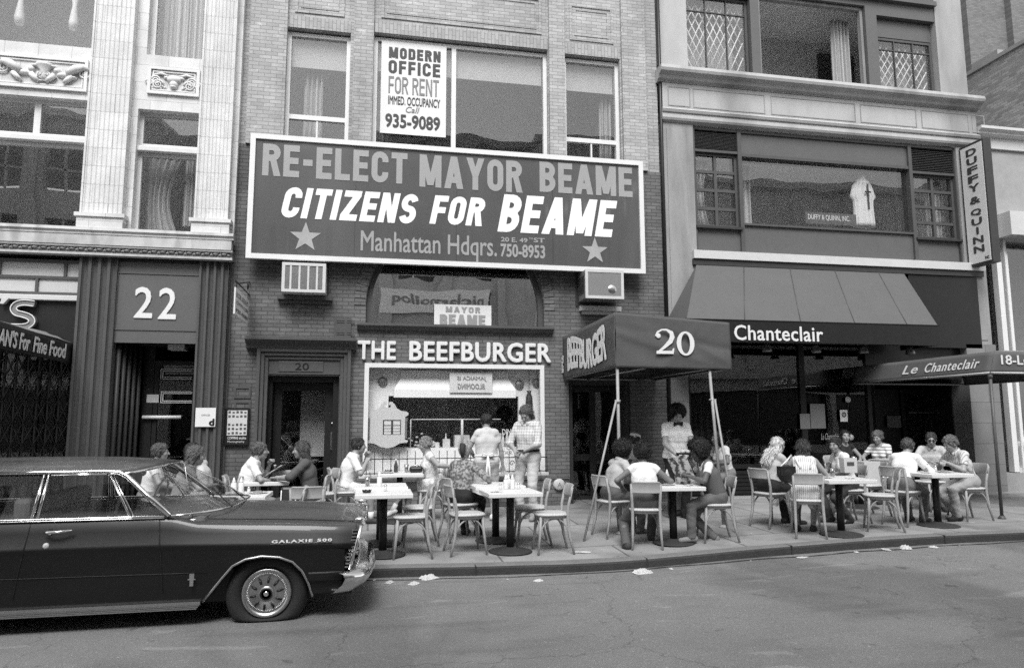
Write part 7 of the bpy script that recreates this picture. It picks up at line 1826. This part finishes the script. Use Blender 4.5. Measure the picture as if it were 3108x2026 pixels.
Pn['21'] = seated(ch['p21'], 178, 'girl with tied back dark hair in a white top, turned half towards the street', fem=True, lean=12, hair='pulled', hv=.03, hvol=.6, top=.74, sleeve=.5, hy=28, hp=6, L=(.36, .1, .8), R=(.36, -.1, .8), legs=.05, sc_=.95, fL=(.1, .12, .0), fR=(.3, -.1, 0))
Pn['22'] = seated(at(1966, 11.85), -92, 'smiling woman with long dark hair and a black top by the dark window', fem=True, lean=4, hair='long', hv=.014, hvol=.62, top=.02, sleeve=.25, L=(.34, .14, .8), R=(.34, -.14, .8), hy=-14)
Pn['23'] = seated(at(2056, 11.5), 208, 'short haired woman in a striped tee looking down, facing left', fem=True, lean=8, hair='short', hv=.14, hvol=1.0, top=m_stripeH, sleeve=.6, hp=14, L=(.36, .02, .82), R=(.42, -.16, .80))
Pn['24'] = seated(ch['p24'], 26, 'man in a white long sleeved shirt leaning on the table to write', lean=24, hair='short', hv=.09, hvol=.75, top=.74, sleeve=1.5, legs=.17, hp=16, R=(.56, -.14, .79), L=(.50, .14, .79), hy=10, shoe=.05)
Pn['25'] = seated(at(2172, 10.55), -128, 'balding man in dark sunglasses and a pale shirt on the far side of the table', lean=12, hair='short', hv=.05, hvol=.35, top=.55, sleeve=.7, collar=True, hp=14, L=(.34, .06, .84), R=(.34, -.10, .84))
Pn['26'] = seated(ch['p26'], 176, 'grey haired man in a striped shirt and khaki trousers holding food, far right', lean=17, hair='short', hv=.16, hvol=.95, top=m_stripeV, sleeve=.65, collar=True, legs=.34, hp=24, L=(.36, .05, .90), R=(.38, -.08, .88), shoe=.02, curl=.9, fL=(.32, .12, 0), fR=(.16, -.1, 0), skin=.33)
X = FX(1168, 980, FY+.85); Pn['27'] = person((X, FY+.85, .26), 60, 'dark topped person with an afro standing inside the restaurant hatch, behind the glass', seat=False, skin=.10, hair='afro', hv=.012, hvol=1.0, top=.03, sleeve=.6, legs=.03, sc_=1.0)
# clothing and hair details that belong to one person
def headpart(i, name, pts_fn, m):
    b = MB(); pts_fn(b, i); return obj(name, b, m, i['t'], world=False)
i = Pn['15']
b = MB(); c = i['Nk']+i['fw']*.075+i['up']*-.012
for s in (1, -1):
    a = c+i['lf']*s*.012; e = c+i['lf']*s*.075
    vs = [a+i['up']*.012, a-i['up']*.012, e-i['up']*.034, e+i['up']*.034]; vs = vs+[v+i['fw']*.02 for v in vs]
    b.add(vs, [(0,1,2,3), (7,6,5,4), (0,3,7,4), (1,5,6,2), (3,2,6,7), (0,4,5,1)])
b.ball(tuple(c+i['fw']*.012), .017, 8, 6); obj('bow_tie', b, m_black, i['t'], world=False)
def specs(i, up=0.006, back=0.0, lens=m_black):
    b = MB(); 
    for s in (1, -1):
        b.ball(tuple(i['hp'](.102-back, s*.033, up)), .019*i['hs'], 10, 8); b.tube([tuple(i['hp'](.1-back, s*.05, up+.004)), tuple(i['hp'](.02-back, s*.083, up+.008))], .003, 4)
    b.tube([tuple(i['hp'](.108-back, .016, up+.004)), tuple(i['hp'](.108-back, -.016, up+.004))], .003, 4); obj('sunglasses', b, lens, i['t'], world=False)
specs(Pn['25']); specs(Pn['8'], .105, .06)
i = Pn['13']; b = MB(); rows = []
for z, r in ((.06, .104), (.10, .104), (.128, .085), (.14, .03)): rows.append([tuple(i['hp'](-.012+r*math.cos(a), r*.86*math.sin(a), z)) for a in lin(0, 2*math.pi, 25)[:-1]])
b.loft(rows, 0, closed=True, caps=True); obj('cap', b, m_white, i['t'], world=False)
i = Pn['9']
def scarf(p):
    q = (p-i['Hc'])@i['Hm']/i['hs']; d = sd_ell(q, np.array((-.016, 0, .036)), np.array((.106, .094, .1))); d = smin(d, sd_cap(q, np.array((-.05, 0, -.02)), np.array((-.07, 0, -.12)), .06, .03), .03)
    return np.maximum(d, q[:, 0]*.86-q[:, 2]*.5-.035)*i['hs']
V_, F_ = mesh_field(scarf, i['Hc']-.24, i['Hc']+.2, .009); np_mesh('headscarf', V_, F_, [m_scarf], None, i['t'])
b = MB(); b.tube([tuple(i['hp'](-.09, 0, .09)), tuple(i['hp'](-.15, 0, .10)), tuple(i['hp'](-.165, 0, .03)), tuple(i['hp'](-.15, 0, -.07))], [.03, .042, .042, .02], 10); obj('ponytail', b, hair_m(.02), i['t'], world=False)
i = Pn['10']; k = i['k']
b = MB(); c = i['P']+i['up']*.09
b.tube([tuple(c+(i['fw']*math.cos(a)*.145+i['lf']*math.sin(a)*.19)*k) for a in lin(0, 2*math.pi, 30)], .016, 6)
for s in (1, -1): b.tube([tuple(c-i['fw']*.155), tuple(c-i['fw']*.18+i['lf']*s*.07+i['up']*.035), tuple(c-i['fw']*.175+i['lf']*s*.1-i['up']*.01), tuple(c-i['fw']*.16)], .014, 6); b.tube([tuple(c-i['fw']*.16), tuple(c-i['fw']*.175+i['lf']*s*.02-i['up']*.2), tuple(c-i['fw']*.18+i['lf']*s*.03-i['up']*.42)], [.014, .018, .02], 6)
obj('apron_tie', b, cloth_m(.72), i['t'], world=False)
i = Pn['11']; b = MB(); c = i['P']+i['up']*.095
b.loft([[tuple(c+i['up']*z+(i['fw']*math.cos(a)*.137+i['lf']*math.sin(a)*.187)*i['k']) for a in lin(0, 2*math.pi, 36)] for z in (-.02, .02)], 0); obj('belt', b, m_black, i['t'], world=False)
b = MB(); f = i['P']+i['up']*.095+i['fw']*.145*i['k']; b.ball(tuple(f), (.025, .025, .02)); obj('belt_buckle', b, m_steel, i['t'], world=False)
i = Pn['17']
def vest(p):
    d = None
    for a in ((i['P']+i['up']*.05+i['lf']*.06, i['Cc']+i['lf']*.06, .125, .128), (i['P']+i['up']*.05-i['lf']*.06, i['Cc']-i['lf']*.06, .125, .128), (i['Sc']+i['lf']*.075, i['Sc']-i['lf']*.075, .088, .088), (i['Cc']+i['fw']*.05+i['lf']*.06, i['Cc']+i['fw']*.05-i['lf']*.06, .1, .1)):
        q = sd_cap(p, *a); d = q if d is None else smin(d, q, .03)
    d = np.maximum(d, -((p-i['P'])@i['up']-.04)); return np.maximum(d, -(np.linalg.norm(p-(i['Nk']+i['fw']*.06), axis=1)-.11))
V_, F_ = mesh_field(vest, i['P']-.3, i['Nk']+.25, .01); np_mesh('vest', V_, F_, [cloth_m(.11)], None, i['t'])
i = Pn['20']; b = MB()
for s in (1, -1): b.tube([tuple(i['Cc']-i['fw']*.125+i['lf']*s*.06), tuple(i['Sc']-i['fw']*.085+i['lf']*s*.10), tuple(i['Sc']+i['up']*.072+i['lf']*s*.11), tuple(i['Cc']+i['fw']*.12+i['lf']*s*.08)], .012, 6)
obj('shoulder_strap', b, cloth_m(.75), i['t'], world=False)
# ---------------------------------------------------------------- things held, worn or set down
def place_thing(name, lab, cat, loc, rz=0, group=None): return thing(name, lab, cat, tuple(map(float, loc)), rz, group)
m_paper = mat('paper', .55, .8, .08, 9); m_print = pattern('printed_menu', .5, 'spots', .06, 16)
for key, lab, sz in (('6', 'folded menu held open by the man in the dark shirt', (.26, .34)), ('17', 'open printed menu held up by the afro haired woman in the vest', (.26, .40))):
    i = Pn[key]; wl = i['w']((i['arms'][1][1]+i['arms'][-1][1])/2); a = R_(i['deg']); f = np.array((math.cos(a), math.sin(a), 0)); l = np.array((-f[1], f[0], 0))
    t = place_thing('menu', lab, 'menu', wl+f*.08); n = unit(f*.55+np.array((0, 0, .83))); v = unit(np.cross(l, n))*-1
    if v[2] < 0: v = -v
    if key == '17': v = unit(np.array((-.42, -.05, .9))); l = unit(np.array((.65, -.55, .25)))
    b = MB(); c = wl+f*.09+np.array((0, 0, .04)); w_, h_ = sz
    for s in (1, -1):
        q = [c+v*(-h_/2), c+l*s*w_/2*.95+v*(-h_/2)-f*.03, c+l*s*w_/2*.95+v*(h_/2)-f*.03, c+v*(h_/2)]; nn = unit(np.cross(q[1]-q[0], q[3]-q[0]))*.004
        b.add([*q, *[x+nn for x in q]], [(0,1,2,3), (7,6,5,4), (0,4,5,1), (1,5,6,2), (2,6,7,3), (3,7,4,0)])
    obj('leaves', b, m_print if key == '17' else m_print, t)
i = Pn['11']; wl = i['w']((i['arms'][1][1]*.5+i['arms'][-1][1]*.5))
t = place_thing('order_pad', 'small white order pad in the hands of the standing man in plaid', 'pad', wl); b = MB(); b.box(wl[0]-.06, wl[0]+.05, wl[1]-.13, wl[1]-.05, wl[2]+.02, wl[2]+.035); obj('pages', b, m_paper, t)
i = Pn['15']; wl = i['w']((i['arms'][1][1]*.5+i['arms'][-1][1]*.5))
t = place_thing('serving_tray', 'dark tray of crockery in the hands of the waiter in the bow tie', 'tray', wl); b = MB(); b.lathe([(.001, 0), (.15, 0), (.17, .02), (.165, .022), (.145, .008), (.001, .008)], (wl[0], wl[1]-.12, wl[2]+.02), 28); obj('tray', b, m_black, t)
b = MB()
for q in range(5): b.lathe([(.02, .0), (.035, .02), (.035, .05), (.03, .052)], (wl[0]-.08+.04*q, wl[1]-.14+.05*(q % 2), wl[2]+.033), 10)
obj('crockery', b, m_cream, t)
i = Pn['20']; wl = i['w'](i['P']+i['lf']*.24+i['up']*.22-i['fw']*.1)
t = place_thing('shoulder_bag', 'black shoulder bag hanging at the side of the woman in the striped dress', 'bag', wl); b = MB(); b.ball(tuple(wl), (.13, .06, .12), 16, 10); b.box(wl[0]-.11, wl[0]+.11, wl[1]-.05, wl[1]+.05, wl[2]-.02, wl[2]+.1); obj('bag', b, mat('black_leather', .015, .45, .4, 9, .4, 40), t, bevel=0)
b = MB(); sh = i['w'](i['Sc']+i['lf']*.15+i['up']*.085); b.tube([tuple(wl+np.array((-.1, 0, .08))), tuple(sh*.5+wl*.5+np.array((-.05, -.03, 0.05))), tuple(sh), tuple(i['w'](i['Cc']+i['lf']*.2+i['fw']*.12)), tuple(wl+np.array((.1, 0, .08)))], .012, 6); obj('strap', b, cloth_m(.7), t)
# table clutter
m_glassy = mat('clear_bottle', .55, .12, .1, 9, coat=.5); m_ketch = mat('ketchup', .05, .3, .1, 9, coat=.6); m_ash = mat('black_ashtray', .012, .3, .1, 9)
def bottle_proto(name, prof, m, cap, mc, n=12):
    t = thing(name, '', 'bottle', (0, 0, -5)); b = MB(); b.lathe(prof, (0, 0, 0), n); obj('bottle_body', b, m, t, world=False)
    b = MB(); b.lathe(cap, (0, 0, 0), n); obj('cap', b, mc, t, world=False); return t
sq_p = bottle_proto('squeeze_bottle', [(.001, 0), (.03, 0), (.032, .01), (.032, .11), (.024, .125)], m_white, [(.025, .125), (.02, .14), (.006, .185), (.001, .187)], m_white)
sh_p = bottle_proto('salt_shaker', [(.001, 0), (.02, 0), (.021, .01), (.017, .06)], m_glassy, [(.018, .06), (.018, .075), (.008, .085), (.001, .086)], m_steel)
kb_p = bottle_proto('ketchup_bottle', [(.001, 0), (.03, 0), (.032, .01), (.032, .1), (.014, .15), (.013, .18)], m_ketch, [(.016, .18), (.016, .2), (.001, .202)], m_white)
gl_p = thing('drinking_glass', '', 'glass', (0, 0, -5)); b = MB(); b.lathe([(.001, .004), (.025, .004), (.034, .12), (.036, .12), (.028, 0), (.001, 0)], (0, 0, 0), 14); obj('tumbler', b, glass('tumbler_glass', .2, .75, .0, 5), gl_p, world=False)
b = MB(); b.lathe([(.001, .006), (.024, .006), (.03, .075), (.001, .076)], (0, 0, 0), 14); obj('drink', b, mat('cola', .25, .2, .1, 9), gl_p, world=False)
as_p = thing('ashtray', '', 'ashtray', (0, 0, -5)); b = MB(); b.lathe([(.001, 0), (.045, 0), (.055, .03), (.048, .03), (.036, .012), (.001, .01)], (0, 0, 0), 18); obj('bowl', b, m_ash, as_p, world=False)
b = MB()
for q in range(7): b.box(.05*math.cos(q*.9)-.006, .05*math.cos(q*.9)+.006, .05*math.sin(q*.9)-.006, .05*math.sin(q*.9)+.006, .03, .038)
obj('notch', b, m_ash, as_p, world=False)
used_ = {}
def put(proto, tab, dx, dy, label, group=None, h=.741):
    loc = (tab[0]+dx, tab[1]+dy, tab[2]+h); first = proto.name not in used_
    used_[proto.name] = 1
    if first:
        proto.location = loc; proto['label'] = label
        if group: proto['group'] = group
    else: 
        r = dup(proto, loc, 0, label, group)
        if not group and 'group' in r: del r['group']
put(as_p, t1, -.2, -.05, 'black ashtray on the table beyond the car windscreen'); put(as_p, t4, -.2, -.08, 'black ashtray on the empty front table beside the car'); put(as_p, t3, -.17, .05, 'black ashtray on the railing table beside the ketchup')
put(sq_p, t4b, -.02, -.2, 'tall white squeeze bottle standing at the back of the empty front table'); put(sq_p, t1, .0, .1, 'white squeeze bottle behind the ashtray on the table beyond the windscreen', 'squeeze bottles beyond the windscreen'); put(sq_p, t1, -.08, .08, 'white squeeze bottle left among the clutter beyond the windscreen')
put(sq_p, t5, -.02, .18, 'white squeeze bottle grouped in the middle of the paired tables', 'squeeze bottles on the middle tables'); put(sq_p, t5, .07, .2, 'white squeeze bottle grouped in the middle of the paired tables', 'squeeze bottles on the middle tables'); put(sq_p, t5, .03, .27, 'white squeeze bottle grouped in the middle of the paired tables', 'squeeze bottles on the middle tables')
put(sh_p, t4, .02, .05, 'salt shaker on the empty front table beside the car'); put(sh_p, t5, -.1, .14, 'salt shaker beside the squeeze bottles on the middle tables'); put(sh_p, t5, .14, .16, 'pepper shaker right of the squeeze bottles on the middle tables'); put(sh_p, t1, .1, .02, 'salt shaker on the table beyond the windscreen')
put(kb_p, t3, -.06, .02, 'dark ketchup bottle on the railing table'); put(kb_p, t2, .12, .1, 'dark ketchup bottle behind the menu on the table of the jacketed woman')
put(gl_p, t4b, -.17, -.1, 'tumbler of drink at the back left of the empty front table'); put(gl_p, t3, .1, .0, 'tumbler of drink on the railing table next to the purse'); put(gl_p, t1, -.1, .18, 'tumbler at the back of the table beyond the windscreen'); put(gl_p, t6, .12, .1, 'tumbler on the canopy table in front of the open menu'); put(gl_p, t9, -.1, 0, 'tumbler on the table by the dark window'); put(gl_p, t8, -.05, .1, 'dark tumbler on the table of the three men')
for p_, q_ in ((as_p, 0), (sq_p, 0), (sh_p, 0), (kb_p, 0), (gl_p, 0)): pass
pl = thing('dinner_plate', '', 'plate', (0, 0, -5)); b = MB(); b.lathe([(.001, 0), (.06, 0), (.11, .015), (.112, .018), (.06, .006), (.001, .005)], (0, 0, 0), 24); obj('dish', b, m_white, pl, world=False)
b = MB(); 
for q in range(8): b.ball((.03*math.cos(q*2.4), .035*math.sin(q*2.4), .015), (.025, .02, .016), 8, 6)
obj('food', b, mat('food', .2, .7, .5, 30), pl, world=False)
put(pl, t1, .2, .05, 'plate on the right of the table beyond the windscreen'); put(pl, t8, .15, -.02, 'plate in front of the striped shirt man'); put(pl, t6, -.08, -.02, 'plate in front of the woman in the white top'); put(pl, t9, .15, -.05, 'plate in front of the woman in the striped tee'); put(pl, t7, -.18, .05, 'plate in front of the woman in the striped dress')
put(pl, t2, -.1, -.05, 'plate in front of the woman in the pale jacket'); put(pl, t3, -.2, -.12, 'plate in front of the man with his elbow on the table')
np_ = thing('paper_napkin', '', 'napkin', (0, 0, -5)); b = MB(); b.loft([[(u*.13, v*.1, .002+.01*abs(math.sin(u*5+v*3))) for u in lin(-.5, .5, 6)] for v in lin(-.5, .5, 5)], 0, smooth=False); obj('sheet', b, m_paper, np_, world=False)
for tb_, dx, dy, lb in ((t7, .1, -.12, 'crumpled napkin at the free corner of the striped dress table'), (t6, .18, -.14, 'crumpled napkin on the canopy table\'s near right corner'), (t8, -.2, -.08, 'sheet of paper under the hand of the man in white'), (t9, .02, -.15, 'crumpled napkin on the table nearest the dark window'), (t5, -.2, -.1, 'napkin on the near left corner of the middle table'), (t2, .1, -.14, 'napkin beside the menu of the man in dark shirt')): put(np_, tb_, dx, dy, lb)
put(gl_p, t7, .02, .15, 'tumbler on the striped dress table near the girl'); put(gl_p, t2, -.15, .12, 'tumbler beside the woman in the pale jacket'); put(sq_p, t6, .02, .2, 'white squeeze bottle on the canopy table'); put(sh_p, t8, .2, .2, 'salt shaker on the table of the three men')
t = place_thing('purse', 'black leather purse on the railing table near the woman with crossed legs', 'purse', (t3[0]+.24, t3[1]-.08, t3[2]+.742)); b = MB(); b.box(-.1, .1, -.05, .05, 0, .09); obj('purse_body', b, mat('purse_leather', .015, .35, .3, 10), t, world=False, bevel=.03); b = MB(); b.tube([(-.08, 0, .085), (0, 0, .11), (.08, 0, .085)], .008, 6); obj('clasp', b, m_steel, t, world=False)
e = ch['e7']; t = place_thing('paper_bag', 'white paper shopping bag standing on a chair seat before the man in white', 'bag', (e[0]+.02, e[1]-.02, e[2]+.472)); b = MB(); b.add([(-.13, -.08, 0), (.13, -.08, 0), (.13, .08, 0), (-.13, .08, 0), (-.14, -.085, .36), (.14, -.09, .37), (.135, .085, .36), (-.14, .08, .37)], [(0,3,2,1), (0,1,5,4), (1,2,6,5), (2,3,7,6), (3,0,4,7)]); obj('bag', b, m_paper, t, world=False, solid=.004)
X, Y, Z = GP(1925, 1196); t = place_thing('floor_bag', 'dark patterned bag on the ground beneath the striped dress table', 'bag', (X, Y, Z)); b = MB(); b.ball((0, 0, .15), (.17, .12, .16), 14, 10); obj('bag', b, pattern('patterned_bag', .02, 'spots', .2, 12), t, world=False)
t = place_thing('bag_menu', 'white printed carrier bag beside the girl with tied back hair', 'bag', (ch['p21'][0]-.18, ch['p21'][1]-.32, ch['p21'][2]+.745)); b = MB(); b.add([(-.1, -.05, 0), (.1, -.05, 0), (.1, .05, 0), (-.1, .05, 0), (-.105, -.05, .2), (.1, -.055, .21), (.1, .05, .2), (-.11, .055, .215)], [(0,3,2,1), (0,1,5,4), (1,2,6,5), (2,3,7,6), (3,0,4,7)]); obj('bag', b, m_paper, t, world=False, solid=.004); b = MB().box(-.06, .05, -.06, -.054, .1, .15); obj('print', b, m_dpaint, t, world=False)
i = Pn['6']; X, Y, Z = at(672, 9.75); t = place_thing('striped_bag', 'dark bag with white piping hanging below the menu of the man in a dark shirt', 'bag', (X, Y, Z+.38)); b = MB(); b.add([(-.1, -.12, 0), (.1, -.12, 0), (.1, .12, 0), (-.1, .12, 0), (-.1, -.05, .34), (.1, -.05, .34), (.1, .06, .34), (-.1, .06, .34)], [(0,3,2,1), (0,1,5,4), (1,2,6,5), (2,3,7,6), (3,0,4,7), (4,5,6,7)]); obj('bag', b, m_black, t, world=False, bevel=.03); b = MB()
for s in (-.09, .09): b.tube([(s, -.125, .0), (s, -.07, .3)], .008, 5)
obj('piping', b, m_white, t, world=False)
# litter on the pavement edge and in the gutter
def scrap(x, y, s, lab, crum, road=True, group=None):
    v = FW + RT*(x-1190)/FPX + DN*(y-775.7)/FPX; lo, hi = 2., 20.
    for _ in range(40):
        m = (lo+hi)/2; q = np.array([0, 0, EYE])+v*m; gz = road_z(q[0], q[1]) if road else walk_z(q[0], q[1])
        if q[2] > gz: lo = m
        else: hi = m
    X, Y = q[0], q[1]; r = np.random.default_rng(int(x*7+y)); b = MB()
    if crum:
        n = 12; rows = []
        for a in range(n+1):
            row = []
            for c in range(n+1):
                u, w_ = a/n-.5, c/n-.5; e = max(abs(u), abs(w_))*2
                row.append((u*s*(1+.3*r.random()), w_*s*.7*(1+.3*r.random()), s*.25*max(0, 1-e**2)*(.3+r.random()*.9)+.004+.02*s*r.random()))
            rows.append(row)
        b.loft(rows, 0, smooth=False)
    else:
        n = 4; rows = [[(u*s, w_*s*.55, .004+.03*s*math.sin(3*u+2*w_+x)**2) for u in lin(-.5, .5, n)] for w_ in lin(-.5, .5, n)]; b.loft(rows, 0, smooth=False)
    o = obj('paper_scrap', b, m_paper); o.location = (X, Y, gz); o.rotation_euler = (0, 0, r.random()*6.28); tag(o, lab, 'paper scrap', group, 'thing'); return o
scrap(997, 1344, .17, 'large crumpled white paper in the gutter behind the car bumper', True); scrap(962, 1357, .11, 'flattened torn paper left of the large crumpled paper', True); scrap(905, 1354, .09, 'small white cup scrap nearest the car bumper in the gutter', True)
scrap(1493, 1331, .19, 'crumpled white bag in the gutter where the kerb bends', True); scrap(1354, 1283, .2, 'flat white napkin lying on the pavement beside the canopy brace', False, False); scrap(1252, 1350, .09, 'crumpled scrap midway along the gutter', True)
scrap(2105, 1274, .16, 'pile of torn newspaper in the gutter at the right', True); scrap(2060, 1277, .16, 'torn paper strip left of the newspaper pile', False); scrap(2170, 1272, .09, 'small crumpled scrap right of the newspaper pile', True); scrap(1865, 1295, .16, 'flat paper strip lying against the kerb below the striped dress', False)
for q, (x, y) in enumerate(((870, 1348), (1180, 1346), (1560, 1322), (1745, 1303), (1990, 1283), (2230, 1268))):
    scrap(x, y, .03+.035*rng.random(), 'tiny pale scrap of paper in the gutter', q % 2 == 0, True, 'tiny paper scraps along the gutter')
for q, (x, y) in enumerate(((1285, 1283), (1143, 1265), (1745, 1240))):
    scrap(x, y, .05, 'tiny pale scrap of paper on the pavement', False, False, 'tiny paper scraps on the pavement')
